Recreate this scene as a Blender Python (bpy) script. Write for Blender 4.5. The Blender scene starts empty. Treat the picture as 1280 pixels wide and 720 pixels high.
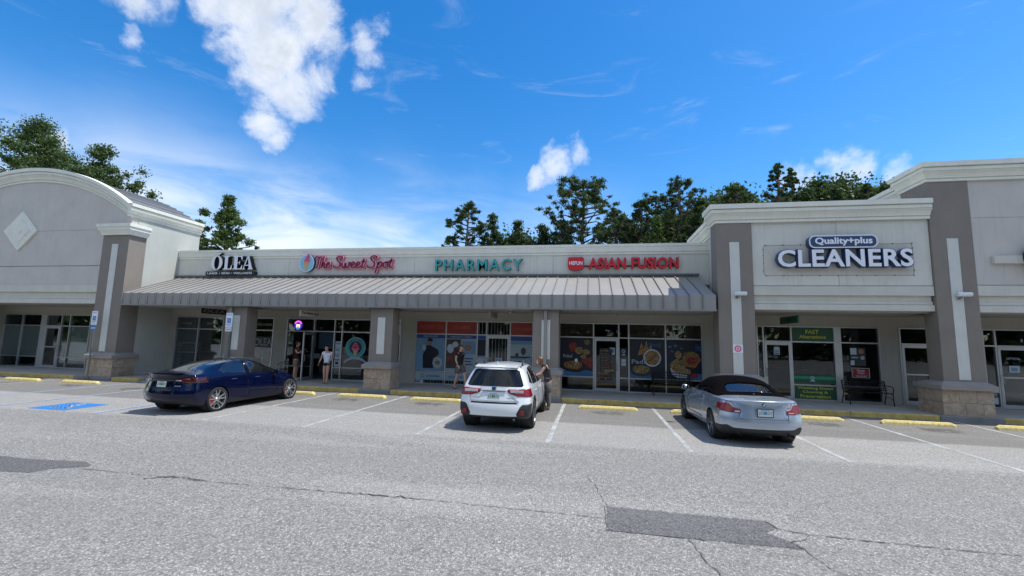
import bpy, bmesh, math, random
import numpy as np
from mathutils import Vector, Matrix, Euler
random.seed(7)
R = math.radians
S = bpy.context.scene
COL = S.collection

# ---------------------------------------------------------------- camera
cam_d = bpy.data.cameras.new('camera')
cam = bpy.data.objects.new('camera', cam_d)
COL.objects.link(cam)
cam_d.sensor_width = 36.0
cam_d.lens = 36.0 * 552.0 / 1280.0
cam_d.clip_start = 0.05
cam_d.clip_end = 3000.0
_p, _r, _y = R(6.63), R(1.32), R(-10.39)
_f = Vector((math.sin(_y) * math.cos(_p), math.cos(_y) * math.cos(_p), math.sin(_p)))
_rt = Vector((math.cos(_y), -math.sin(_y), 0))
_up = _rt.cross(_f)
_R = _rt * math.cos(_r) + _up * math.sin(_r)
_U = _up * math.cos(_r) - _rt * math.sin(_r)
_m = Matrix((_R, _U, -_f)).transposed().to_4x4()
_m.translation = Vector((0, 0, 2.2))
cam.matrix_world = _m
S.camera = cam

# ---------------------------------------------------------------- light
SUN_DIR = Vector((0.45, 0.07, 1.0)).normalized()
sun_d = bpy.data.lights.new('sun', 'SUN')
sun_d.energy = 3.9
sun_d.angle = R(0.53)
sun_d.color = (1.0, 0.965, 0.90)
sun = bpy.data.objects.new('sun', sun_d)
COL.objects.link(sun)
sun.location = (30, 5, 60)
sun.rotation_euler = SUN_DIR.to_track_quat('Z', 'Y').to_euler()

S.view_settings.view_transform = 'Standard'
S.view_settings.look = 'None'
S.view_settings.gamma = 1.0
S.view_settings.exposure = 0.36

w = bpy.data.worlds.new('World')
S.world = w
w.use_nodes = True
nt = w.node_tree
nt.nodes.clear()
def NN(t, kind, **kw):
    n = t.nodes.new(kind)
    for k, v in kw.items():
        setattr(n, k, v)
    return n
def vmath(t, op, a, b=None):
    n = NN(t, 'ShaderNodeVectorMath', operation=op)
    for i, v in enumerate((a, b)):
        if v is None: continue
        if hasattr(v, 'links'): t.links.new(v, n.inputs[i])
        else: n.inputs[i].default_value = v
    return n.outputs['Value'] if op in ('DOT_PRODUCT', 'LENGTH', 'DISTANCE') else n.outputs['Vector']
def fmath(t, op, a, b=None, c=None, clamp=False):
    n = NN(t, 'ShaderNodeMath', operation=op, use_clamp=clamp)
    for i, v in enumerate((a, b, c)):
        if v is None: continue
        if hasattr(v, 'links'): t.links.new(v, n.inputs[i])
        else: n.inputs[i].default_value = v
    return n.outputs[0]
def remap(t, v, a, b, c=0.0, d=1.0, smooth=False):
    n = NN(t, 'ShaderNodeMapRange')
    if smooth: n.interpolation_type = 'SMOOTHSTEP'
    t.links.new(v, n.inputs['Value'])
    for k, x in zip(('From Min', 'From Max', 'To Min', 'To Max'), (a, b, c, d)):
        n.inputs[k].default_value = x
    return n.outputs['Result']
def mixc(t, f, a, b, blend='MIX'):
    n = NN(t, 'ShaderNodeMix', data_type='RGBA', blend_type=blend)
    for i, v in ((0, f), (6, a), (7, b)):
        if hasattr(v, 'links'): t.links.new(v, n.inputs[i])
        else: n.inputs[i].default_value = v if i == 0 else (*v[:3], 1.0)
    return n.outputs[2]
def noise(t, vec, scale, detail=4.0, rough=0.55, dist=0.0, col=False):
    n = NN(t, 'ShaderNodeTexNoise')
    n.inputs['Scale'].default_value = scale
    n.inputs['Detail'].default_value = detail
    n.inputs['Roughness'].default_value = rough
    n.inputs['Distortion'].default_value = dist
    if vec is not None: t.links.new(vec, n.inputs['Vector'])
    return n.outputs['Color' if col else 'Fac']

sky = NN(nt, 'ShaderNodeTexSky', sky_type='NISHITA')
sky.sun_disc = False
sky.sun_elevation = math.asin(SUN_DIR.z)
sky.sun_rotation = math.atan2(SUN_DIR.x, SUN_DIR.y)
sky.air_density = 1.0
sky.dust_density = 0.4
sky.ozone_density = 2.2
hs = NN(nt, 'ShaderNodeHueSaturation')
hs.inputs['Hue'].default_value = 0.502
hs.inputs['Saturation'].default_value = 1.42
hs.inputs['Value'].default_value = 1.3
nt.links.new(sky.outputs[0], hs.inputs['Color'])
tc = NN(nt, 'ShaderNodeTexCoord')
dirv = vmath(nt, 'NORMALIZE', tc.outputs['Generated'])
# puffy clouds: (direction, angular radius, density)
blobs = [((-.69, .51, .52), .075, 1), ((-.74, .48, .50), .06, .8), ((-.72, .53, .44), .035, .55), ((-.57, .59, .57), .10, 1.0), ((-.53, .61, .60), .11, 1.0),
         ((-.57, .65, .51), .105, 1.15), ((-.51, .66, .56), .10, 1.1), ((-.55, .69, .465), .09, 1.1), ((-.60, .68, .42), .075, 1.0),
         ((-.51, .70, .50), .075, .95), ((-.585, .71, .385), .05, .8), ((-.41, .71, .56), .065, .9), ((-.44, .735, .51), .045, .7),
         ((-.39, .71, .59), .05, .7), ((-.07, .92, .385), .070, .95), ((-.03, .91, .41), .055, .8), ((-.12, .92, .36), .045, .75),
         ((.38, .87, .30), .06, .9), ((.43, .85, .30), .06, .9), ((.41, .855, .325), .045, .95), ((.45, .84, .31), .055, 1.0), ((.50, .81, .30), .055, .9),
         ((-.83, .48, .27), .05, .9), ((-.87, .46, .22), .06, .9), ((-.64, .75, .18), .04, .9), ((-.9, .4, .15), .09, .9),
         ((.75, .60, .28), .12, .9), ((-.9, -.3, .35), .16, 1), ((.3, -.85, .4), .2, 1), ((.8, -.3, .5), .17, 1), ((-.2, -.8, .6), .16, 1), ((-.3, -.9, .2), .13, 1)]
warp = vmath(nt, 'MULTIPLY', vmath(nt, 'SUBTRACT', noise(nt, dirv, 5.0, 6.0, 0.6, 0.0, True), (0.5, 0.5, 0.5)), (0.16, 0.16, 0.16))
wdir = vmath(nt, 'ADD', dirv, warp)
dens = None
for d, r, k in blobs:
    dv = Vector(d).normalized()
    dist = vmath(nt, 'DISTANCE', wdir, tuple(dv))
    v = remap(nt, dist, 0.0, r * 1.10, k, 0.0, True)
    dens = v if dens is None else fmath(nt, 'MAXIMUM', dens, v)
n1 = noise(nt, dirv, 6.0, 10.0, 0.66, 0.35)
n2 = noise(nt, dirv, 22.0, 5.0, 0.6)
nn = fmath(nt, 'ADD', fmath(nt, 'MULTIPLY', fmath(nt, 'SUBTRACT', n1, 0.485), 3.6), fmath(nt, 'MULTIPLY', fmath(nt, 'SUBTRACT', n2, 0.5), 0.7))
dd = fmath(nt, 'ADD', dens, fmath(nt, 'MULTIPLY', nn, remap(nt, dens, 0.0, 0.25, 0.0, 0.75)))
cl = fmath(nt, 'MULTIPLY', remap(nt, dd, 0.22, 1.30, 0.0, 1.0, True), 0.98)
# thin high veil, mostly low over the roofs on the left
mp = NN(nt, 'ShaderNodeMapping')
mp.inputs['Scale'].default_value = (1.3, 1.3, 6.0)
mp.inputs['Rotation'].default_value = (0, R(14), 0)
nt.links.new(dirv, mp.inputs['Vector'])
vn = noise(nt, mp.outputs[0], 1.7, 7.0, 0.6, 0.5)
sep = NN(nt, 'ShaderNodeSeparateXYZ')
nt.links.new(dirv, sep.inputs[0])
low = remap(nt, sep.outputs['Z'], 0.12, 0.45, 1.0, 0.0, True)
lft = remap(nt, sep.outputs['X'], -0.75, 0.35, 1.0, 0.18, True)
veil = fmath(nt, 'MULTIPLY', fmath(nt, 'MULTIPLY', remap(nt, vn, 0.36, 0.72, 0.05, 1.0, True), low), fmath(nt, 'MULTIPLY', lft, 0.16))
haze = None
for d, r, k in (((-.74, .63, .20), .34, .75), ((-.60, .76, .16), .30, .8), ((-.42, .88, .18), .30, .6), ((-.30, .93, .24), .22, .35), ((-.85, .48, .18), .3, .5), ((-.08, .98, .2), .3, .3)):
    v = remap(nt, vmath(nt, 'DISTANCE', wdir, tuple(Vector(d).normalized())), 0.0, r, k, 0.0, True)
    haze = v if haze is None else fmath(nt, 'MAXIMUM', haze, v)
haze = fmath(nt, 'MULTIPLY', haze, remap(nt, sep.outputs['Z'], 0.22, 0.42, 1.0, 0.12, True))
veil = fmath(nt, 'MAXIMUM', veil, fmath(nt, 'MULTIPLY', haze, remap(nt, noise(nt, mp.outputs[0], 2.2, 7.0, 0.6, 0.8), 0.30, 0.62, 0.25, 1.0, True)))
wisp = fmath(nt, 'MULTIPLY', remap(nt, noise(nt, mp.outputs[0], 3.1, 8.0, 0.65, 1.2), 0.55, 0.85, 0.0, 0.35, True), remap(nt, sep.outputs['Z'], 0.2, 0.75, 1.0, 0.2))
back = fmath(nt, 'MULTIPLY', remap(nt, noise(nt, dirv, 2.3, 9.0, 0.6, 0.3), 0.44, 0.62, 0.0, 0.92, True), remap(nt, sep.outputs['Y'], 0.12, -0.18, 0.0, 1.0, True))  # denser unseen cloud behind the camera, added to whiten the fill on the facades
cl = fmath(nt, 'MAXIMUM', cl, back)
alpha = fmath(nt, 'MAXIMUM', cl, fmath(nt, 'MAXIMUM', veil, wisp), clamp=True)
shade = remap(nt, fmath(nt, 'ADD', dd, fmath(nt, 'MULTIPLY', fmath(nt, 'SUBTRACT', n2, 0.5), 1.2)), 0.55, 1.55, 0.0, 1.0, True)
ccol = mixc(nt, shade, (6.9, 7.1, 7.3), (4.3, 4.7, 5.4))
mixed = mixc(nt, alpha, hs.outputs[0], ccol)
bg = NN(nt, 'ShaderNodeBackground')
bg.inputs['Strength'].default_value = 0.125
nt.links.new(mixed, bg.inputs['Color'])
wo = NN(nt, 'ShaderNodeOutputWorld')
nt.links.new(bg.outputs[0], wo.inputs['Surface'])
w.cycles.sampling_method = 'MANUAL'
w.cycles.sample_map_resolution = 512

# ---------------------------------------------------------------- materials
M = {}
def mat(name, col, rough=0.6, metal=0.0, var=0.12, vscale=3.0, bump=0.0, bscale=60.0, coat=0.0, spec=0.5, streak=0.0, emit=None, obj=False, col2=None, rnd=0.0):
    m = bpy.data.materials.new(name)
    m.use_nodes = True
    t = m.node_tree
    b = t.nodes['Principled BSDF']
    tc = NN(t, 'ShaderNodeTexCoord')
    geo = NN(t, 'ShaderNodeNewGeometry')
    vec = tc.outputs['Object'] if obj else geo.outputs['Position']
    n = noise(t, vec, vscale, 6.0, 0.6)
    dark = tuple(c * (1 - var) for c in col)
    lite = tuple(min(1, c * (1 + var * .6)) for c in col) if col2 is None else col2
    c = mixc(t, remap(t, n, 0.3, 0.7), dark, lite)
    if streak:
        mp = NN(t, 'ShaderNodeMapping')
        mp.inputs['Scale'].default_value = (5.0, 5.0, 0.35)
        t.links.new(vec, mp.inputs['Vector'])
        s = noise(t, mp.outputs[0], 2.2, 6.0, 0.65)
        c = mixc(t, remap(t, s, 0.52, 0.8, 0.0, streak), c, tuple(x * 0.45 for x in col))
    if rnd:
        oi = NN(t, 'ShaderNodeObjectInfo')
        c = mixc(t, fmath(t, 'MULTIPLY', oi.outputs['Random'], rnd * 2), c, tuple(x * 0.5 for x in col))
    t.links.new(c, b.inputs['Base Color'])
    b.inputs['Roughness'].default_value = rough
    b.inputs['Metallic'].default_value = metal
    b.inputs['Coat Weight'].default_value = coat
    b.inputs['Coat Roughness'].default_value = 0.04
    b.inputs['Specular IOR Level'].default_value = spec
    if bump:
        bn = NN(t, 'ShaderNodeBump')
        bn.inputs['Strength'].default_value = bump
        bn.inputs['Distance'].default_value = 0.01
        t.links.new(noise(t, vec, bscale, 4.0, 0.7), bn.inputs['Height'])
        t.links.new(bn.outputs[0], b.inputs['Normal'])
    if emit:
        b.inputs['Emission Color'].default_value = (*emit[:3], 1)
        b.inputs['Emission Strength'].default_value = emit[3]
    M[name] = m
    return m
def glass(name, tint, fac0=0.06, dark=0.0):
    m = bpy.data.materials.new(name)
    m.use_nodes = True
    t = m.node_tree
    t.nodes.clear()
    o = NN(t, 'ShaderNodeOutputMaterial')
    tr = NN(t, 'ShaderNodeBsdfTransparent'); tr.inputs['Color'].default_value = (*tint, 1)
    gl = NN(t, 'ShaderNodeBsdfGlossy'); gl.inputs['Roughness'].default_value = 0.015; gl.inputs['Color'].default_value = (0.9, 0.95, 1, 1)
    df = NN(t, 'ShaderNodeBsdfDiffuse'); df.inputs['Color'].default_value = (0.012, 0.014, 0.016, 1)
    geo = NN(t, 'ShaderNodeNewGeometry')
    bn = NN(t, 'ShaderNodeBump'); bn.inputs['Strength'].default_value = 0.05; bn.inputs['Distance'].default_value = 0.02
    t.links.new(noise(t, geo.outputs['Position'], 1.3, 2.0), bn.inputs['Height'])
    t.links.new(bn.outputs[0], gl.inputs['Normal'])
    fr = NN(t, 'ShaderNodeFresnel'); fr.inputs['IOR'].default_value = 1.5
    f = fmath(t, 'ADD', fmath(t, 'MULTIPLY', fr.outputs[0], 0.85), fac0, clamp=True)
    m0 = NN(t, 'ShaderNodeMixShader'); m0.inputs[0].default_value = dark
    t.links.new(tr.outputs[0], m0.inputs[1]); t.links.new(df.outputs[0], m0.inputs[2])
    m1 = NN(t, 'ShaderNodeMixShader')
    t.links.new(f, m1.inputs[0]); t.links.new(m0.outputs[0], m1.inputs[1]); t.links.new(gl.outputs[0], m1.inputs[2])
    t.links.new(m1.outputs[0], o.inputs['Surface'])
    M[name] = m
    return m

mat('stucco_light', (0.70, 0.685, 0.60), 0.9, var=0.08, vscale=1.2, bump=0.35, bscale=90, streak=0.3)
mat('stucco_white', (0.50, 0.51, 0.46), 0.9, var=0.08, vscale=0.8, bump=0.3, bscale=90, streak=0.2)
mat('stucco_mid', (0.60, 0.565, 0.51), 0.9, var=0.07, vscale=1.2, bump=0.35, bscale=90, streak=0.25)
mat('stucco_taupe', (0.255, 0.224, 0.190), 0.9, var=0.08, vscale=1.5, bump=0.35, bscale=90, streak=0.2)
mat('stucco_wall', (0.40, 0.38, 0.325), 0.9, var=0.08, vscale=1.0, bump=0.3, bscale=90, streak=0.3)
mat('trim_cornice', (0.82, 0.815, 0.71), 0.8, var=0.07, vscale=2.0, streak=0.22)
mat('trim_band', (0.64, 0.62, 0.54), 0.8, var=0.08, vscale=2.0, streak=0.2)
mat('stripe_paint', (0.66, 0.67, 0.61), 0.8, var=0.06, streak=0.1)
mat('cap_stone', (0.31, 0.29, 0.26), 0.85, var=0.12, vscale=4, bump=0.3)
mat('metal_roof', (0.345, 0.33, 0.305), 0.45, metal=0.1, rnd=0.10, var=0.08, vscale=1.5, streak=0.25)
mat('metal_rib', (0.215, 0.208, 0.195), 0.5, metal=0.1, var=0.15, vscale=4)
mat('metal_roof_dark', (0.16, 0.16, 0.155), 0.5, metal=0.2, var=0.1)
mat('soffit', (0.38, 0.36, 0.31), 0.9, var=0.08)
mat('frame_alu', (0.52, 0.53, 0.53), 0.38, metal=0.6, var=0.08, vscale=5)
mat('concrete', (0.38, 0.37, 0.34), 0.92, var=0.14, vscale=1.6, bump=0.4, bscale=70)
mat('concrete_dark', (0.235, 0.235, 0.23), 0.92, var=0.2, vscale=2.2, bump=0.4, bscale=70)
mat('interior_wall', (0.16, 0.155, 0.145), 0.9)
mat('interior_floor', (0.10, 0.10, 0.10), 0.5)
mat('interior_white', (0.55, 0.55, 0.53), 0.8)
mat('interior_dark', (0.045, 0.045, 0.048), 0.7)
mat('ceiling_tile', (0.35, 0.35, 0.34), 0.9)
mat('blind_cream', (0.74, 0.78, 0.68), 0.8, var=0.05)
mat('black_metal', (0.018, 0.018, 0.02), 0.4, metal=0.3, var=0.2)
mat('black_plastic', (0.02, 0.02, 0.022), 0.55, var=0.2, obj=True)
mat('grey_metal', (0.32, 0.33, 0.33), 0.45, metal=0.7, var=0.15, vscale=8)
mat('white_paint', (0.78, 0.80, 0.80), 0.6, var=0.05)
mat('sign_black', (0.012, 0.012, 0.014), 0.35, var=0.1)
mat('sign_white', (0.85, 0.88, 0.92), 0.4, var=0.03)
mat('sign_teal', (0.05, 0.36, 0.36), 0.4, var=0.05)
mat('sign_teal_side', (0.03, 0.13, 0.14), 0.5, var=0.05)
mat('sign_red', (0.62, 0.02, 0.035), 0.35, var=0.05)
mat('sign_red_side', (0.16, 0.012, 0.015), 0.5, var=0.05)
mat('sign_maroon', (0.22, 0.02, 0.045), 0.4, var=0.05)
mat('sign_pink', (0.80, 0.12, 0.25), 0.4, var=0.05)
mat('sign_navy', (0.03, 0.06, 0.16), 0.4, var=0.05)
mat('sign_blue', (0.06, 0.22, 0.50), 0.4, var=0.05)
mat('sign_sky', (0.25, 0.58, 0.75), 0.4, var=0.05)
mat('sign_tan', (0.62, 0.42, 0.20), 0.5, var=0.1)
mat('poster_red', (0.30, 0.03, 0.02), 0.45, var=0.12)
mat('poster_red_text', (0.45, 0.10, 0.07), 0.45, var=0.12)
mat('poster_blue', (0.02, 0.06, 0.26), 0.45, var=0.1)
mat('poster_sky', (0.150, 0.285, 0.420), 0.45, var=0.15, vscale=1.0)
mat('poster_pale', (0.336, 0.420, 0.448), 0.45, var=0.12, vscale=2.0)
mat('poster_navy', (0.006, 0.009, 0.022), 0.4, var=0.2)
mat('poster_wave', (0.040, 0.152, 0.336), 0.4, var=0.3, vscale=3.0)
mat('poster_green', (0.015, 0.085, 0.045), 0.45, var=0.1)
mat('poster_green_glow', (0.02, 0.30, 0.14), 0.45, var=0.2)
mat('poster_yellow', (0.60, 0.60, 0.05), 0.5, var=0.1)
mat('poster_skin', (0.315, 0.165, 0.105), 0.6, var=0.15, vscale=8)
mat('food_orange', (0.434, 0.140, 0.028), 0.5, var=0.5, vscale=14, col2=(0.50, 0.34, 0.12))
mat('food_gold', (0.420, 0.266, 0.084), 0.5, var=0.5, vscale=14, col2=(0.55, 0.45, 0.24))
mat('food_green', (0.090, 0.188, 0.030), 0.5, var=0.5, vscale=16, col2=(0.42, 0.38, 0.14))
mat('food_red', (0.350, 0.021, 0.021), 0.5, var=0.4, vscale=10)
mat('paper_white', (0.496, 0.560, 0.624), 0.6, var=0.1, vscale=6)
mat('line_white', (0.56, 0.585, 0.585), 0.85, var=0.45, vscale=26.0, bump=0.4, bscale=120)
mat('line_blue', (0.05, 0.20, 0.42), 0.8, var=0.3, vscale=7.0, bump=0.4, bscale=120)
mat('curb_yellow', (0.58, 0.43, 0.13), 0.8, var=0.35, vscale=5.0, bump=0.4, bscale=60, streak=0.2)
mat('stop_yellow', (0.80, 0.64, 0.25), 0.8, var=0.3, vscale=14.0, bump=0.4, bscale=60)
mat('bark', (0.11, 0.085, 0.065), 0.95, var=0.4, vscale=4, bump=0.5, bscale=20)
mat('bark_pine', (0.14, 0.105, 0.085), 0.95, var=0.4, vscale=4, bump=0.5, bscale=20)
mat('grass', (0.06, 0.09, 0.03), 0.95, var=0.4)
mat('crack', (0.09, 0.087, 0.08), 0.95, var=0.2)
mat('skin_light', (0.58, 0.33, 0.23), 0.55, var=0.08)
mat('hair_dark', (0.02, 0.015, 0.012), 0.6, var=0.3, vscale=40)
mat('hair_brown', (0.14, 0.075, 0.035), 0.6, var=0.4, vscale=40)
mat('hair_grey', (0.30, 0.26, 0.22), 0.6, var=0.4, vscale=40)
mat('cloth_white', (0.74, 0.78, 0.88), 0.85, var=0.08, vscale=9)
mat('cloth_black', (0.018, 0.018, 0.02), 0.85, var=0.2, vscale=9)
mat('cloth_maroon', (0.05, 0.012, 0.016), 0.85, var=0.2, vscale=9)
mat('cloth_grey', (0.13, 0.125, 0.125), 0.85, var=0.15, vscale=9)
mat('cloth_tan', (0.24, 0.18, 0.11), 0.85, var=0.15, vscale=9)
mat('cloth_pale', (0.45, 0.42, 0.42), 0.85, var=0.15, vscale=9)
mat('shoe_black', (0.03, 0.03, 0.035), 0.6)
mat('shoe_white', (0.6, 0.6, 0.6), 0.6)
# cars
mat('paint_white', (0.74, 0.77, 0.77), 0.28, var=0.02, coat=1.0, obj=True)
mat('paint_silver_blue', (0.40, 0.465, 0.54), 0.26, metal=0.55, var=0.02, coat=1.0, obj=True)
mat('paint_deep_blue', (0.001, 0.0035, 0.024), 0.15, metal=0.0, var=0.03, coat=0.55, spec=0.15, obj=True)
mat('rubber', (0.018, 0.018, 0.019), 0.85, var=0.2, obj=True)
mat('rim_silver', (0.62, 0.64, 0.66), 0.25, metal=0.9, var=0.03, obj=True)
mat('rim_dark', (0.22, 0.23, 0.25), 0.3, metal=0.85, var=0.05, obj=True)
mat('soft_top', (0.0035, 0.003, 0.0035), 0.98, spec=0.04, var=0.15, obj=True, bump=0.3, bscale=400)
mat('lamp_red', (0.22, 0.003, 0.004), 0.2, var=0.05, coat=0.4, obj=True)
mat('lamp_dark_red', (0.055, 0.004, 0.005), 0.12, var=0.05, coat=1.0, obj=True)
mat('lamp_clear', (0.62, 0.58, 0.58), 0.15, var=0.05, coat=1.0, obj=True)
mat('chrome', (0.75, 0.77, 0.8), 0.12, metal=1.0, var=0.02, obj=True)
mat('plate_white', (0.70, 0.76, 0.72), 0.5, var=0.05, obj=True)
mat('plate_green', (0.12, 0.30, 0.20), 0.5, var=0.3, vscale=20, obj=True)
mat('plate_blue', (0.12, 0.30, 0.42), 0.5, var=0.3, vscale=20, obj=True)
mat('caliper_red', (0.45, 0.02, 0.02), 0.4, obj=True)
mat('seat_pale', (0.20, 0.21, 0.20), 0.6, obj=True)
mat('neon_pink', (0.8, 0.1, 0.5), 0.5, emit=(1.0, 0.12, 0.62, 1.1))
mat('neon_blue', (0.1, 0.05, 0.6), 0.5, emit=(0.05, 0.02, 0.55, 0.55))
mat('neon_cyan', (0.1, 0.5, 0.8), 0.5, emit=(0.05, 0.45, 0.9, 0.8))
mat('neon_cream', (0.9, 0.8, 0.4), 0.5, emit=(1.0, 0.85, 0.45, 1.0))
glass('shop_glass', (0.88, 0.90, 0.89), 0.0, 0.0)
mat('barrel_metal', (0.22, 0.22, 0.22), 0.45, metal=0.3, var=0.1)
glass('car_glass', (0.32, 0.37, 0.36), 0.08, 0.25)
glass('car_glass_dark', (0.10, 0.11, 0.12), 0.0, 0.75)
mat('black_gloss', (0.004, 0.004, 0.005), 0.12, var=0.02, spec=0.3)
mat('teal_dim', (0.04, 0.25, 0.26), 0.5, var=0.1)

def stone_mat():
    m = bpy.data.materials.new('travertine'); m.use_nodes = True
    t = m.node_tree; b = t.nodes['Principled BSDF']
    geo = NN(t, 'ShaderNodeNewGeometry'); oi = NN(t, 'ShaderNodeObjectInfo')
    off = NN(t, 'ShaderNodeCombineXYZ')
    for i in range(3): t.links.new(fmath(t, 'MULTIPLY', oi.outputs['Random'], 37.0 + 11 * i), off.inputs[i])
    v = vmath(t, 'ADD', geo.outputs['Position'], off.outputs[0])
    a = noise(t, v, 5.0, 8.0, 0.7, 0.8); c2 = noise(t, v, 2.0, 3.0, 0.5)
    c = mixc(t, remap(t, a, 0.3, 0.72), (0.23, 0.16, 0.10), (0.61, 0.50, 0.37))
    c = mixc(t, remap(t, c2, 0.45, 0.75, 0, 0.45), c, (0.30, 0.17, 0.09))
    c = mixc(t, remap(t, oi.outputs['Random'], 0, 1, 0.0, 0.35), c, (0.42, 0.38, 0.32))
    t.links.new(c, b.inputs['Base Color']); b.inputs['Roughness'].default_value = 0.75
    bn = NN(t, 'ShaderNodeBump'); bn.inputs['Strength'].default_value = 0.5; bn.inputs['Distance'].default_value = 0.01
    t.links.new(a, bn.inputs['Height']); t.links.new(bn.outputs[0], b.inputs['Normal'])
    M['travertine'] = m
stone_mat()

def asphalt_mat(name, base, lo, hi, patch=False):
    m = bpy.data.materials.new(name); m.use_nodes = True
    t = m.node_tree; b = t.nodes['Principled BSDF']
    geo = NN(t, 'ShaderNodeNewGeometry'); p = geo.outputs['Position']
    sp = NN(t, 'ShaderNodeSeparateXYZ'); t.links.new(p, sp.inputs[0])
    vo = NN(t, 'ShaderNodeTexVoronoi'); vo.inputs['Scale'].default_value = 62.0
    t.links.new(p, vo.inputs['Vector'])
    vcol = NN(t, 'ShaderNodeSeparateColor'); t.links.new(vo.outputs['Color'], vcol.inputs[0])
    vo2 = NN(t, 'ShaderNodeTexVoronoi'); vo2.inputs['Scale'].default_value = 36.0
    t.links.new(p, vo2.inputs['Vector'])
    vc2 = NN(t, 'ShaderNodeSeparateColor'); t.links.new(vo2.outputs['Color'], vc2.inputs[0])
    g = mixc(t, remap(t, vcol.outputs[0], 0.0, 1.0), tuple(x * lo for x in base), tuple(x * hi for x in base))
    g = mixc(t, remap(t, vc2.outputs[1], 0.0, 1.0, 0.0, 0.45), g, tuple(x * (lo + .1) for x in base))
    # pits between the stones
    g = mixc(t, remap(t, vo.outputs['Distance'], 0.35, 0.75, 0.0, 0.6), g, tuple(x * 0.35 for x in base))
    sc_ = NN(t, 'ShaderNodeTexVoronoi'); sc_.inputs['Scale'].default_value = 75.0
    t.links.new(p, sc_.inputs['Vector'])
    s2 = NN(t, 'ShaderNodeSeparateColor'); t.links.new(sc_.outputs['Color'], s2.inputs[0])
    g = mixc(t, remap(t, s2.outputs[2], 0.9, 0.98, 0, 0.75), g, tuple(min(1, x * 2.1) for x in base))
    vd = NN(t, 'ShaderNodeTexVoronoi'); vd.inputs['Scale'].default_value = 38.0
    t.links.new(p, vd.inputs['Vector'])
    sd = NN(t, 'ShaderNodeSeparateColor'); t.links.new(vd.outputs['Color'], sd.inputs[0])
    g = mixc(t, remap(t, sd.outputs[0], 0.80, 0.93, 0, 0.75), g, (base[0] * .36, base[1] * .33, base[2] * .29))
    big = noise(t, p, 0.35, 5.0, 0.6)
    g = mixc(t, remap(t, big, 0.3, 0.7, 0.0, 0.20), g, tuple(x * 0.55 for x in base))
    med = noise(t, p, 2.6, 6.0, 0.7)
    g = mixc(t, remap(t, med, 0.5, 0.78, 0.0, 0.35), g, tuple(x * 0.55 for x in base))
    # driving lanes along the row: long faint bands of wear
    lm = NN(t, 'ShaderNodeMapping'); lm.inputs['Scale'].default_value = (0.10, 0.9, 1.0)
    t.links.new(p, lm.inputs['Vector'])
    lane = noise(t, lm.outputs[0], 1.0, 5.0, 0.6, 0.4)
    g = mixc(t, remap(t, lane, 0.42, 0.68, 0.0, 0.34), g, tuple(x * 0.62 for x in base))
    g = mixc(t, remap(t, lane, 0.30, 0.46, 0.22, 0.0), g, tuple(min(1, x * 1.35) for x in base))
    if not patch:
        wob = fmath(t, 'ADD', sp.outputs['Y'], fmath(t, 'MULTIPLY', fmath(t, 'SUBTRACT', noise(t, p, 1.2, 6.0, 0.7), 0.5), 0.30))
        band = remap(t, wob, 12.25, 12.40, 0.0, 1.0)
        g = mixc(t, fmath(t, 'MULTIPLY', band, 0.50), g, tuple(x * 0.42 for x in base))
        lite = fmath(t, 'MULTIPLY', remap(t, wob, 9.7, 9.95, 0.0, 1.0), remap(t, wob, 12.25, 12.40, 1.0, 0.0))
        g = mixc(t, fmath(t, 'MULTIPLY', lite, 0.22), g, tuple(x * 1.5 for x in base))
        # oil spots, one or two per parking bay
        ox = fmath(t, 'PINGPONG', fmath(t, 'ADD', sp.outputs['X'], 0.93 + 300 * 2.965), 1.4825)
        dx = fmath(t, 'SUBTRACT', ox, 1.30)
        dy = fmath(t, 'MULTIPLY', fmath(t, 'SUBTRACT', sp.outputs['Y'], 14.35), 0.9)
        rr = fmath(t, 'SQRT', fmath(t, 'ADD', fmath(t, 'MULTIPLY', dx, dx), fmath(t, 'MULTIPLY', dy, dy)))
        on = noise(t, p, 3.5, 6.0, 0.75, 0.6)
        oil = remap(t, fmath(t, 'ADD', rr, fmath(t, 'MULTIPLY', fmath(t, 'SUBTRACT', on, 0.5), 2.2)), 0.05, 0.42, 0.62, 0.0, True)
        g = mixc(t, oil, g, (0.035, 0.034, 0.034))
    t.links.new(g, b.inputs['Base Color'])
    b.inputs['Roughness'].default_value = 0.88
    b.inputs['Specular IOR Level'].default_value = 0.35
    bn = NN(t, 'ShaderNodeBump'); bn.inputs['Strength'].default_value = 0.75; bn.inputs['Distance'].default_value = 0.006
    bn.invert = True
    t.links.new(vo.outputs['Distance'], bn.inputs['Height'])
    t.links.new(bn.outputs[0], b.inputs['Normal'])
    M[name] = m
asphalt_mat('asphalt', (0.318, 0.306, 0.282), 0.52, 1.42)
asphalt_mat('asphalt_patch', (0.158, 0.153, 0.150), 0.6, 1.45, True)

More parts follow.
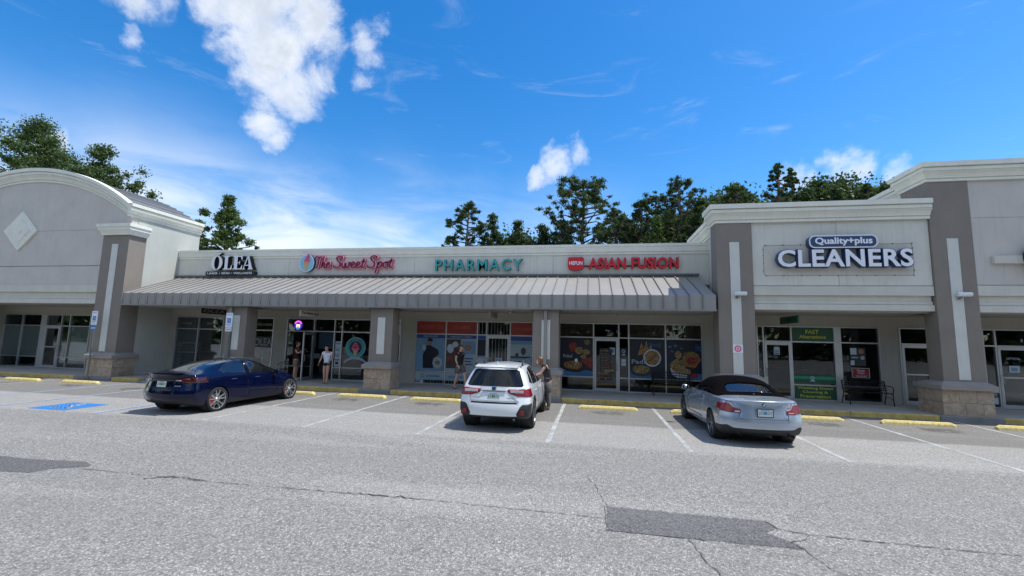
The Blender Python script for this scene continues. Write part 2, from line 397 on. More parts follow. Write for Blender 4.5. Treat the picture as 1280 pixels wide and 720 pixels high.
def worn_paint(name, col, wr=(0.42, 0.66, 0.25, 0.9)):
    m = bpy.data.materials.new(name); m.use_nodes = True
    t = m.node_tree; b = t.nodes['Principled BSDF']
    geo = NN(t, 'ShaderNodeNewGeometry'); p = geo.outputs['Position']
    vo = NN(t, 'ShaderNodeTexVoronoi'); vo.inputs['Scale'].default_value = 62.0
    t.links.new(p, vo.inputs['Vector'])
    wear = fmath(t, 'ADD', fmath(t, 'MULTIPLY', noise(t, p, 2.2, 6.0, 0.7), 0.8), fmath(t, 'MULTIPLY', vo.outputs['Distance'], 0.35))
    c = mixc(t, remap(t, wear, *wr), col, (0.24, 0.238, 0.23))
    t.links.new(c, b.inputs['Base Color']); b.inputs['Roughness'].default_value = 0.85
    bn = NN(t, 'ShaderNodeBump'); bn.inputs['Strength'].default_value = 0.5; bn.inputs['Distance'].default_value = 0.006; bn.invert = True
    t.links.new(vo.outputs['Distance'], bn.inputs['Height']); t.links.new(bn.outputs[0], b.inputs['Normal'])
    M[name] = m
worn_paint('line_white', (0.60, 0.62, 0.62)); worn_paint('line_blue', (0.02, 0.17, 0.46), (0.64, 0.95, 0.0, 0.6))

def food_mat(name, cols, scale=30.0):
    m = bpy.data.materials.new(name); m.use_nodes = True
    t = m.node_tree; b = t.nodes['Principled BSDF']
    geo = NN(t, 'ShaderNodeNewGeometry'); p = geo.outputs['Position']
    wv = vmath(t, 'ADD', p, vmath(t, 'MULTIPLY', noise(t, p, 9.0, 4.0, 0.6, 0.0, True), (0.09, 0.09, 0.09)))
    vo = NN(t, 'ShaderNodeTexVoronoi'); vo.inputs['Scale'].default_value = scale
    t.links.new(wv, vo.inputs['Vector'])
    sc = NN(t, 'ShaderNodeSeparateColor'); t.links.new(vo.outputs['Color'], sc.inputs[0])
    c = mixc(t, remap(t, sc.outputs[0], 0.35, 0.65), cols[0], cols[1])
    c = mixc(t, remap(t, sc.outputs[1], 0.60, 0.75), c, cols[2])
    c = mixc(t, remap(t, vo.outputs['Distance'], 0.35, 0.85, 0.0, 0.8), c, tuple(x * .15 for x in cols[0]))
    c = mixc(t, remap(t, noise(t, p, 6.0, 4.0, 0.6), 0.4, 0.7, 0.0, 0.5), c, tuple(x * .3 for x in cols[0]))
    t.links.new(c, b.inputs['Base Color']); b.inputs['Roughness'].default_value = 0.5
    M[name] = m
food_mat('food_orange', ((0.42, 0.10, 0.02), (0.50, 0.28, 0.08), (0.12, 0.20, 0.03)))
food_mat('food_gold', ((0.40, 0.24, 0.07), (0.55, 0.42, 0.20), (0.30, 0.10, 0.03)))
food_mat('food_green', ((0.10, 0.18, 0.03), (0.42, 0.34, 0.12), (0.45, 0.14, 0.04)))
food_mat('food_red', ((0.35, 0.02, 0.02), (0.45, 0.08, 0.03), (0.30, 0.02, 0.03)), 22.0)

def leaf_mat(name, c1, c2):
    m = bpy.data.materials.new(name); m.use_nodes = True
    t = m.node_tree; b = t.nodes['Principled BSDF']
    geo = NN(t, 'ShaderNodeNewGeometry')
    a = noise(t, geo.outputs['Position'], 0.9, 4.0, 0.6)
    f = fmath(t, 'ADD', fmath(t, 'MULTIPLY', remap(t, a, 0.3, 0.7), 0.6), fmath(t, 'MULTIPLY', geo.outputs['Random Per Island'], 0.4))
    t.links.new(mixc(t, f, c1, c2), b.inputs['Base Color'])
    b.inputs['Roughness'].default_value = 0.6
    b.inputs['Specular IOR Level'].default_value = 0.3
    b.inputs['Transmission Weight'].default_value = 0.0
    tl = NN(t, 'ShaderNodeBsdfTranslucent')
    t.links.new(mixc(t, f, tuple(x * 1.2 for x in c1), tuple(x * 1.5 for x in c2)), tl.inputs[0])
    ms = NN(t, 'ShaderNodeMixShader'); ms.inputs[0].default_value = 0.28
    out = t.nodes['Material Output']
    t.links.new(b.outputs[0], ms.inputs[1]); t.links.new(tl.outputs[0], ms.inputs[2]); t.links.new(ms.outputs[0], out.inputs['Surface'])
    M[name] = m
leaf_mat('leaf_oak', (0.034, 0.066, 0.018), (0.11, 0.165, 0.046))
leaf_mat('leaf_pine', (0.028, 0.055, 0.017), (0.095, 0.14, 0.042))
leaf_mat('leaf_dark', (0.022, 0.046, 0.014), (0.075, 0.115, 0.034))
leaf_mat('leaf_bright', (0.040, 0.080, 0.018), (0.120, 0.170, 0.042))

# ---------------------------------------------------------------- helpers
def tag(o, label=None, cat=None, group=None, kind=None):
    if label: o['label'] = label
    if cat: o['category'] = cat
    if group: o['group'] = group
    if kind: o['kind'] = kind
    return o
def empty(name, loc=(0, 0, 0), rz=0.0, label=None, cat=None, group=None, kind=None):
    o = bpy.data.objects.new(name, None)
    COL.objects.link(o)
    o.location = loc; o.rotation_euler = (0, 0, rz)
    o.empty_display_size = 0.2
    return tag(o, label, cat, group, kind)
class MB:
    """collects faces; build() links them as one mesh object"""
    def __init__(s): s.v = []; s.f = []; s.m = []; s.mats = []
    def mi(s, mt):
        if mt is None: return 0
        if mt not in s.mats: s.mats.append(mt)
        return s.mats.index(mt)
    def add(s, vs, fs, mt=None):
        o = len(s.v); s.v += [tuple(v) for v in vs]
        s.f += [tuple(i + o for i in f) for f in fs]; s.m += [s.mi(mt)] * len(fs)
        return s
    def box(s, x0, x1, y0, y1, z0, z1, mt=None, M4=None):
        vs = [(x, y, z) for z in (z0, z1) for y in (y0, y1) for x in (x0, x1)]
        if M4 is not None: vs = [M4 @ Vector(v) for v in vs]
        return s.add(vs, [(0, 2, 3, 1), (4, 5, 7, 6), (0, 1, 5, 4), (2, 6, 7, 3), (0, 4, 6, 2), (1, 3, 7, 5)], mt)
    def cbox(s, x0, x1, y0, y1, z0, z1, c=0.01, mt=None, M4=None):
        """box with chamfered edges"""
        bm = bmesh.new()
        bmesh.ops.create_cube(bm, size=1)
        for v in bm.verts:
            v.co = Vector(((x0 + x1) / 2 + v.co.x * (x1 - x0), (y0 + y1) / 2 + v.co.y * (y1 - y0), (z0 + z1) / 2 + v.co.z * (z1 - z0)))
        bmesh.ops.bevel(bm, geom=list(bm.edges), offset=c, segments=1, affect='EDGES')
        bm.verts.index_update()
        vs = [v.co.copy() for v in bm.verts]
        if M4 is not None: vs = [M4 @ v for v in vs]
        fs = [tuple(v.index for v in f.verts) for f in bm.faces]
        bm.free()
        return s.add(vs, fs, mt)
    def prism(s, pts, axis, a, b, mt=None):
        """extrude a 2-D polygon (u,v) along axis from a to b. axis x:(y,z) y:(x,z) z:(x,y)"""
        def P(u, v, k): return {'x': (k, u, v), 'y': (u, k, v), 'z': (u, v, k)}[axis]
        n = len(pts)
        vs = [P(u, v, a) for u, v in pts] + [P(u, v, b) for u, v in pts]
        area = sum(pts[i][0] * pts[(i + 1) % n][1] - pts[(i + 1) % n][0] * pts[i][1] for i in range(n))
        flip = (area > 0) ^ (axis == 'y') ^ (b < a)
        fs = [(i, (i + 1) % n, (i + 1) % n + n, i + n) for i in range(n)] + [tuple(range(n - 1, -1, -1)), tuple(range(n, 2 * n))]
        if not flip: fs = [tuple(reversed(f)) for f in fs]
        return s.add(vs, fs, mt)
    def tube(s, pts, r, seg=8, mt=None, cap=True):
        pts = [Vector(p) for p in pts]; n = len(pts)
        rs = r if isinstance(r, (list, tuple)) else [r] * n
        vs = []; prev = None
        for i, p in enumerate(pts):
            d = (pts[min(i + 1, n - 1)] - pts[max(i - 1, 0)]).normalized()
            if prev is None:
                a = Vector((0, 0, 1)) if abs(d.z) < 0.9 else Vector((1, 0, 0))
                u = d.cross(a).normalized()
            else:
                u = (prev - d * prev.dot(d)).normalized()
            prev = u; v = d.cross(u)
            for k in range(seg):
                t = 2 * math.pi * k / seg
                vs.append(p + (u * math.cos(t) + v * math.sin(t)) * rs[i])
        fs = [(i * seg + k, i * seg + (k + 1) % seg, (i + 1) * seg + (k + 1) % seg, (i + 1) * seg + k) for i in range(n - 1) for k in range(seg)]
        if cap: fs += [tuple(range(seg - 1, -1, -1)), tuple((n - 1) * seg + k for k in range(seg))]
        return s.add(vs, fs, mt)
    def lathe(s, prof, axis='z', c=(0, 0, 0), seg=24, mt=None):
        """prof: list of (r, h) revolved around the axis through c"""
        vs = []; fs = []
        for r, h in prof:
            for k in range(seg):
                t = 2 * math.pi * k / seg; a, b = r * math.cos(t), r * math.sin(t)
                p = {'z': (a, b, h), 'y': (a, h, b), 'x': (h, a, b)}[axis]
                vs.append((c[0] + p[0], c[1] + p[1], c[2] + p[2]))
        for i in range(len(prof) - 1):
            for k in range(seg):
                fs.append((i * seg + k, i * seg + (k + 1) % seg, (i + 1) * seg + (k + 1) % seg, (i + 1) * seg + k))
        return s.add(vs, fs, mt)
    def build(s, name, mt=None, parent=None, smooth=False, label=None, cat=None, group=None, kind=None, loc=None, auto=None):
        me = bpy.data.meshes.new(name)
        me.from_pydata(s.v, [], s.f)
        for k in s.mats: me.materials.append(M[k])
        if not s.mats: me.materials.append(M[mt])
        if s.mats: me.polygons.foreach_set('material_index', s.m)
        if smooth: me.polygons.foreach_set('use_smooth', [True] * len(s.f))
        me.update()
        o = bpy.data.objects.new(name, me); COL.objects.link(o)
        if loc: o.location = loc
        if parent: o.parent = parent
        return tag(o, label, cat, group, kind)
def box(name, mt, x0, x1, y0, y1, z0, z1, parent=None, **k):
    return MB().box(x0, x1, y0, y1, z0, z1).build(name, mt, parent, **k)
def cbox(name, mt, x0, x1, y0, y1, z0, z1, c=0.01, parent=None, **k):
    return MB().cbox(x0, x1, y0, y1, z0, z1, c).build(name, mt, parent, **k)
def children(o): return [c for c in COL.objects if c.parent == o]
def copy_tree(o, parent=None, kids=None):
    if kids is None:
        kids = {}
        for c in COL.objects:
            if c.parent: kids.setdefault(c.parent.name, []).append(c)
    c = o.copy(); COL.objects.link(c); c.parent = parent
    for ch in kids.get(o.name, []): copy_tree(ch, c, kids)
    return c
def text_raw(body, bold=0.0, extrude=0.0, shear=0.0, res=3, spacing=1.0):
    cu = bpy.data.curves.new('text', 'FONT')
    cu.body = body; cu.offset = bold; cu.extrude = extrude; cu.shear = shear; cu.resolution_u = res
    cu.space_character = spacing; cu.size = 1.0
    ob = bpy.data.objects.new('text', cu); COL.objects.link(ob)
    dg = bpy.context.evaluated_depsgraph_get()
    me = bpy.data.meshes.new_from_object(ob.evaluated_get(dg))
    bpy.data.objects.remove(ob); bpy.data.curves.remove(cu)
    return me
def text_parts(body, x0, x1, z0, z1, yf, depth, mt, side=None, bold=0.0, shear=0.0, parent=None, name='letter', split=True, res=3, spacing=1.0):
    """raised letters facing -Y: front face at yf, going back by depth, fitted into x0..x1, z0..z1"""
    me = text_raw(body, bold, 0.5, shear, res, spacing)
    co = np.array([v.co[:] for v in me.vertices]); fs = [tuple(p.vertices) for p in me.polygons]
    bpy.data.meshes.remove(me)
    mn, mx = co.min(0), co.max(0)
    X = x0 + (co[:, 0] - mn[0]) / (mx[0] - mn[0]) * (x1 - x0)
    Z = z0 + (co[:, 1] - mn[1]) / (mx[1] - mn[1]) * (z1 - z0)
    Y = yf + (0.5 - co[:, 2]) * depth
    P = np.stack([X, Y, Z], 1)
    # islands
    par = list(range(len(P)))
    def find(a):
        while par[a] != a: par[a] = par[par[a]]; a = par[a]
        return a
    for f in fs:
        r0 = find(f[0])
        for i in f[1:]: par[find(i)] = r0
    if split:
        isl = {}
        for i in range(len(P)): isl.setdefault(find(i), []).append(i)
        spans = sorted([(P[v, 0].min(), P[v, 0].max(), k) for k, v in isl.items()])
        groups = []
        for a, b, k in spans:
            if groups and a < groups[-1][1] - 0.35 * min(b - a, groups[-1][1] - groups[-1][0]): groups[-1][1] = max(b, groups[-1][1]); groups[-1][2].add(k)
            else: groups.append([a, b, {k}])
    else:
        groups = [[0, 0, {find(i) for i in range(len(P))}]]
    outs = []
    for a, b, ks in groups:
        mb = MB(); idx = {}
        vs = []
        F = [f for f in fs if find(f[0]) in ks]
        fm = []
        for f in F:
            nf = []
            for i in f:
                if i not in idx: idx[i] = len(vs); vs.append(tuple(P[i]))
                nf.append(idx[i])
            ys = [P[i, 1] for i in f]
            fm.append((tuple(nf), mt if (max(ys) - min(ys) < depth * 0.1 and min(ys) < yf + depth * 0.1) else (side or mt)))
        mb.v = vs
        for f, k in fm: mb.f.append(f); mb.m.append(mb.mi(k))
        outs.append(mb.build(name, None, parent))
    return outs
def poly_plate(pts, yf, depth, mt, side=None, parent=None, name='letter', **k):
    """polygon (x,z) plate facing -Y"""
    mb = MB(); n = len(pts)
    a = sum(pts[i][0] * pts[(i + 1) % n][1] - pts[(i + 1) % n][0] * pts[i][1] for i in range(n))
    if a < 0: pts = pts[::-1]
    vs = [(x, yf, z) for x, z in pts] + [(x, yf + depth, z) for x, z in pts]
    mb.add(vs, [tuple(range(n))], mt)
    o = 0
    mb.f += [((i + 1) % n, i, i + n, (i + 1) % n + n) for i in range(n)] + [tuple(range(2 * n - 1, n - 1, -1))]
    mb.m += [mb.mi(side or mt)] * (n + 1)
    return mb.build(name, None, parent, **k)
def ell(cx, cz, rx, rz, n=20, a0=0, a1=360):
    return [(cx + rx * math.cos(R(a0 + (a1 - a0) * i / (n if a1 - a0 == 360 else n - 1))), cz + rz * math.sin(R(a0 + (a1 - a0) * i / (n if a1 - a0 == 360 else n - 1)))) for i in range(n)]
def rrect(x0, x1, z0, z1, r, n=5):
    p = []
    for cx, cz, a in ((x1 - r, z1 - r, 0), (x0 + r, z1 - r, 90), (x0 + r, z0 + r, 180), (x1 - r, z0 + r, 270)):
        p += [(cx + r * math.cos(R(a + 90 * i / n)), cz + r * math.sin(R(a + 90 * i / n))) for i in range(n + 1)]
    return p

# ================================================================ SETTING: ground
box('terrain', 'grass', -600, 600, -600, 900, -0.6, -0.03, kind='structure')
MB().add([(-95, -75, 0), (95, -75, 0), (95, 30, 0), (-95, 30, 0)], [(0, 1, 2, 3)]).build('parking_lot', 'asphalt', kind='structure')
WY = 18.95      # shop wall plane
KY = 16.2       # kerb face
side = empty('sidewalk', (0, 0, 0), kind='structure')
xs = [-40 + 2.98 * i for i in range(22)]
RAMP = (-19.25, -16.45)
for i in range(len(xs) - 1):
    a, b = xs[i] + .006, xs[i + 1] - .006
    for ya, yb in ((KY + .152, 17.64), (17.652, 19.4)):
        if ya < 17 and b > RAMP[0] and a < RAMP[1]:
            if a < RAMP[0]: cbox('slab', 'concrete', a, RAMP[0], ya, yb, -0.05, 0.15, 0.006, side)
            if b > RAMP[1]: cbox('slab', 'concrete', RAMP[1], b, ya, yb, -0.05, 0.15, 0.006, side)
            continue
        cbox('slab', 'concrete', a, b, ya, yb, -0.05, 0.15, 0.006, side)
MB().prism([(KY, 0.004), (17.646, .15), (17.646, -.05), (KY, -.05)], 'x', RAMP[0], RAMP[1]).build('ramp', 'concrete', side)
# kerb stones: yellow, plain concrete in front of the columns
kerb = empty('kerb', (0, 0, 0), kind='structure')
grey = [(-22.7, -20.7), (-15.6, -14.2), (-8.95, -7.66), (-2.38, -1.08), (4.2, 5.65), (10.62, 12.3)]
edges = sorted([-40] + [v for g in grey for v in g] + list(RAMP) + [23])
for a, b in zip(edges[:-1], edges[1:]):
    if (a, b) == RAMP: continue
    isg = any(abs(a - g[0]) < .01 for g in grey)
    n = max(1, round((b - a) / 3.0))
    for k in range(n):
        p, q = a + (b - a) * k / n + .004, a + (b - a) * (k + 1) / n - .004
        cbox('kerb_stone', 'concrete_dark' if isg else 'curb_yellow', p, q, KY - (0.03 if isg else 0), KY + .15, -0.05, 0.152, 0.018, kerb)

def line_strip(x0, x1, y0, y1, mt, z=0.004):
    """worn painted strip with a ragged outline"""
    mb = MB(); n = max(2, int((y1 - y0) / 0.12)); vs = []
    for i in range(n + 1):
        y = y0 + (y1 - y0) * i / n
        vs += [(x0 + random.uniform(-.007, .007), y, z), (x1 + random.uniform(-.007, .007), y, z)]
    mb.add(vs, [(2 * i, 2 * i + 1, 2 * i + 3, 2 * i + 2) for i in range(n)])
    return mb.build('painted_line', mt, kind='structure')
for x in (-9.65, -6.82, -3.94, -0.95, 2.0, 4.9, 7.82, 10.9, 13.9, 16.9, 19.8):
    line_strip(x - .052, x + .052, 9.85, 16.12, 'line_white')
for x in (-28.9, -26.0, -22.9):
    line_strip(x - .052, x + .052, 9.85, 16.12, 'line_white')
for x, s in ((-19.05, -1), (-16.62, 1), (-13.05, 1)):
    line_strip(x - .055, x + .045, 9.8, 16.1, 'line_white')
    line_strip(x - .055 - .055 if s < 0 else x + .048, x - .058 if s < 0 else x + .10, 9.8, 16.1, 'line_blue')
# blue wheelchair square
MB().add([(-15.42, 9.95, .004), (-14.12, 9.95, .004), (-14.12, 11.1, .004), (-15.42, 11.1, .004)], [(0, 1, 2, 3)]).build('painted_square', 'line_blue', kind='structure')
def wheelchair(to3, s, r=0.04):
    """flat wheelchair emblem as strips; to3 maps (u,v) to a point"""
    mb = MB()
    def strip(pts, hw):
        for (a, b), (c, d) in zip(pts[:-1], pts[1:]):
            l = math.hypot(c - a, d - b) or 1; nx, ny = -(d - b) / l * hw, (c - a) / l * hw
            ex, ey = (c - a) / l * hw * .6, (d - b) / l * hw * .6
            mb.add([to3((a - ex + nx) * s, (b - ey + ny) * s), to3((a - ex - nx) * s, (b - ey - ny) * s), to3((c + ex - nx) * s, (d + ey - ny) * s), to3((c + ex + nx) * s, (d + ey + ny) * s)], [(0, 1, 2, 3)])
    strip([(-.05, .34), (-.03, .05), (.18, .03), (.28, -.28), (.40, -.25)], .05)
    strip([(-.03, .2), (.16, .19)], .035)
    strip(ell(-.04, -.08, .26, .27, 14, 100, 350), .04)
    h = ell(-.06, .45, .075, .075, 10)
    mb.add([to3(x * s, y * s) for x, y in h], [tuple(range(10))])
    return mb
wheelchair(lambda u, v: (-14.77 + u, 10.5 + v, .008), 0.95).build('painted_wheelchair', 'line_white', kind='structure')
# dark asphalt repairs
def ragged(pts, j=.010):
    out = []
    for (a, b), (c, d) in zip(pts, pts[1:] + pts[:1]):
        n = max(1, int(math.hypot(c - a, d - b) / .07))
        for i in range(n): out.append((a + (c - a) * i / n + random.gauss(0, j), b + (d - b) * i / n + random.gauss(0, j)))
    return out
PA = ragged([(.2, 6.36), (.18, 5.59), (1.1, 5.58), (2.3, 5.6), (2.24, 5.74), (2.05, 5.93), (2.0, 5.97), (2.16, 6.07), (2.2, 6.2), (2.16, 6.33), (1.1, 6.33)], .006)
MB().add([(x, y, .004) for x, y in PA], [tuple(range(len(PA)))]).build('asphalt_patch', 'asphalt_patch', kind='structure')
PB = ragged([(-10.6, 6.2), (-10.5, 5.5), (-8.95, 5.58), (-8.5, 5.62), (-8.42, 5.85), (-8.0, 6.1), (-8.3, 6.31), (-9.3, 6.2)], .012)
MB().add([(x, y, .004) for x, y in PB], [tuple(range(len(PB)))]).build('asphalt_patch', 'asphalt_patch', kind='structure')
def crack(pts, w0=.009, jag=.035, z=.009):
    mb = MB(); P = []
    for (a, b), (c, d) in zip(pts[:-1], pts[1:]):
        n = max(2, int(math.hypot(c - a, d - b) / .06))
        for i in range(n): P.append((a + (c - a) * i / n + random.gauss(0, jag) * .5, b + (d - b) * i / n + random.gauss(0, jag) * .5))
    P.append(pts[-1]); vs = []
    for i, (x, y) in enumerate(P):
        q = P[min(i + 1, len(P) - 1)]; p = P[max(i - 1, 0)]
        l = math.hypot(q[0] - p[0], q[1] - p[1]) or 1
        wd = w0 * random.uniform(.15, 1.1)
        nx, ny = -(q[1] - p[1]) / l * wd, (q[0] - p[0]) / l * wd
        vs += [(x + nx, y + ny, z), (x - nx, y - ny, z)]
    mb.add(vs, [(2 * i, 2 * i + 1, 2 * i + 3, 2 * i + 2) for i in range(len(P) - 1)])
    mb.build('asphalt_crack', 'crack', kind='structure')
crack([(-8.0, 5.98), (-6.42, 5.95), (-5.8, 5.93), (-3.79, 5.97), (-2.33, 6.02), (-1.0, 5.97), (.19, 5.95)], .008, .02)
crack([(-6.6, 5.80), (-6.3, 5.98), (-5.7, 5.97)], .02, .04)
crack([(-3.4, 5.99), (-2.7, 6.02), (-2.3, 6.0)], .014, .05)
crack([(2.14, 6.33), (2.2, 6.12), (2.5, 6.02), (3.4, 5.98), (4.6, 5.97), (8.5, 5.96), (12, 5.98)], .011, .015)
crack([(2.2, 5.78), (2.3, 5.45), (2.33, 5.2), (2.6, 4.9)], .007, .02)
crack([(2.2, 5.74), (2.38, 5.85), (2.5, 6.0)], .006, .02)
crack([(1.08, 5.57), (1.14, 5.1), (1.22, 4.8), (1.5, 4.3)], .006, .02)
crack([(.2, 6.36), (.1, 6.9), (.03, 7.3), (-.1, 7.6)], .005, .02)
crack([(.17, 6.37), (2.16, 6.34)], .004, .008); crack([(.17, 6.36), (.17, 5.58), (2.3, 5.57)], .005, .008)
crack([(1.6, 5.55), (2.0, 5.4), (2.3, 5.38)], .004, .02)

# concrete wheel stops
def make_stop():
    mb = MB()
    prof = [(-.085, 0), (.085, 0), (.075, .06), (.045, .115), (-.045, .115), (-.075, .06)]
    L = .93; vs = []
    for x, sc, zz in ((-L, 1, 0), (-L + .09, 1, 1), (L - .09, 1, 1), (L, 1, 0)):
        for y, z in prof: vs.append((x, y * (1 if zz else .92), z if zz else z * .55))
    fs = [(i * 6 + k, i * 6 + (k + 1) % 6, (i + 1) * 6 + (k + 1) % 6, (i + 1) * 6 + k) for i in range(3) for k in range(6)]
    fs += [tuple(range(5, -1, -1)), tuple(range(18, 24))]
    mb.add(vs, fs)
    return mb
stops = [(-26.7, 'yellow concrete wheel stop by the far left storefront at the picture edge'), (-23.65, 'yellow wheel stop cut by the left edge of the picture'),
         (-20.65, 'yellow wheel stop at the foot of the tall grey sign column on the left'), (-10.95, 'yellow wheel stop partly hidden by the nose of the dark blue car'),
         (-8.15, 'yellow wheel stop in the empty bay before the ice cream shop column'), (-5.32, 'yellow wheel stop behind an oil stain left of the white car'),
         (-2.35, 'yellow wheel stop hidden ahead of the white car'), (.5, 'yellow wheel stop in the empty bay between the white and silver cars'),
         (3.38, 'yellow wheel stop mostly hidden by the silver convertible'), (6.4, 'yellow wheel stop just right of the silver convertible'),
         (9.25, 'yellow wheel stop in front of the black bench and right column'), (12.12, 'yellow wheel stop cut by the right edge of the picture')]
m0 = None
for i, (x, lb) in enumerate(stops):
    if m0 is None:
        o = m0 = make_stop().build('wheel_stop', 'stop_yellow')
    else:
        o = m0.copy(); COL.objects.link(o)
    o.location = (x, 15.0 + random.uniform(-.03, .03), .002); o.rotation_euler.z = random.uniform(-.012, .012)
    tag(o, lb, 'wheel stop', 'yellow wheel stops at the head of the bays')

# ================================================================ BUILDINGS
arch_b = empty('arched_building', (-27.15, 18, 0), label='pale stucco shop building with arched parapet and barrel roof at the left', cat='building')
low_b = empty('low_shop_building', (-8, 19, 0), label='long low shop building under a grey standing seam metal canopy', cat='building')
cln_b = empty('cleaners_building', (7.6, 18, 0), label='light stucco block carrying the cleaners sign, between the two grey piers', cat='building')
cor_b = empty('corner_building', (16, 18, 0), label='tallest stucco block at the right edge with a stone-footed pier', cat='building')
def P_(parent, f, *a, **k):
    """build in world coordinates, then parent keeping place"""
    o = f(*a, **k)
    for q in (o if isinstance(o, list) else [o]):
        q.parent = parent; q.matrix_parent_inverse = Matrix.Translation(-Vector(parent.location))
    return o
def adopt(o, parent):
    o.parent = parent
    root = parent
    off = Vector((0, 0, 0))
    while root is not None:
        off = off + root.location; root = root.parent
    o.matrix_parent_inverse = Matrix.Translation(-off) if parent.parent is None else Matrix()
    return o
def part(mb, name, mt, parent, **k):
    """mb holds world coordinates; parent is a top-level thing or a part whose origin is the world origin"""
    o = mb.build(name, mt, None, **k)
    return adopt(o, parent)
def pbox(name, mt, x0, x1, y0, y1, z0, z1, parent, c=0):
    mb = MB().cbox(x0, x1, y0, y1, z0, z1, c) if c else MB().box(x0, x1, y0, y1, z0, z1)
    return part(mb, name, mt, parent)

CORN = [(0, 0), (.05, 0), (.05, .08), (.02, .085), (.02, .105), (.075, .11), (.085, .15), (.12, .22), (.17, .27), (.20, .285), (.20, .30), (.14, .303), (.14, .322), (.185, .325), (.185, .435), (.13, .44), (.13, .46), (.24, .465), (.24, .62), (0, .64)]
def sweep(path, z0, prof, scale=1.0, closed_ends=True):
    """moulding swept along a plan path, outward to the right of travel, mitred"""
    mb = MB(); n = len(path); k = len(prof); vs = []
    for i, p in enumerate(path):
        p = Vector((*p, 0)); ns = []
        if i > 0: d = (p - Vector((*path[i - 1], 0))).normalized(); ns.append(Vector((d.y, -d.x, 0)))
        if i < n - 1: d = (Vector((*path[i + 1], 0)) - p).normalized(); ns.append(Vector((d.y, -d.x, 0)))
        m = sum(ns, Vector()).normalized(); f = 1 / max(.3, m.dot(ns[0]))
        for o, dz in prof: vs.append(p + m * (o * f * scale) + Vector((0, 0, z0 + dz * scale)))
    fs = [(i * k + j, (i + 1) * k + j, (i + 1) * k + (j + 1) % k, i * k + (j + 1) % k) for i in range(n - 1) for j in range(k)]
    fs += [tuple(range(k)), tuple((n - 1) * k + j for j in range(k - 1, -1, -1))]
    return mb.add(vs, fs)
def band_mouldings(x0, x1, y, z_top, z_bot, parent, name='fascia_moulding'):
    """stepped bands under the sign wall"""
    h = z_top - z_bot
    mb = MB()
    mb.box(x0, x1, y - .035, y + .3, z_top - .40 * h, z_top - .03 * h)
    mb.box(x0 + .03, x1 - .03, y + .07, y + .3, z_top - .63 * h, z_top - .405 * h)
    mb.box(x0 + .02, x1 - .02, y + .035, y + .3, z_top - .745 * h, z_top - .635 * h)
    mb.box(x0, x1, y - .005, y + .3, z_bot, z_top - .765 * h)
    mb.box(x0 + .02, x1 - .02, y + .06, y + .3, z_top - .765 * h, z_top - .745 * h)
    mb.box(x0 + .01, x1 - .01, y + .03, y + .3, z_top - .03 * h, z_top)
    return part(mb, name, 'trim_band', parent)

def column(cx, w, top, stripe, stone_w, parent, yfront=16.45, depth=.6, sdepth=1.0, mt='stucco_taupe', stripe_w=.16, cap_out=.10, sx=None, label=None, n_front=3, stripe_mt='stripe_paint'):
    sx = cx if sx is None else sx
    c = pbox('column', mt, cx - w / 2, cx + w / 2, yfront, yfront + depth, .9, top, parent)
    if label: c['label'] = label
    sy = 16.3
    if stripe: MB().cbox(cx - stripe_w, cx + stripe_w, yfront - .018, yfront + .01, stripe[0], stripe[1], .006).build('accent_stripe', stripe_mt, c)
    # cap with a sloping top
    a, b = sx - stone_w / 2 - cap_out * .7, sx + stone_w / 2 + cap_out * .7
    y0, y1 = sy - cap_out, sy + sdepth + cap_out
    mb = MB()
    mb.box(a, b, y0, y1, .95, 1.09)
    lo = [(a, y0), (b, y0), (b, y1), (a, y1)]; hi = [(cx - w / 2, yfront), (cx + w / 2, yfront), (cx + w / 2, yfront + depth), (cx - w / 2, yfront + depth)]
    mb.add([(x, y, 1.09) for x, y in lo] + [(x, y, 1.2) for x, y in hi], [(0, 1, 5, 4), (1, 2, 6, 5), (2, 3, 7, 6), (3, 0, 4, 7)])
    mb.build('column_cap', 'cap_stone', c)
    s0, s1 = sx - stone_w / 2, sx + stone_w / 2
    MB().box(s0 + .03, s1 - .03, sy + .03, sy + sdepth - .03, .15, .95).build('base_core', 'concrete_dark', c)
    def tiles(lo_, hi_, fixed, axis, n):
        rows = [(.152, .545), (.552, .948)]
        for ri, (za, zb) in enumerate(rows):
            cuts = [0] + [(k + (0.0 if ri else .33)) / n for k in range(1 if ri else 0, n)] + [1]
            cuts = sorted(set(round(c_, 3) for c_ in cuts if c_ == 0 or c_ > .12))
            for u, v in zip(cuts[:-1], cuts[1:]):
                p, q = lo_ + (hi_ - lo_) * u + .003, lo_ + (hi_ - lo_) * v - .003
                d = random.uniform(0, .006)
                if axis == 'x': m_ = MB().cbox(p, q, fixed - d, fixed + .035, za, zb, .004)
                elif axis == 'l': m_ = MB().cbox(fixed - d, fixed + .035, p, q, za, zb, .004)
                else: m_ = MB().cbox(fixed - .035, fixed + d, p, q, za, zb, .004)
                m_.build('stone_tile', 'travertine', c)
    tiles(s0, s1, sy, 'x', n_front)
    tiles(sy + .037, sy + sdepth, s0, 'l', 2)
    tiles(sy + .037, sy + sdepth, s1, 'r', 2)
    return c

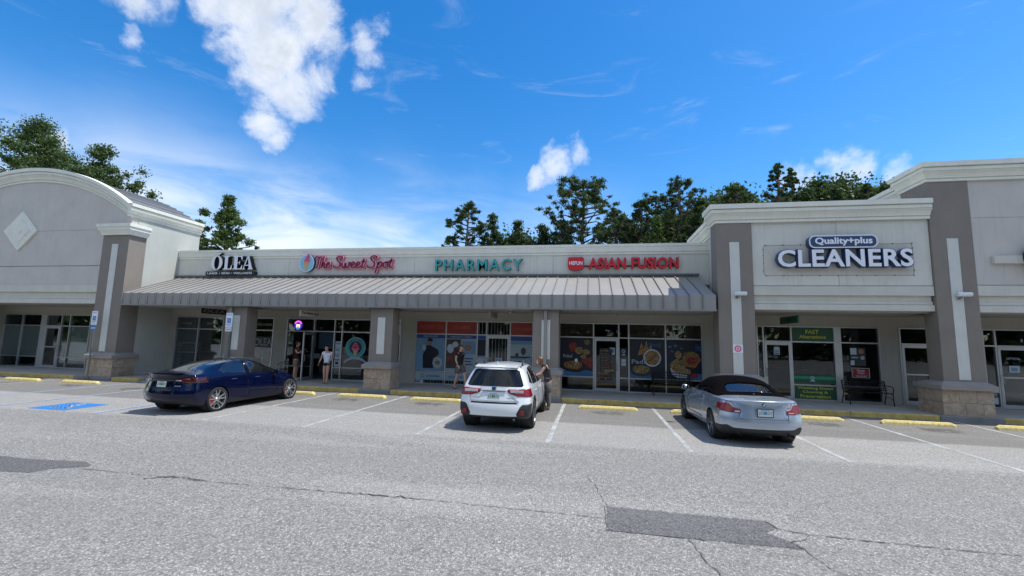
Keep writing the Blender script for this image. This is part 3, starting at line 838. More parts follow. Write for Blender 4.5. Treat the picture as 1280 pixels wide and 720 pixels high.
def storefront(parent, xs, doors=(), wide=(), z=(.15, .72, 2.36, 2.94), no_low=(), label=None, y=WY, mt_glass='shop_glass'):
    """aluminium storefront: mullions at xs; doors = {index: kind}; each pane and leaf is its own piece"""
    fr = MB(); t = .027; fy0, fy1 = y - .03, y + .07
    z0, zr, zt, z1 = z
    for i, x in enumerate(xs):
        hw = t
        fr.box(x - hw, x + hw, fy0, fy1, z0, z1 + .03)
    for a, b in wide: fr.box(a, b, fy0 - .004, fy1, z0 + .002, z1 + .027)
    for i in range(len(xs) - 1):
        a, b = xs[i] + t, xs[i + 1] - t
        if any(abs(a - t - w_[0]) < .03 for w_ in wide): continue
        fr.box(a, b, fy0 + .003, fy1, z1 - .02, z1 + .028)
        fr.box(a, b, fy0 + .003, fy1, zt - .025, zt + .025)
        if i not in doors:
            fr.box(a, b, fy0 + .003, fy1, z0 + .001, z0 + .05)
            if i not in no_low: fr.box(a, b, fy0 + .003, fy1, zr - .022, zr + .022)
    f = part(fr, 'storefront_window', 'frame_alu', parent)
    if label: f['label'] = label
    for i in range(len(xs) - 1):
        a, b = xs[i] + t, xs[i + 1] - t
        if any(abs(a - t - w_[0]) < .03 for w_ in wide): continue
        MB().box(a, b, y + .015, y + .023, zt + .025, z1 - .02).build('pane', mt_glass, f)
        if i in doors:
            if doors[i] == 'open': continue
            door_leaf(parent, a, b, z0 + .01, zt - .03, y, doors[i])
        elif i in no_low:
            MB().box(a, b, y + .015, y + .023, z0 + .05, zt - .025).build('pane', mt_glass, f)
        else:
            MB().box(a, b, y + .015, y + .023, zr + .022, zt - .025).build('pane', mt_glass, f)
            MB().box(a, b, y + .015, y + .023, z0 + .05, zr - .022).build('pane', mt_glass, f)
    return f
def door_leaf(parent, a, b, z0, z1, y, kind, lab=None):
    d = MB(); s = .085
    d.box(a + .004, a + s, y - .045, y + .01, z0, z1)
    d.box(b - s, b - .004, y - .045, y + .01, z0, z1)
    d.box(a + s, b - s, y - .044, y + .01, z1 - .11, z1)
    d.box(a + s, b - s, y - .044, y + .01, z0, z0 + .13)
    if 'rail' in kind: d.box(a + s, b - s, y - .043, y + .01, 1.22, 1.27)
    o = part(d, 'door', 'frame_alu', parent)
    if lab: o['label'] = lab
    MB().box(a + s, b - s, y - .022, y - .014, z0 + .13, z1 - .11).build('pane', 'shop_glass', o)
    hx = b - .05 if 'r' == kind[0] else a + .05
    MB().tube([(hx, y - .05, 1.02), (hx, y - .12, 1.04), (hx, y - .12, 1.30), (hx, y - .05, 1.32)], .013, 8).build('handle', 'grey_metal', o)
    return o

# ---- shop wall (one plane for the whole row) with openings
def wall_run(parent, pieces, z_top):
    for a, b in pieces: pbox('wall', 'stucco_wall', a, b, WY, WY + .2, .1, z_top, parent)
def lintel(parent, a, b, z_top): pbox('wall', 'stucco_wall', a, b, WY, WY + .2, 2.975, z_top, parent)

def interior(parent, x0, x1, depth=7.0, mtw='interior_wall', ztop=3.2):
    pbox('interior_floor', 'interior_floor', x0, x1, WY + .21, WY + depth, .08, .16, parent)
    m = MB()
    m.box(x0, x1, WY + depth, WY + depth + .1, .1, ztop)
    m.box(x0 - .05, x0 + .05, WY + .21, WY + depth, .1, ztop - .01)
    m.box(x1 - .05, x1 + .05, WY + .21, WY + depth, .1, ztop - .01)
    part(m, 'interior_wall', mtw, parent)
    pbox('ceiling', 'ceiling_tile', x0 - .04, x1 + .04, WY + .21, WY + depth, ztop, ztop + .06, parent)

# ---- arched building
AX0, AX1, AC = -33.35, -20.95, -27.15
def arch_z(x, top): return top - (10.6 - math.sqrt(10.6 ** 2 - (x - AC) ** 2))
front = [(AX0 + .05, 5.18)] + [(AX1 - .05, 5.18)]
N = 40
axs = [AX0 + .05 + (AX1 - AX0 - .1) * i / N for i in range(N + 1)]
def arch_slab(x0, x1, zlo, top, y0, y1, parent, name='arched_wall', mt='stucco_mid'):
    xs_ = [x0 + (x1 - x0) * i / N for i in range(N + 1)]
    pts = [(x, arch_z(x, top)) for x in xs_]
    if callable(zlo): pts += [(x, zlo(x)) for x in reversed(xs_)]
    else: pts += [(x1, zlo), (x0, zlo)]
    n = len(pts); half = N + 1; vs = [(x, y0, z) for x, z in pts] + [(x, y1, z) for x, z in pts]
    fs = []
    if callable(zlo):
        for i in range(N):
            fs += [(i, i + 1, n - 2 - i, n - 1 - i), (n + i + 1, n + i, 2 * n - 1 - i, 2 * n - 2 - i)]
    else: fs += [tuple(range(n)), tuple(range(2 * n - 1, n - 1, -1))]
    fs += [((i + 1) % n, i, i + n, (i + 1) % n + n) for i in range(n)]
    return part(MB().add(vs, fs), name, mt, parent)
arch_slab(AX0 + .05, AX1 - .05, 6.884, 9.42, 16.52, 16.8, arch_b)
pbox('wall_panel', 'stucco_mid', AX0 + .05, AX1 - .05, 16.52, 16.8, 5.18, 6.874, arch_b)
pbox('wall_panel', 'stucco_mid', AX0 + .05, AX1 - .05, 16.545, 16.8, 3.94, 5.16, arch_b)
band_mouldings(AX0 + 1.4, AX1 - 1.45, 16.53, 4.28, 3.40, arch_b)
# arched cornice
def arch_cornice():
    xs_ = [AX0 + .03 + (AX1 - AX0 - .06) * i / 56 for i in range(57)]
    k = len(CORN); vs = []
    for x in xs_:
        xx = min(max(x, AX0 - .2), AX1 + .2)
        for o, dz in CORN: vs.append((x, 16.52 - o * 1.1, arch_z(xx, 9.36) + dz * 1.03))
    fs = [(i * k + j, i * k + (j + 1) % k, (i + 1) * k + (j + 1) % k, (i + 1) * k + j) for i in range(56) for j in range(k)]
    fs = [tuple(reversed(f)) for f in fs] + [tuple(range(k)), tuple(56 * k + j for j in range(k - 1, -1, -1))]
    return part(MB().add(vs, fs), 'arched_cornice', 'trim_cornice', arch_b)
arch_cornice()
ZS = 7.44
pbox('side_wall', 'stucco_white', AX1 - .3, AX1 - .03, 16.8, 20.1, .1, ZS + .02, arch_b)
pbox('side_wall', 'stucco_white', AX0 + .03, AX0 + .3, 16.8, 20.1, .1, ZS + .02, arch_b)
pbox('rear_wall', 'stucco_white', AX0 + .3, AX1 - .3, 19.9, 20.1, 3.0, ZS, arch_b)
part(sweep([(AX1 - .03, 16.245), (AX1 - .03, 20.1)], ZS, CORN, .95), 'side_cornice', 'trim_cornice', arch_b)
part(sweep([(AX0 + .03, 20.1), (AX0 + .03, 16.245)], ZS, CORN, .95), 'side_cornice', 'trim_cornice', arch_b)
# barrel roof with standing seams, each sheet its own piece
nb = 26
for i in range(nb):
    xa = AX0 + .02 + (AX1 - AX0 - .04) * i / nb; xb = AX0 + .02 + (AX1 - AX0 - .04) * (i + 1) / nb
    za, zb = arch_z(xa, 9.86), arch_z(xb, 9.86)
    m = MB()
    m.add([(xa, 16.8, za), (xb, 16.8, zb), (xb, 20.25, zb), (xa, 20.25, za), (xa, 16.8, za - .05), (xb, 16.8, zb - .05), (xb, 20.25, zb - .05), (xa, 20.25, za - .05)],
          [(0, 1, 2, 3), (5, 4, 7, 6), (4, 5, 1, 0), (6, 7, 3, 2), (5, 6, 2, 1), (7, 4, 0, 3)])
    m.box(xa - .014, xa + .014, 16.8, 20.25, za - .03, za + .06)
    part(m, 'roof_sheet', 'barrel_metal', arch_b)
arch_slab(AX0 + .05, AX1 - .05, 7.45, 9.75, 20.1, 20.2, arch_b, 'rear_gable', 'stucco_white')
# capitals and columns
for cx in (-21.69, AX0 + .74):
    part(sweep([(cx - .70, 17.25), (cx - .70, 16.46), (cx + .74, 16.46), (cx + .74, 17.25)], 6.58, [(0, 0), (.09, 0), (.09, .07), (.11, .10), (.16, .20), (.19, .22), (.19, .34), (.235, .36), (.235, .50), (0, .52)]), 'column_capital', 'trim_cornice', arch_b)
column(-21.69, 1.46, 6.6, (1.24, 6.16), 1.40, arch_b, depth=.8, sx=-21.55, stripe_w=.17)
column(AX0 + .74, 1.46, 6.6, (1.24, 6.16), 1.40, arch_b, depth=.8, stripe_w=.17)
# diamond plaque
dm = empty('diamond_plaque', (-27.45, 16.52, 6.9), label='white stepped diamond plaque on the arched grey wall', cat='wall plaque')
for s, y0, nm in ((1.02, -.09, 'plaque_plate'), (.62, -.12, 'plaque_step'), (.50, -.105, 'plaque_step'), (.16, -.15, 'plaque_boss')):
    poly_plate([(0, s * .95), (-s, 0), (0, -s * .95), (s, 0)], y0, .08, 'trim_cornice', parent=dm, name=nm)
# storefront
L1x = [-32.0, -31.6, -30.47, -29.15, -28.82, -27.80, -27.24, -25.93, -25.6]
storefront(arch_b, [-31.75, -30.47, -29.15, -28.82, -27.80, -27.24, -25.93], doors={3: 'r rail'}, wide=[(-29.17, -28.80)])
wall_run(arch_b, [(AX0, -31.78), (-25.9, AX1 - .3)], 3.42); lintel(arch_b, -31.78, -25.9, 3.42)
for a, b in ((-31.71, -30.51), (-30.43, -29.19), (-27.2, -25.97)):
    pbox('window_blind', 'blind_cream', a, b, WY + .06, WY + .075, .76, 2.33, arch_b)
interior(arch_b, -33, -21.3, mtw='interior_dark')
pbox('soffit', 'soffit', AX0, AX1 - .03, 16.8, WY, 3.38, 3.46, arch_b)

# ---- low building under the canopy
LX0, LX1 = AX1 - .03, 4.72
runs = [(-20.62, -17.85), (-16.19, -15.06), (-14.36, -8.55), (-7.82, -2.49), (-1.39, 4.35)]
storefront(low_b, [-20.60, -19.29, -17.88], no_low=(0, 1))
storefront(low_b, [-16.17, -15.08], no_low=(0,))
storefront(low_b, [-14.34, -12.91, -11.85, -11.46, -10.03, -8.57], doors={1: 'open'})
storefront(low_b, [-7.81, -6.40, -4.97, -4.55, -3.50, -2.51], doors={3: 'l'})
storefront(low_b, [-1.37, .05, 1.08, 1.48, 2.93, 4.33], doors={1: 'r'})
px = LX0
for a, b in runs:
    wall_run(low_b, [(px, a)], 3.36); lintel(low_b, a, b, 3.36); px = b
wall_run(low_b, [(px, 6.36)], 3.36)
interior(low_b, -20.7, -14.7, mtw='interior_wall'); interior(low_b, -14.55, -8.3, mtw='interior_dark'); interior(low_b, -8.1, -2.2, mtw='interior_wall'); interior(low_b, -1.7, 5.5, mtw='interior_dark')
# open door leaf of the ice cream shop (hinged at x=-12.91, swung out)
od = empty('open_door_pivot')
bpy.data.objects.remove(od)
def open_leaf():
    M4 = Matrix.Translation((-12.90, WY - .04, 0)) @ Matrix.Rotation(R(-80), 4, 'Z')
    d = MB(); w_ = .98; s = .085
    for a, b, c, e in ((0, s, .17, 2.3), (w_ - s, w_, .17, 2.3), (s, w_ - s, 2.19, 2.3), (s, w_ - s, .17, .30)):
        d.box(a, b, -.03, .025, c, e, None, M4)
    o = part(d, 'door', 'frame_alu', low_b); o['label'] = 'glass door of the ice cream shop standing open'
    MB().box(s, w_ - s, -.006, .002, .30, 2.19, None, M4).build('pane', 'shop_glass', o)
    MB().tube([M4 @ Vector(p) for p in ((w_ - .05, .03, 1.0), (w_ - .05, .09, 1.02), (w_ - .05, .09, 1.3), (w_ - .05, .03, 1.32))], .013).build('handle', 'grey_metal', o)
open_leaf()
# parapet: stucco panels with open joints, cornice on top
pj = [LX0, -14.6, -8.11, -1.69, LX1]
for a, b in zip(pj[:-1], pj[1:]): pbox('wall_panel', 'stucco_light', a + .006, b - .006, 19.05, 19.3, 4.6, 5.93, low_b)
pbox('wall_backing', 'concrete_dark', LX0, LX1, 19.08, 19.35, 3.3, 5.9, low_b)
part(sweep([(LX0, 19.05), (LX1, 19.05)], 5.90, [(0, 0), (.035, 0), (.035, .07), (.015, .075), (.015, .10), (.06, .115), (.06, .14), (.075, .32), (.10, .335), (.10, .44), (0, .46)]), 'parapet_cornice', 'trim_cornice', low_b)
pbox('parapet_back', 'stucco_light', LX0, LX1, 19.35, 19.5, 4.4, 6.3, low_b)
pbox('flat_roof', 'concrete', LX0, LX1, 19.5, 34, 4.3, 4.5, low_b)
pbox('rear_wall', 'stucco_wall', LX0, LX1, 33.8, 34, .1, 4.6, low_b)
for cx, lb in ((-14.9, None), (-8.27, None), (-1.70, None)):
    column(cx, .95, 3.30, (1.5, 2.95), 1.12, low_b, n_front=2, depth=.62, sdepth=.92)
    pbox('column_top_plate', 'metal_roof_dark', cx - .56, cx + .56, 16.38, 17.2, 3.27, 3.32, low_b)
# canopy
can = MB()
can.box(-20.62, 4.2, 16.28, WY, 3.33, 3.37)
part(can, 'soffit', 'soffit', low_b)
cnp = MB()
cnp.box(-20.64, 4.22, 16.195, 16.26, 3.32, 3.385)
cnp.box(-20.64, 4.22, 16.17, 16.2, 3.33, 3.35)
cnp.box(-20.64, -20.60, 16.22, 19.0, 3.38, 3.84)
canopy = part(cnp, 'canopy', 'metal_roof', low_b)
npan = 57; pw = (4.2 + 20.6) / npan
zf = 3.87; slope = (4.95 - zf) / (19.05 - 16.2)
pm = MB()
y0, y1 = 16.2, 19.05
pm.add([(.0, y0, 3.385), (pw, y0, 3.385), (pw, y0, zf), (0, y0, zf), (pw, y1, 4.95), (0, y1, 4.95),
        (0, y0 + .03, 3.385), (pw, y0 + .03, 3.385), (pw, y1, 4.90), (0, y1, 4.90)],
       [(0, 1, 2, 3), (3, 2, 4, 5), (1, 0, 6, 7), (7, 6, 9, 8)], 'metal_roof')
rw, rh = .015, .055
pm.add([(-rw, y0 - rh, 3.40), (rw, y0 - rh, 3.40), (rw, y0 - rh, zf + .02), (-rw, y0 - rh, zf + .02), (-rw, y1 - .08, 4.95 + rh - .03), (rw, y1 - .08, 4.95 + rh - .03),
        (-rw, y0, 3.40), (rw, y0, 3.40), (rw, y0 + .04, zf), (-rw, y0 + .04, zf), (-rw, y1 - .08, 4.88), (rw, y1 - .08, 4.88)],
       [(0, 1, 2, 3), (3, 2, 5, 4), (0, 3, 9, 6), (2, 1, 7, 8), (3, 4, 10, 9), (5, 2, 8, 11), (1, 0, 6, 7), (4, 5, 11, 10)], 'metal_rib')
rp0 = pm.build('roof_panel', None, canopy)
rp0.location.x = -20.6
for k in range(1, npan):
    o = rp0.copy(); COL.objects.link(o); o.parent = canopy
    o.location = (-20.6 + k * pw, 0, random.uniform(-.002, .002))
fl = MB(); fl.box(LX0, 4.3, 18.93, 19.05, 4.975, 5.05)
fl.build('flashing', 'metal_roof_dark', canopy)
MB().prism([(16.46, 3.84), (19.05, 4.93), (19.05, 4.88), (16.46, 3.78)], 'x', LX0, -20.6).build('side_flashing', 'metal_roof_dark', canopy)

# ---- cleaners building
CX0, CX1 = 4.34, 10.95
for a, b in ((5.5, 8.20), (8.212, CX1)): pbox('wall_panel', 'stucco_light', a, b, 16.53, 16.8, 4.26, 6.50, cln_b)
pbox('wall_backing', 'concrete_dark', 5.5, CX1, 16.56, 16.82, 4.27, 6.9, cln_b)
part(sweep([(4.72, 22), (4.72, 17.12), (CX0, 17.12), (CX0, 16.47), (CX1 + .01, 16.47)], 6.48, CORN, 1.03), 'cornice', 'trim_cornice', cln_b)
band_mouldings(5.5, CX1, 16.54, 4.26, 3.42, cln_b)
pbox('side_wall', 'stucco_light', 4.72, 4.95, 17.1, 22, 3.36, 6.9, cln_b)
pbox('parapet_core', 'stucco_light', 4.4, CX1, 16.5, 16.8, 6.5, 7.1, cln_b)
pbox('flat_roof', 'concrete', 4.95, 11.4, 16.82, 26, 6.1, 6.3, cln_b)
pbox('rear_wall', 'stucco_wall', 4.8, 11.5, 25.8, 26, .1, 6.2, cln_b)
column(4.92, 1.17, 6.5, (1.13, 5.79), 1.38, cln_b, depth=.67, sx=4.92)
pbox('pier_side', 'stucco_taupe', 4.36, 4.75, 17.12, 17.3, .15, 6.5, cln_b)
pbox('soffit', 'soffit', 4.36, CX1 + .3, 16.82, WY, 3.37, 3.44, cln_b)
storefront(cln_b, [6.38, 6.60, 7.60, 9.11, 9.31, 10.62], doors={1: 'l'}, wide=[(9.09, 9.33)])
storefront(cln_b, [11.31, 12.28], doors={0: 'r rail'})
wall_run(cln_b, [(10.645, 11.29), (12.30, 13.93)], 3.38)
lintel(cln_b, 6.36, 10.645, 3.38); lintel(cln_b, 11.29, 12.30, 3.38)
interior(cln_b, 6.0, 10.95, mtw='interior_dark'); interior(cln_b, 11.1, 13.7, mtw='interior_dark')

# ---- corner building (runs on past the picture's right edge)
RX0, RX1 = 10.96, 22.0
pbox('wall_panel', 'stucco_mid', 12.13, RX1, 16.50, 16.8, 6.485, 7.76, cor_b)
pbox('wall_panel', 'stucco_mid', 12.13, RX1, 16.50, 16.8, 4.28, 6.475, cor_b)
pbox('wall_backing', 'concrete_dark', 12.1, RX1, 16.53, 16.82, 4.29, 8.2, cor_b)
band_mouldings(12.13, RX1, 16.51, 4.28, 3.40, cor_b)
part(sweep([(11.55, 26), (11.55, 17.72), (RX0, 17.72), (RX0, 16.46), (RX1, 16.46)], 7.73, CORN, 1.0), 'cornice', 'trim_cornice', cor_b)
pbox('side_wall', 'stucco_taupe', 11.55, 11.8, 17.7, 26, 3.4, 8.3, cor_b)
pbox('parapet_core', 'stucco_mid', 11.0, RX1, 16.52, 16.8, 7.76, 8.33, cor_b)
pbox('upper_pier', 'stucco_taupe', RX0, 11.6, 17.05, 17.72, 3.37, 7.75, cor_b)
pbox('flat_roof', 'concrete', 11.8, RX1, 16.82, 26, 7.3, 7.5, cor_b)
pbox('rear_wall', 'stucco_wall', 11.6, RX1, 25.8, 26, .1, 7.4, cor_b)
column(11.545, 1.165, 7.75, (1.25, 5.80), 1.38, cor_b, depth=.62, sdepth=1.08, sx=11.48)
pbox('soffit', 'soffit', 11.3, RX1, 16.82, WY, 3.37, 3.44, cor_b)
storefront(cor_b, [13.95, 14.33, 15.42, 15.8, 17.2, 18.6], doors={1: 'l rail'})
wall_run(cor_b, [(18.62, RX1)], 3.38); lintel(cor_b, 13.93, 18.62, 3.38)
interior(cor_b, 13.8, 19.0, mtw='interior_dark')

# ================================================================ SIGNS ON THE WALLS
def put(objs, thing_):
    for o in (objs if isinstance(objs, list) else [objs]): adopt(o, thing_)
    return objs
def thing_at(name, loc, label, cat, group=None):
    return empty(name, loc, 0, label, cat, group)
def plates(polys, yf, depth, mt, side, thing_, name='letter'):
    """one mesh out of several extruded polygons (x,z)"""
    mb = MB()
    for pts in polys:
        n = len(pts)
        a = sum(pts[i][0] * pts[(i + 1) % n][1] - pts[(i + 1) % n][0] * pts[i][1] for i in range(n))
        if a < 0: pts = pts[::-1]
        vs = [(x, yf, z) for x, z in pts] + [(x, yf + depth, z) for x, z in pts]
        o = len(mb.v); mb.v += vs
        mb.f.append(tuple(o + i for i in range(n))); mb.m.append(mb.mi(mt))
        mb.f += [(o + (i + 1) % n, o + i, o + i + n, o + (i + 1) % n + n) for i in range(n)]
        mb.m += [mb.mi(side)] * n
    return adopt(mb.build(name, None), thing_)
def ring(cx, cz, ro, ri, n=24, a0=0, a1=360):
    """ring as quads; ro, ri are (rx, rz)"""
    out = []
    for i in range(n):
        a, b = R(a0 + (a1 - a0) * i / n), R(a0 + (a1 - a0) * (i + 1) / n)
        out.append([(cx + ro[0] * math.cos(a), cz + ro[1] * math.sin(a)), (cx + ro[0] * math.cos(b), cz + ro[1] * math.sin(b)),
                    (cx + ri[0] * math.cos(b), cz + ri[1] * math.sin(b)), (cx + ri[0] * math.cos(a), cz + ri[1] * math.sin(a))])
    return out
def ribbon(pts, w, closed=False):
    """round-ended stroke: smooth curve through pts as quads"""
    P = [Vector((x, 0, z)) for x, z in pts]; Q = []
    for i in range(len(P) - 1):
        p0, p1, p2, p3 = P[max(i - 1, 0)], P[i], P[i + 1], P[min(i + 2, len(P) - 1)]
        for k in range(5):
            t = k / 5
            Q.append(0.5 * ((2 * p1) + (p2 - p0) * t + (2 * p0 - 5 * p1 + 4 * p2 - p3) * t * t + (3 * p1 - p0 - 3 * p2 + p3) * t ** 3))
    Q.append(P[-1]); L, Rr = [], []
    n = len(Q)
    for i, q in enumerate(Q):
        d = (Q[min(i + 1, n - 1)] - Q[max(i - 1, 0)]).normalized(); nn_ = Vector((-d.z, 0, d.x))
        ww = w * (0.75 if i in (0, n - 1) else 1.0) * (1.18 if abs(d.z) > .7 else .82)
        L.append(q + nn_ * ww / 2); Rr.append(q - nn_ * ww / 2)
    return [[(L[i].x, L[i].z), (L[i + 1].x, L[i + 1].z), (Rr[i + 1].x, Rr[i + 1].z), (Rr[i].x, Rr[i].z)] for i in range(n - 1)]

# ÓLEA
t = thing_at('wall_sign', (-17.7, 19.05, 5.3), 'white serif letters with an accent over a black strip, leftmost sign above the canopy', 'shop sign')
Z0, H = 5.32, .68
def sc(polys, x, w_, z0=None, h=None): return [[(x + u * w_, (Z0 if z0 is None else z0) + v * (H if h is None else h)) for u, v in p] for p in polys]
gO = ring(.5, .5, (.5, .52), (.22, .47))
gL = [[(0, 0), (1, 0), (1, .07), (0, .07)], [(.16, .07), (.5, .07), (.5, .93), (.16, .93)], [(0, .93), (.66, .93), (.66, 1), (0, 1)], [(.80, .07), (1, .07), (1, .34), (.95, .34)]]
gE = [[(0, 0), (1, 0), (1, .07), (0, .07)], [(.14, .07), (.46, .07), (.46, .93), (.14, .93)], [(0, .93), (.96, .93), (.96, 1), (0, 1)], [(.80, .07), (1, .07), (1, .32), (.95, .32)],
      [(.78, .93), (.96, .93), (.96, .70), (.91, .70)], [(.46, .47), (.68, .47), (.68, .53), (.46, .53)], [(.68, .36), (.73, .36), (.73, .64), (.68, .64)]]
gA = [[(0, 0), (.30, 0), (.30, .06), (0, .06)], [(.10, .06), (.17, .06), (.50, .88), (.44, 1.0)], [(.44, 1.0), (.50, .88), (.62, .06), (.93, .06), (.56, 1.0)], [(.54, 0), (1.0, 0), (1.0, .06), (.54, .06)], [(.245, .27), (.585, .27), (.575, .33), (.27, .33)]]
for g, x, w_ in ((gO, -18.81, .66), (gL, -18.10, .50), (gE, -17.55, .54), (gA, -17.02, .62)):
    plates(sc(g, x, w_), 18.80, .10, 'sign_white', 'sign_black', t)
    plates([[(u + .03, v - .0) for u, v in p] for p in sc(g, x, w_)], 18.90, .13, 'sign_black', 'sign_black', t, 'letter_return')
plates([[(-18.50, 6.06), (-18.42, 6.05), (-18.25, 6.14), (-18.28, 6.18)]], 18.80, .2, 'sign_white', 'sign_black', t, 'accent_mark')
adopt(cbox('sign_box', 'sign_black', -19.10, -16.32, 18.82, 19.05, 5.04, 5.235, .012), t)
put(text_parts('LASER \u2022 SKIN \u2022 WELLNESS', -18.98, -16.44, 5.085, 5.19, 18.812, .008, 'sign_white', bold=.012, name='lettering', split=False, spacing=1.1), t)

# The Sweet Spot
t = thing_at('wall_sign', (-11.3, 19.05, 5.3), 'maroon and pink script letters beside a round ice cream emblem', 'shop sign')
GL = {'T': ([[(-.1, 1.62), (.25, 1.98), (.8, 1.88), (1.35, 2.0)], [(.75, 1.88), (.62, 1.0), (.40, .15), (.1, .05)]], 1.2),
      'h': ([[(.48, 1.95), (.28, 1.0), (.08, 0)], [(.14, .35), (.48, .95), (.66, .80), (.56, .25), (.72, .02), (.95, .2)]], .95),
      'e': ([[(.10, .42), (.50, .58), (.60, .90), (.34, 1.0), (.10, .60), (.16, .12), (.48, .02), (.85, .30)]], .82),
      'S': ([[(1.20, 1.50), (1.22, 1.88), (.80, 2.0), (.42, 1.70), (.58, 1.25), (.95, .85), (.88, .25), (.42, .02), (.0, .15), (-.05, .45)]], 1.25),
      'w': ([[(0, .85), (.12, .15), (.34, .02), (.60, .85)], [(.60, .85), (.64, .12), (.88, .03), (1.12, .55), (1.12, .95), (1.38, .82)]], 1.35),
      't': ([[(.42, 1.55), (.22, .75), (.12, .2), (.28, .02), (.52, .2)], [(.0, 1.08), (.58, 1.12)]], .6),
      'p': ([[(.32, 1.0), (.08, .1), (-.14, -.85)], [(.20, .55), (.50, 1.0), (.74, .85), (.68, .30), (.40, .02), (.14, .18)]], .9),
      'o': ([[(.50, 1.0), (.16, .75), (.10, .25), (.36, .02), (.64, .30), (.64, .78), (.46, 1.0), (.62, .85), (.88, .95)]], .85)}
def script_word(word, x0, x1, z0, u, lw, thing_):
    tot = sum(GL[c][1] for c in word); sx = (x1 - x0) / tot; x = x0
    for c in word:
        st, adv = GL[c]
        for wd, y_, d_, mt, sd, nm in ((lw + .055, 18.90, .14, 'sign_white', 'sign_pink', 'letter_outline'), (lw + .022, 18.885, .014, 'sign_pink', 'sign_pink', 'letter_outline'), (lw, 18.868, .016, 'sign_maroon', 'sign_maroon', 'letter')):
            polys = []
            for s_ in st: polys += ribbon([(x + a * sx, z0 + b * u) for a, b in s_], wd)
            plates(polys, y_, d_, mt, sd, thing_, nm)
        x += adv * sx
script_word('The', -13.10, -12.28, 5.37, .285, .058, t)
script_word('Sweet', -12.10, -10.50, 5.37, .285, .068, t)
script_word('Spot', -10.36, -9.10, 5.37, .285, .068, t)
ex, ez = -13.55, 5.62
plates([ell(ex, ez, .40, .43, 28)], 18.89, .16, 'sign_white', 'sign_navy', t, 'emblem_disc')
plates([ell(ex, ez, .365, .395, 28)], 18.882, .008, 'sign_sky', 'sign_sky', t, 'emblem_disc')
plates([[(ex - .12, ez + .10), (ex + .14, ez + .06), (ex + .16, ez - .02), (ex + .0, ez - .40), (ex - .06, ez - .38), (ex - .15, ez + .02)]], 18.872, .01, 'sign_tan', 'sign_tan', t, 'emblem_cone')
plates([ell(ex + .02, ez + .12, .17, .09, 12), ell(ex + .05, ez + .25, .13, .08, 12), ell(ex + .09, ez + .37, .07, .09, 10)], 18.860, .01, 'sign_pink', 'sign_pink', t, 'emblem_swirl')

# PHARMACY
t = thing_at('wall_sign', (-5.0, 19.05, 5.3), 'teal raised block letters reading PHARMACY on the pale parapet', 'shop sign')
put(text_parts('PHARMACY', -7.04, -3.02, 5.21, 5.73, 18.87, .16, 'sign_teal', 'sign_teal_side', bold=.016, spacing=1.22), t)
# HEFUN ASIAN FUSION
t = thing_at('wall_sign', (1.3, 19.05, 5.3), 'red raised block letters after a red tablet, above the restaurant', 'shop sign')
put(text_parts('ASIAN FUSION', -.17, 3.50, 5.25, 5.74, 18.86, .15, 'sign_red', 'sign_red_side', bold=.034, spacing=1.04), t)
adopt(box('raceway', 'sign_red_side', -.40, 3.45, 18.96, 19.04, 5.36, 5.42), t)
tab = rrect(-1.04, -.36, 5.30, 5.77, .08) ; tab = [p for p in tab if p[1] > 5.39] ; tab = tab + ell(-.70, 5.34, .34, .15, 12, 180, 360)
tab = sorted(tab, key=lambda p: math.atan2(p[1] - 5.5, p[0] + .7))
plates([tab], 18.86, .17, 'sign_red', 'sign_red_side', t, 'logo_tablet')
put(text_parts('HEFUN', -.98, -.42, 5.43, 5.59, 18.852, .008, 'sign_white', bold=.02, name='lettering', split=False), t)
# CLEANERS
t = thing_at('wall_sign', (8.3, 16.53, 4.9), 'large white CLEANERS letters with dark edges under a navy capsule', 'shop sign')
put(text_parts('CLEANERS', 6.25, 10.30, 4.86, 5.46, 16.28, .03, 'sign_white', 'sign_navy', bold=.026, spacing=1.06), t)
put(text_parts('CLEANERS', 6.225, 10.335, 4.835, 5.485, 16.31, .17, 'sign_navy', 'sign_navy', bold=.050, spacing=1.06, name='letter_return'), t)
plates([rrect(7.24, 9.30, 5.50, 5.94, .18)], 16.27, .25, 'sign_white', 'sign_navy', t, 'capsule_box')
plates([rrect(7.28, 9.26, 5.54, 5.90, .15)], 16.262, .008, 'sign_navy', 'sign_navy', t, 'capsule_face')
put(text_parts('Quality+plus', 7.42, 9.14, 5.57, 5.86, 16.25, .012, 'sign_white', bold=.028, name='lettering', split=False), t)
# outline left by an older sign, with anchor stubs
mat('ghost_patch', (0.60, 0.575, 0.50), 0.9, var=0.10, vscale=3, streak=.25)
gh = thing_at('sign_outline', (8.2, 16.53, 5.1), 'weathered rectangular outline of an older sign around the CLEANERS letters', 'old sign outline')
plates([rrect(5.88, 10.44, 4.60, 5.67, .10)], 16.526, .003, 'ghost_patch', 'ghost_patch', gh, 'patch')
rr_ = rrect(5.88, 10.44, 4.60, 5.67, .10); rr_.append(rr_[0])
adopt(MB().tube([(x, 16.522, z) for x, z in rr_], .006, 5, None).build('bead', 'cap_stone'), gh)
st = MB()
for x in [5.95 + .56 * i for i in range(9)]:
    st.box(x - .012, x + .012, 16.50, 16.53, 5.655, 5.69); st.box(x - .015, x + .012, 16.505, 16.53, 4.585, 4.61)
for z in (4.75, 5.02, 5.3, 5.5):
    st.box(5.865, 5.885, 16.505, 16.53, z, z + .03); st.box(10.43, 10.455, 16.505, 16.53, z, z + .03)
adopt(st.build('anchor_stubs', 'bark', kind='stuff'), gh)
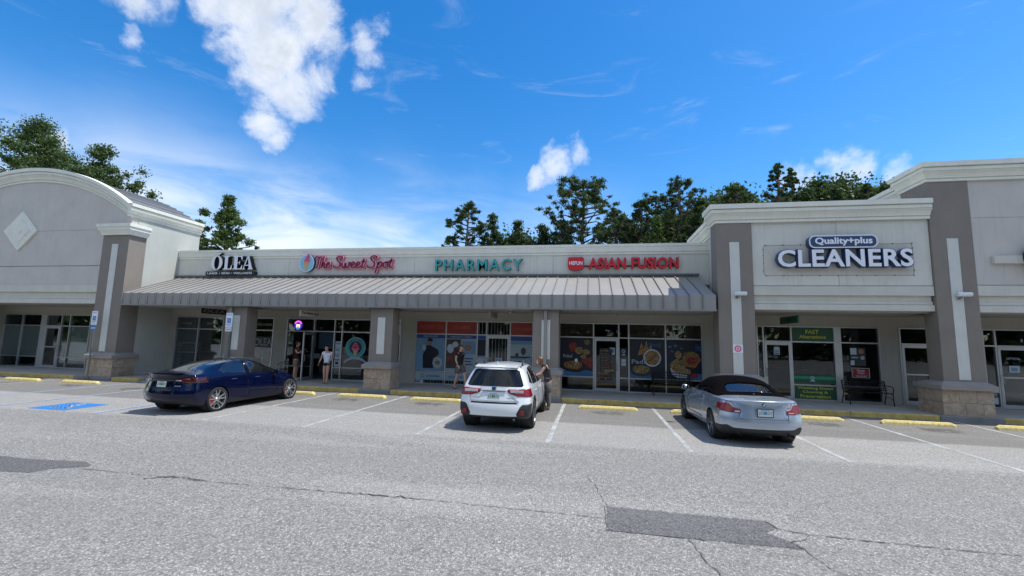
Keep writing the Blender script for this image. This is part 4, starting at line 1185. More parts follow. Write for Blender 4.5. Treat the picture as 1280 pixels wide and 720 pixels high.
# corner sign
t = thing_at('wall_sign', (13.5, 16.5, 5.0), 'pale sign raceway with a round black letter on the wall at the right edge', 'shop sign')
adopt(cbox('raceway', 'trim_band', 12.60, 18.0, 16.37, 16.50, 4.95, 5.20, .01), t)
plates(ring(13.80, 5.13, (.44, .44), (.24, .24), 24, 35, 330), 16.18, .19, 'sign_black', 'sign_black', t)
plates([[(13.85, 5.02), (14.24, 5.02), (14.24, 5.16), (13.85, 5.16)]], 16.175, .19, 'sign_black', 'sign_black', t, 'letter')

# under-canopy blade signs
def blade(x, y0, y1, z0, z1, mt, label, txt=None, tmt='sign_white'):
    t = thing_at('hanging_sign', (x, (y0 + y1) / 2, z0), label, 'hanging sign', 'signs hanging under the walkway soffit')
    adopt(cbox('sign_board', mt, x - .025, x + .025, y0, y1, z0, z1, .006), t)
    m = MB()
    for y in (y0 + .15, y1 - .15): m.tube([(x, y, z1), (x, y, 3.36)], .008, 6)
    adopt(m.build('hanger', 'grey_metal'), t)
    if txt:
        for sgn in (1, -1):
            me = text_parts(txt, y0 + .08, y1 - .08, z0 + .06, z1 - .05, 0, .006, tmt, bold=.01, name='lettering', split=False)[0]
            me.data.transform(Matrix.Translation((x + sgn * .031, 0, 0)) @ Matrix(((0, -1, 0, 0), (1, 0, 0, 0), (0, 0, 1, 0), (0, 0, 0, 1))))
            if sgn < 0: me.data.transform(Matrix.Translation((0, y0 + y1, 0)) @ Matrix.Diagonal((1, -1, 1, 1)))
            adopt(me, t)
blade(-17.0, 16.75, 18.1, 3.03, 3.27, 'sign_black', 'black hanging sign under the left end of the canopy', 'OLEA', 'cap_stone')
blade(-12.0, 16.55, 17.9, 2.97, 3.22, 'stucco_mid', 'pale hanging sign outside the ice cream shop', 'The Sweet Spot', 'cloth_black')
blade(-3.9, 16.6, 18.0, 3.04, 3.27, 'cap_stone', 'dull grey hanging sign above the pharmacy door', 'PHARMACY', 'cap_stone')
blade(7.05, 16.9, 18.4, 3.0, 3.26, 'poster_green', 'dark green hanging sign outside the cleaners', 'CLEANERS', 'poster_green')
for x, y, lb in ((-3.25, 17.5, 'small round soffit lamp right of the pharmacy hanging sign'), (.9, 17.9, 'small round soffit lamp above the asian restaurant door')):
    t = thing_at('soffit_lamp', (x, y, 3.33), lb, 'ceiling lamp', 'round lamps under the soffit')
    adopt(MB().lathe([(0, 3.22), (.06, 3.225), (.10, 3.26), (.11, 3.30)], c=(x, y, 0), seg=16).build('lamp_dome', 'cap_stone', smooth=True), t)
    adopt(MB().lathe([(.11, 3.30), (.13, 3.305), (.13, 3.33)], c=(x, y, 0), seg=16).build('lamp_ring', 'grey_metal'), t)
# wall lamps on the two big piers
for x, lb in ((4.98, 'white cylinder wall lamp on the pier left of the CLEANERS sign'), (11.60, 'white cylinder wall lamp on the pier right of the CLEANERS sign')):
    t = thing_at('wall_lamp', (x, 16.45, 3.93), lb, 'wall lamp', 'cylinder lamps on the piers')
    adopt(MB().lathe([(0, -.2), (.065, -.2), (.07, -.19), (.07, .19), (.065, .2), (0, .2)], 'x', (x + .04, 16.30, 3.95), 18).build('lamp_cylinder', 'white_paint', smooth=False), t)
    adopt(MB().box(x - .05, x + .05, 16.30, 16.45, 3.84, 3.90).tube([(x - .08, 16.34, 3.87), (x - .08, 16.40, 3.80), (x + .02, 16.43, 3.82)], .018, 8).build('bracket', 'grey_metal'), t)
# red emblem sticker, meter numbers
t = thing_at('round_sticker', (4.92, 16.43, 2.05), 'pink round emblem sticker on the white stripe of the pier', 'sticker')
plates([rrect(4.755, 5.08, 1.92, 2.20, .01)], 16.428, .004, 'sign_white', 'sign_white', t, 'sticker_sheet')
plates(ring(4.918, 2.06, (.115, .115), (.07, .07), 20) + [ell(4.918, 2.06, .035, .035, 10)] + [[(4.918 + .07 * math.cos(a), 2.06 + .07 * math.sin(a)), (4.918 + .03 * math.cos(a + .3), 2.06 + .03 * math.sin(a + .3)), (4.918 + .03 * math.cos(a - .3), 2.06 + .03 * math.sin(a - .3))] for a in (0.8, 2.37, 3.94, 5.5)], 16.424, .003, 'sign_pink', 'sign_pink', t, 'emblem')
t = thing_at('unit_numbers', (4.3, 16.7, 2.1), 'white vertical unit numbers on the shaded side of the pier', 'number sign')
for k, ch in enumerate('11226'):
    me = text_parts(ch, 0, .07, 0, .09, 0, .004, 'sign_white', bold=.02, name='digit', split=False)[0]
    me.data.transform(Matrix.Translation((CX0 - .004 - .0, 16.83, 2.33 - .115 * k)) @ Matrix(((0, 1, 0, 0), (-1, 0, 0, 0), (0, 0, 1, 0), (0, 0, 0, 1))))
    adopt(me, t)
t = thing_at('wall_decal', (-14.7, 18.94, 1.9), 'faded white lettering on the wall left of the ice cream shop', 'wall lettering')
put(text_parts('THE', -14.84, -14.58, 2.14, 2.24, WY - .006, .004, 'cap_stone', name='lettering', split=False), t)
put(text_parts('SPOT', -14.84, -14.58, 1.95, 2.05, WY - .006, .004, 'cap_stone', name='lettering', split=False), t)

# downspouts
def downspout(x, y, lb, z0=.22, dx=0):
    t = thing_at('downspout', (x, y, z0), lb, 'rain pipe', 'rain pipes on the columns')
    m = MB(); m.cbox(x - .055, x + .055, y - .085, y, 1.0, 3.30, .012)
    adopt(m.build('pipe', 'cap_stone'), t)
    m = MB(); m.cbox(x - .055 + dx, x + .055 + dx, y - .24, y - .16, z0, 1.28, .012); m.add([(x - .05, y - .08, 1.0), (x + .05, y - .08, 1.0), (x + .05, y, 1.0), (x - .05, y, 1.0), (x - .05 + dx, y - .235, 1.28), (x + .05 + dx, y - .235, 1.28), (x + .05 + dx, y - .165, 1.28), (x - .05 + dx, y - .165, 1.28)], [(0, 1, 5, 4), (1, 2, 6, 5), (2, 3, 7, 6), (3, 0, 4, 7)])
    adopt(m.build('lower_pipe', 'cap_stone'), t)
    m = MB()
    for z in (1.6, 2.9): m.box(x - .075, x + .075, y - .09, y - .002, z, z + .03)
    adopt(m.build('pipe_strap', 'grey_metal'), t)
downspout(-1.71, 16.43, 'grey rain pipe on the column behind the white car')
downspout(-15.16, 16.43, 'grey rain pipe on the column beside the handicap sign')

# handicap parking signs
def parking_sign(x, label, blue_plate):
    t = thing_at('parking_sign', (x, 16.08, 0), label, 'parking sign', 'handicap parking signs')
    top = 3.03
    m = MB(); m.box(x - .022, x + .022, 16.08, 16.10, 0, top - .05)
    m.box(x - .032, x - .022, 16.065, 16.10, 0, top - .05); m.box(x + .022, x + .032, 16.065, 16.10, 0, top - .05)
    adopt(m.build('post', 'grey_metal'), t)
    z0 = top - .62
    plates([rrect(x - .165, x + .165, z0, top, .025)], 16.058, .004, 'sign_white', 'grey_metal', t, 'sign_panel')
    plates([rrect(x - .155, x + .155, z0 + .01, top - .01, .02)], 16.056, .002, 'sign_sky', 'sign_sky', t, 'sign_border')
    plates([rrect(x - .145, x + .145, z0 + .02, top - .02, .02)], 16.054, .002, 'sign_white', 'sign_white', t, 'sign_face')
    plates([rrect(x - .09, x + .09, z0 + .20, z0 + .40, .01)], 16.052, .002, 'sign_blue', 'sign_blue', t, 'symbol_square')
    w_ = wheelchair(lambda u, v: (x + u, 16.050, z0 + .30 + v), .17).build('wheelchair_symbol', 'sign_white'); adopt(w_, t)
    put(text_parts('PARKING BY', x - .12, x + .12, top - .10, top - .06, 16.052, .002, 'sign_blue', bold=.01, name='lettering', split=False), t)
    put(text_parts('DISABLED PERMIT', x - .12, x + .12, z0 + .13, z0 + .165, 16.052, .002, 'sign_blue', bold=.01, name='lettering', split=False), t)
    put(text_parts('ONLY', x - .08, x + .08, z0 + .06, z0 + .10, 16.052, .002, 'sign_blue', bold=.01, name='lettering', split=False), t)
    if blue_plate:
        plates([rrect(x - .15, x + .15, z0 - .24, z0 - .03, .015)], 16.056, .004, 'sign_blue', 'sign_blue', t, 'lower_plate')
        put(text_parts('$250 FINE', x - .12, x + .12, z0 - .17, z0 - .10, 16.053, .002, 'sign_white', bold=.02, name='lettering', split=False), t)
    else:
        plates([rrect(x - .15, x + .15, z0 - .15, z0 - .01, .015)], 16.056, .004, 'sign_white', 'sign_white', t, 'lower_plate')
        put(text_parts('$250 FINE', x - .11, x + .11, z0 - .11, z0 - .05, 16.053, .002, 'sign_blue', bold=.02, name='lettering', split=False), t)
parking_sign(-21.80, 'handicap parking sign with a blue lower plate by the left tower column', True)
parking_sign(-14.90, 'handicap parking sign with a white lower plate behind the dark blue car', False)

# ================================================================ POSTERS AND WINDOW GRAPHICS
PY = WY - .012
def poster(label, x0, x1, z0, z1, mt, layers=(), texts=(), cat='window poster', group=None, y=PY):
    t = thing_at('window_poster', ((x0 + x1) / 2, y, z0), label, cat, group)
    adopt(box('poster_sheet', mt, x0, x1, y, y + .003, z0, z1), t)
    W_, H_ = x1 - x0, z1 - z0
    for i, (m_, polys) in enumerate(layers):
        P2 = [[(x0 + u * W_, z0 + v * H_) for u, v in p] for p in polys]
        for grp in ([[p] for p in P2] if len(P2) < 8 else [P2]): plates(grp, y - .0025 * (i + 1), .0024, m_, m_, t, 'print')
    for i, (s_, a, b, c, d, m_) in enumerate(texts):
        put(text_parts(s_, x0 + a * W_, x0 + b * W_, z0 + c * H_, z0 + d * H_, y - .0025 * (len(layers) + 1), .002, m_, bold=.012, name='lettering', split=False), t)
    return t
def rc(a, b, c, d): return [(a, c), (b, c), (b, d), (a, d)]
def blob(cx, cy, rx, ry, n=14, j=.08, a0=0):
    return [(cx + rx * (1 + random.uniform(-j, j)) * math.cos(2 * math.pi * k / n + a0), cy + ry * (1 + random.uniform(-j, j)) * math.sin(2 * math.pi * k / n + a0)) for k in range(n)]
G = 'red header posters of the pharmacy'
poster('red transom poster reading PRESCRIPTIONS, leftmost on the pharmacy', -7.78, -6.43, 2.39, 2.92, 'poster_red', (), [('PRESCRIPTIONS', .08, .92, .36, .68, 'poster_red_text')], group=G)
poster('red transom poster reading VITAMINS, second on the pharmacy', -6.37, -5.0, 2.39, 2.92, 'poster_red', (), [('VITAMINS', .22, .78, .36, .68, 'poster_red_text')], group=G)
poster('red transom poster reading COMPOUNDING, right of the pharmacy door', -3.47, -2.54, 2.39, 2.92, 'poster_red', (), [('COMPOUNDING', .08, .92, .38, .62, 'poster_red_text')], group=G)
poster('blue pharmacy poster of a delivery man in a cap holding a basket', -7.78, -6.43, .75, 2.335, 'poster_sky',
       [('poster_blue', [rc(0, 1, .90, 1)]),
        ('poster_navy', [[(.26, .06), (.62, .06), (.60, .32), (.80, .46), (.76, .58), (.58, .66), (.50, .70), (.36, .70), (.30, .60), (.24, .42)]]),
        ('poster_skin', [ell(.47, .78, .075, .075, 14), [(.24, .50), (.30, .52), (.34, .66), (.28, .74), (.23, .68)], [(.78, .44), (.90, .34), (.86, .28), (.72, .38)]]),
        ('poster_navy', [[(.38, .81), (.40, .88), (.47, .905), (.55, .88), (.575, .81)]]),
        ('poster_pale', [ell(.76, .22, .17, .16, 16), ell(.28, .63, .07, .09, 10)]),
        ('food_green', [ell(.76, .22, .09, .06, 10)])],
       [('FREE DELIVERY', .25, .75, .925, .975, 'poster_pale')], group='printed posters in the pharmacy windows')
poster('pharmacy poster collage with a dark photo and a product photo behind the man in black', -6.37, -5.0, .75, 2.335, 'poster_pale',
       [('poster_blue', [rc(0, 1, .90, 1)]), ('bark', [rc(.0, .48, .08, .88)]), ('paper_white', [blob(.14, .62, .12, .12), blob(.3, .74, .1, .08)]),
        ('food_red', [blob(.3, .5, .08, .06), blob(.12, .34, .1, .08)]), ('poster_sky', [rc(.52, .97, .48, .84)]), ('poster_skin', [blob(.72, .66, .12, .09)]), ('poster_blue', [rc(.56, .9, .34, .37), rc(.56, .85, .26, .29), rc(.56, .9, .18, .21)])],
       [('COMPOUNDING PHARMACY', .12, .88, .925, .97, 'poster_pale')], group='printed posters in the pharmacy windows')
poster('narrow blue pharmacy poster beside the door', -4.94, -4.58, .75, 2.335, 'poster_sky', [('poster_blue', [rc(0, 1, .90, 1)]), ('poster_navy', [rc(.0, 1, .45, .89)]), ('paper_white', [rc(.1, .8, .10, .4)])], group='printed posters in the pharmacy windows')
poster('pale blue pharmacy poster right of the door with a blue header', -3.47, -2.54, .75, 2.335, 'poster_sky', [('poster_blue', [rc(0, 1, .88, 1)]), ('poster_pale', [rc(.0, 1, .46, .78), rc(.05, .95, .06, .38)]), ('bark', [blob(.6, .6, .12, .10), blob(.3, .5, .08, .05)]), ('interior_dark', [rc(0, .9, .42, .46), rc(.1, .5, .30, .34)])], group='printed posters in the pharmacy windows')
G = 'low pale strips under the pharmacy posters'
poster('low pale strip with a teal round logo under the delivery man poster', -7.78, -6.43, .34, .69, 'poster_pale', [('sign_teal', ring(.26, .5, (.07, .27), (.035, .14), 16)), ('poster_sky', [rc(.40, .85, .35, .6)])], group=G)
poster('low pale strip behind the legs of the man in black', -6.37, -5.0, .34, .69, 'poster_pale', [('poster_sky', [rc(.1, .8, .3, .6)])], group=G)
poster('small white notice at the bottom left of the pharmacy window', -7.74, -7.38, .19, .33, 'paper_white', [('poster_blue', [rc(.1, .6, .3, .7)])])
poster('white notice on the barred pharmacy door', -4.15, -3.85, 1.10, 1.38, 'paper_white', [('poster_sky', [rc(.1, .9, .55, .85)])], y=WY - .03)
# security bars inside the pharmacy
t = thing_at('security_grille', (-5.2, WY + .12, .15), 'white vertical security bars inside the pharmacy door and windows', 'security bars')
for a, b, z0, z1 in ((-4.92, -3.53, 2.38, 2.93), (-4.46, -3.58, .3, 2.25), (-4.92, -4.6, .75, 2.3), (-7.78, -5.0, .18, .7)):
    n = int((b - a) / .135)
    for k in range(n + 1):
        x = a + (b - a) * k / n
        adopt(box('bar', 'interior_white', x - .016, x + .016, WY + .10, WY + .12, z0, z1), t)
# restaurant posters
GA = 'food posters on the restaurant windows'
def wave(z): return [(0, 0), (1, 0)] + [(1 - k / 10, z + .035 * math.sin(k * .9)) for k in range(11)]
poster('dark poster of a plated noodle dish left of the restaurant door', -1.34, .02, .75, 2.335, 'poster_navy',
       [('poster_wave', [wave(.12)]), ('poster_navy', [blob(.40, .22, .36, .12, 18, .03)]), ('food_red', [blob(.40, .76, .11, .14), [(.64, .40), (.98, .52), (1, .22), (.9, .2)]]),
        ('food_gold', [blob(.58, .66, .12, .10), blob(.80, .62, .12, .08), blob(.72, .50, .09, .06)]), ('food_green', [blob(.82, .88, .09, .07)]),
        ('food_orange', [blob(.40, .28, .29, .11, 18, .1)]), ('food_gold', [blob(.30, .26, .10, .05), blob(.52, .30, .10, .05)]), ('sign_white', [blob(.50, .40, .05, .05)]),],
       [('Poke!', .10, .38, .47, .56, 'poster_pale')], group=GA)
poster('dark poster of a round noodle bowl with flames on the restaurant window', 1.51, 2.90, .76, 2.335, 'poster_navy',
       [('poster_wave', [[(0, 0), (.62, 0), (.58, .10), (.4, .08), (.2, .16), (0, .17)]]), ('food_gold', [[(.24, .58), (.34, .92), (.40, .74), (.48, .95), (.55, .76), (.64, .88), (.62, .60)]]),
        ('food_orange', [[(.28, .58), (.35, .84), (.41, .68), (.48, .86), (.56, .62)]]), ('paper_white', [ell(.64, .52, .25, .225, 24)]), ('food_gold', [ell(.64, .52, .215, .19, 24)]),
        ('food_orange', [blob(.60, .50, .12, .10, 12, .2), blob(.72, .60, .07, .06)]), ('interior_dark', [blob(.32, .16, .30, .12, 18, .03)]), ('food_green', [blob(.32, .22, .26, .11, 16, .12)]), ('food_gold', [blob(.28, .20, .15, .06, 12, .2)])],
       [('Pad!', .06, .44, .36, .47, 'poster_pale'), ('Noods!', .56, .90, .80, .92, 'poster_wave')], group=GA)
poster('dark poster of fried chicken in a white dish on the rightmost restaurant window', 2.96, 4.30, .76, 2.335, 'poster_navy',
       [('poster_wave', [[(.5, 0), (1, 0), (1, .14), (.8, .16), (.55, .10)]]), ('paper_white', [[(.10, .28), (.16, .10), (.34, .02), (.56, .04), (.60, .10), (.4, .3)]]), ('food_gold', [blob(.32, .34, .22, .17, 14, .12), blob(.34, .62, .10, .10)]),
        ('food_orange', [blob(.70, .50, .26, .20, 18, .12)]), ('food_green', [blob(.68, .64, .2, .06), blob(.42, .42, .1, .08)]), ('food_red', [blob(.72, .48, .16, .10), blob(.76, .10, .13, .06)]), ('food_gold', [blob(.55, .20, .14, .08), blob(.26, .26, .12, .06)]), ('poster_wave', [blob(.10, .82, .05, .03), blob(.26, .84, .05, .03), blob(.16, .70, .05, .02), blob(.44, .78, .04, .02)])],
       [('Fries', .84, .98, .72, .90, 'poster_wave')], group=GA)
poster('small white notice high on the restaurant door', .70, .92, 1.66, 1.95, 'paper_white', [('poster_wave', [rc(.2, .8, .3, .8)])], y=WY - .03)
t = poster('gold lantern menu lettering on the restaurant door', .30, .80, .62, 1.92, 'interior_dark',
       [('food_gold', [rc(0, .03, .08, .93), rc(.97, 1, .08, .93), rc(0, 1, .91, .93), rc(0, 1, .07, .09), ell(.5, .96, .08, .03, 10), ell(.5, .04, .08, .03, 10)] + [rc(.12, .88, .16 + .055 * k, .175 + .055 * k) for k in range(13)]), ('food_gold', [[(.3, .28), (.5, .25), (1.2, .28), (1.15, .34), (.6, .34)], [(-.2, .20), (.2, .18), (.7, .19), (.6, .24), (0, .24)]])], y=WY - .03)
poster('white round notice on the glass right of the restaurant door', 1.14, 1.40, 1.62, 1.94, 'poster_navy', [('paper_white', ring(.5, .6, (.25, .22), (.16, .13), 14)), ('paper_white', [rc(.25, .75, .1, .25)])])
poster('two small white cards on the glass beside the restaurant door', 1.18, 1.36, 1.22, 1.50, 'paper_white', [('poster_navy', [rc(0, 1, .48, .53)])])
for a, b in ((-1.34, .02), (1.51, 2.90), (2.96, 4.30)):
    t = thing_at('curtain', (a, WY + .1, 2.4), 'brown slatted curtain behind the restaurant transom, %s' % {-1.34: 'left of the door', 1.51: 'above the noodle bowl poster', 2.96: 'above the fried chicken poster'}[a], 'curtain', 'slatted curtains over the restaurant windows')
    n = 16
    for k in range(n):
        x = a + (b - a) * k / n
        adopt(box('curtain_slat', 'bark', x + .004, x + (b - a) / n - .004, WY + .06 + .012 * (k % 2), WY + .075 + .012 * (k % 2), 2.40, 2.92), t)
# ice cream shop
t = thing_at('neon_sign', (-13.76, WY - .02, 2.35), 'round neon sign with a pink arch and cream cone glowing in the transom', 'neon sign')
plates([ell(-13.76, 2.64, .225, .225, 24)], WY - .030, .012, 'neon_blue', 'sign_black', t, 'back_panel')
plates(ring(-13.76, 2.66, (.20, .19), (.135, .125), 16, 15, 165), WY - .036, .006, 'neon_pink', 'neon_pink', t, 'neon_arch')
plates([rc(-13.86, -13.66, 2.60, 2.68), rc(-13.86, -13.82, 2.52, 2.60), rc(-13.78, -13.74, 2.52, 2.60), rc(-13.70, -13.66, 2.52, 2.60)], WY - .036, .006, 'neon_cream', 'neon_cream', t, 'neon_shop')
plates([rc(-13.84, -13.68, 2.44, 2.48)], WY - .036, .006, 'neon_cyan', 'neon_cyan', t, 'neon_word')
t = thing_at('window_decal', (-10.73, PY, 1.0), 'round teal ice cream decal with a pink swirl over a white banner', 'window decal')
ex, ez = -10.74, 1.66
plates(ring(ex, ez, (.49, .46), (.31, .29), 30), PY, .003, 'sign_teal', 'sign_teal', t, 'decal_ring')
plates(ring(ex, ez, (.50, .47), (.475, .445), 30), PY - .003, .003, 'sign_sky', 'sign_sky', t, 'decal_rim')
plates([ell(ex, ez, .30, .28, 20)], PY - .001, .003, 'sign_black', 'sign_black', t, 'decal_centre')
plates([[(ex - .13, ez - .12), (ex + .13, ez - .12), (ex + .04, ez - .38), (ex - .04, ez - .38)]], PY - .006, .003, 'sign_tan', 'sign_tan', t, 'decal_cone')
plates([ell(ex, ez - .05, .20, .09, 14), ell(ex, ez + .06, .15, .08, 14), ell(ex, ez + .16, .09, .08, 12)], PY - .008, .003, 'sign_pink', 'sign_pink', t, 'decal_swirl')
plates(ring(ex + .02, .55, (.74, .70), (.69, .58), 18, 40, 140), PY - .010, .003, 'poster_pale', 'poster_pale', t, 'decal_banner')
for k in range(14):
    a = R(160 - k * 140 / 13); me = text_parts('THE SWEET SPOT'[k] if 'THE SWEET SPOT'[k] != ' ' else '-', -.03, .03, -.04, .04, 0, .002, 'sign_navy', bold=.02, name='letter', split=False)[0]
    me.data.transform(Matrix.Translation((ex + .39 * math.cos(a), PY - .004, ez + .37 * math.sin(a))) @ Matrix.Rotation(-(a - math.pi / 2), 4, 'Y')); adopt(me, t)
G = 'white notices stacked beside the ice cream shop door'
for k, (z0, z1) in enumerate(((1.62, 1.92), (1.34, 1.60), (1.10, 1.32), (.78, 1.04))):
    poster('white notice on the ice cream shop sidelight, %s' % ['topmost', 'second from the top', 'third from the top', 'lowest, with a dark picture'][k], -11.77, -11.50, z0, z1, 'paper_white', [('poster_sky', [rc(.15, .85, .55, .8)])] if k < 3 else [('interior_dark', [rc(.2, .8, .3, .8)])], cat='notice', group=G)
t = thing_at('menu_board', (-13.6, 20.6, 1.2), 'pale blue menu boards inside the ice cream shop behind the left glass', 'menu board')
adopt(box('board', 'poster_sky', -14.9, -14.1, 20.9, 20.93, 1.55, 2.45), t); adopt(box('board', 'poster_sky', -13.95, -13.0, 20.9, 20.93, 1.5, 2.3), t); adopt(box('board', 'paper_white', -14.6, -13.8, 20.85, 20.88, 1.0, 1.25), t)
t = thing_at('shop_counter', (-12.5, 22, .16), 'dark counter inside the ice cream shop', 'counter')
adopt(cbox('counter_body', 'interior_wall', -14.3, -10.5, 21.6, 22.3, .16, 1.1, .02), t); adopt(cbox('counter_top', 'interior_white', -14.35, -10.45, 21.55, 22.35, 1.1, 1.14, .01), t)
# OLEA windows
t = poster('grey serif lettering printed on the narrow window right of the first canopy column', -16.12, -15.12, 1.55, 2.05, 'sign_black', (), [('OLEA', .06, 1.0, .15, .85, 'cap_stone')], cat='window lettering')
for s_, x, lb in (('LASER', -19.95, 'faint LASER lettering on the upper left pane beside the arched building'), ('SKIN', -18.6, 'faint SKIN lettering on the upper pane left of the first canopy column'), ('WELLNESS', -15.63, 'faint WELLNESS lettering on the upper pane of the narrow window')):
    t = thing_at('window_lettering', (x, PY, 2.6), lb, 'window lettering', 'faint lettering on the upper panes of the leftmost canopy shop')
    w_ = .055 * len(s_); put(text_parts(s_, x - w_, x + w_, 2.58, 2.69, PY, .003, 'cap_stone', bold=.01, name='lettering', split=False), t)
t = thing_at('planter_shelf', (-19.9, 19.2, .2), 'white shelf rack with green plants inside the leftmost shop window under the canopy', 'shelf')
m = MB()
for z in (1.16, 1.62): m.box(-20.55, -19.4, 19.08, 19.3, z, z + .06)
for x in (-20.55, -19.43): m.box(x, x + .03, 19.08, 19.3, .16, 1.68)
adopt(m.build('shelf_rack', 'interior_white'), t)
m = MB()
for i in range(260):
    x, y, z = random.uniform(-20.5, -19.45), random.uniform(19.08, 19.3), random.choice((1.22, .75)) + random.random() ** 1.5 * .30
    a = Vector((random.uniform(-1, 1), random.uniform(-1, 1), random.uniform(-.3, 1))).normalized() * .07; b = a.cross(Vector((0, 0, 1))) * .4
    c = Vector((x, y, z)); m.add([c - a, c + b, c + a, c - b], [(0, 1, 2, 3)])
adopt(m.build('plant_leaves', 'leaf_bright', kind='stuff'), t)
t = thing_at('display_frame', (-15.5, 19.6, .2), 'white framed board standing inside the narrow window right of the first canopy column', 'display board')
m = MB(); m.box(-15.98, -15.93, 19.4, 19.44, .16, 1.42); m.box(-15.2, -15.15, 19.4, 19.44, .16, 1.42); m.box(-15.93, -15.2, 19.4, 19.44, 1.36, 1.42)
adopt(m.build('frame', 'interior_white'), t); adopt(box('board', 'interior_dark', -15.93, -15.2, 19.41, 19.43, .3, 1.36), t)
# cleaners
GC = 'green window posters of the cleaners'
poster('dark green transom poster reading FAST ALTERATIONS in yellow', 7.63, 9.08, 2.39, 2.915, 'poster_green', (), [('FAST', .34, .66, .54, .84, 'poster_yellow'), ('Alterations', .18, .82, .20, .46, 'poster_yellow')], group=GC)
poster('dark green low poster reading Wedding Gown Cleaning and Preservation', 7.63, 9.08, .20, .70, 'poster_green', (), [('Wedding Gown', .08, .92, .68, .93, 'poster_yellow'), ('Cleaning &', .2, .8, .40, .63, 'poster_yellow'), ('Preservation', .14, .86, .10, .34, 'poster_yellow')], group=GC)
poster('green glowing strip with a hanger logo on the cleaners window', 7.63, 9.08, .80, 1.12, 'poster_green', [('poster_green_glow', [rc(0, 1, .45, .8)]), ('paper_white', ring(.45, .6, (.05, .22), (.03, .12), 12) + [[(.38, .2), (.52, .2), (.45, .5)]])], group=GC)
poster('white notice on the cleaners door', 6.96, 7.17, 1.84, 2.14, 'paper_white', [('interior_dark', [rc(.15, .85, .1, .2), rc(.15, .85, .35, .42), rc(.15, .85, .55, .62)])], y=WY - .03)
poster('black and white photo poster above the red card by the bench', 9.62, 10.14, 1.50, 2.18, 'interior_dark', [('paper_white', [rc(.02, .42, .62, .98), rc(0, .25, .04, .3)]), ('poster_skin', [blob(.72, .80, .18, .14)]), ('poster_pale', [ell(.78, .45, .14, .11, 14), rc(.05, .5, .42, .5)])])
poster('red card with white lettering in the window above the bench', 9.64, 10.24, 1.06, 1.43, 'paper_white', [('food_red', [rc(.03, .97, .04, .96)])], [('Great', .28, .72, .62, .86, 'paper_white'), ('Clips', .30, .70, .36, .58, 'paper_white'), ('WALK IN', .2, .8, .12, .24, 'paper_white')])
t = thing_at('window_lettering', (11.8, PY, 1.6), 'faint white lettering on the door left of the right pier', 'window lettering')
put(text_parts('Great Clips', 11.42, 12.1, 1.62, 1.74, WY - .03, .003, 'cap_stone', bold=.01, name='lettering', split=False), t); put(text_parts('Walk in', 11.45, 11.85, 1.02, 1.09, WY - .03, .003, 'cap_stone', bold=.01, name='lettering', split=False), t)
t = thing_at('window_lettering', (14.8, PY, 1.9), 'small white lettering on the door at the right edge', 'window lettering')
put(text_parts('OPTICAL', 14.60, 15.05, 1.88, 1.96, WY - .03, .003, 'poster_pale', bold=.02, name='lettering', split=False), t); put(text_parts('1', 15.12, 15.17, 2.52, 2.62, PY, .003, 'poster_pale', bold=.02, name='digit', split=False), t)
poster('white notice on the door at the right edge', 14.66, 14.98, 1.43, 1.67, 'paper_white', [('poster_sky', [rc(.2, .8, .2, .75)])], cat='notice', y=WY - .03)
poster('small pale notice low on the sidelight at the right edge', 14.02, 14.26, .30, .52, 'paper_white', (), cat='notice')
t = thing_at('counter', (8.6, 22, .16), 'dim counter inside the cleaners', 'counter')
adopt(cbox('counter_body', 'interior_wall', 6.6, 10.0, 22.0, 22.6, .16, 1.15, .02), t)
t = thing_at('tables', (2.4, 21.5, .16), 'dim dining table and chairs inside the restaurant', 'table')
adopt(cbox('table_top', 'interior_wall', 1.6, 3.2, 20.8, 21.6, .86, .90, .01), t); adopt(box('pedestal', 'interior_dark', 2.35, 2.45, 21.15, 21.25, .16, .86), t)

# ================================================================ BENCHES, CHAIR
def bench(x0, x1, y, label, rz=0):
    t = thing_at('park_bench', ((x0 + x1) / 2, y, .15), label, 'bench', 'black metal benches on the walkway')
    L = x1 - x0
    for x in (x0 + .03, x1 - .03):
        m = MB()
        m.tube([(x, y - .30, .15), (x, y - .27, .38), (x, y - .26, .56), (x, y + .10, .57), (x, y + .20, .98)], .018, 8)
        m.tube([(x, y + .24, .15), (x, y + .16, .40), (x, y + .10, .57)], .018, 8)
        m.tube([(x, y - .26, .56), (x, y - .31, .72), (x, y - .27, .81), (x, y - .1, .83), (x, y + .15, .82)], .016, 8)
        m.tube([(x, y - .27, .36), (x, y - .05, .45), (x, y + .17, .38)], .010, 6)
        adopt(m.build('side_frame', 'black_metal', smooth=True), t)
    for k in range(6):
        yy = y - .26 + k * .066; adopt(cbox('seat_slat', 'black_metal', x0, x1, yy, yy + .045, .575, .590, .004), t)
    nbk = 5
    for k in range(nbk):
        f = k / (nbk - 1); pts = []
        for i in range(13):
            u = i / 12; arch = .075 * (1 - (2 * u - 1) ** 2) * (f ** 1.5)
            z = .66 + f * .30 + arch; pts.append((x0 + L * u, y + .12 + .08 * f, z))
        adopt(MB().tube(pts, .020 if k in (0, nbk - 1) else .013, 6).build('back_slat', 'black_metal', smooth=True), t)
    m = MB()
    for i in range(1, 14):
        u = i / 14; a = .075 * (1 - (2 * u - 1) ** 2)
        m.tube([(x0 + L * u, y + .12, .66), (x0 + L * u + .03 * math.sin(i * 2), y + .16, .81 + a * .5), (x0 + L * u, y + .20, .96 + a)], .010, 5)
    adopt(m.build('back_lattice', 'black_metal'), t)
    return t
bench(9.10, 10.55, 18.45, 'black metal bench with arched back under the red card by the cleaners')
bench(2.32, 3.78, 18.40, 'black metal bench under the noodle bowl and fried chicken posters')
t = thing_at('bistro_chair', (-13.95, 18.35, .15), 'black wire chair with a round back left of the ice cream shop door', 'chair')
cx, cy = -13.95, 18.35
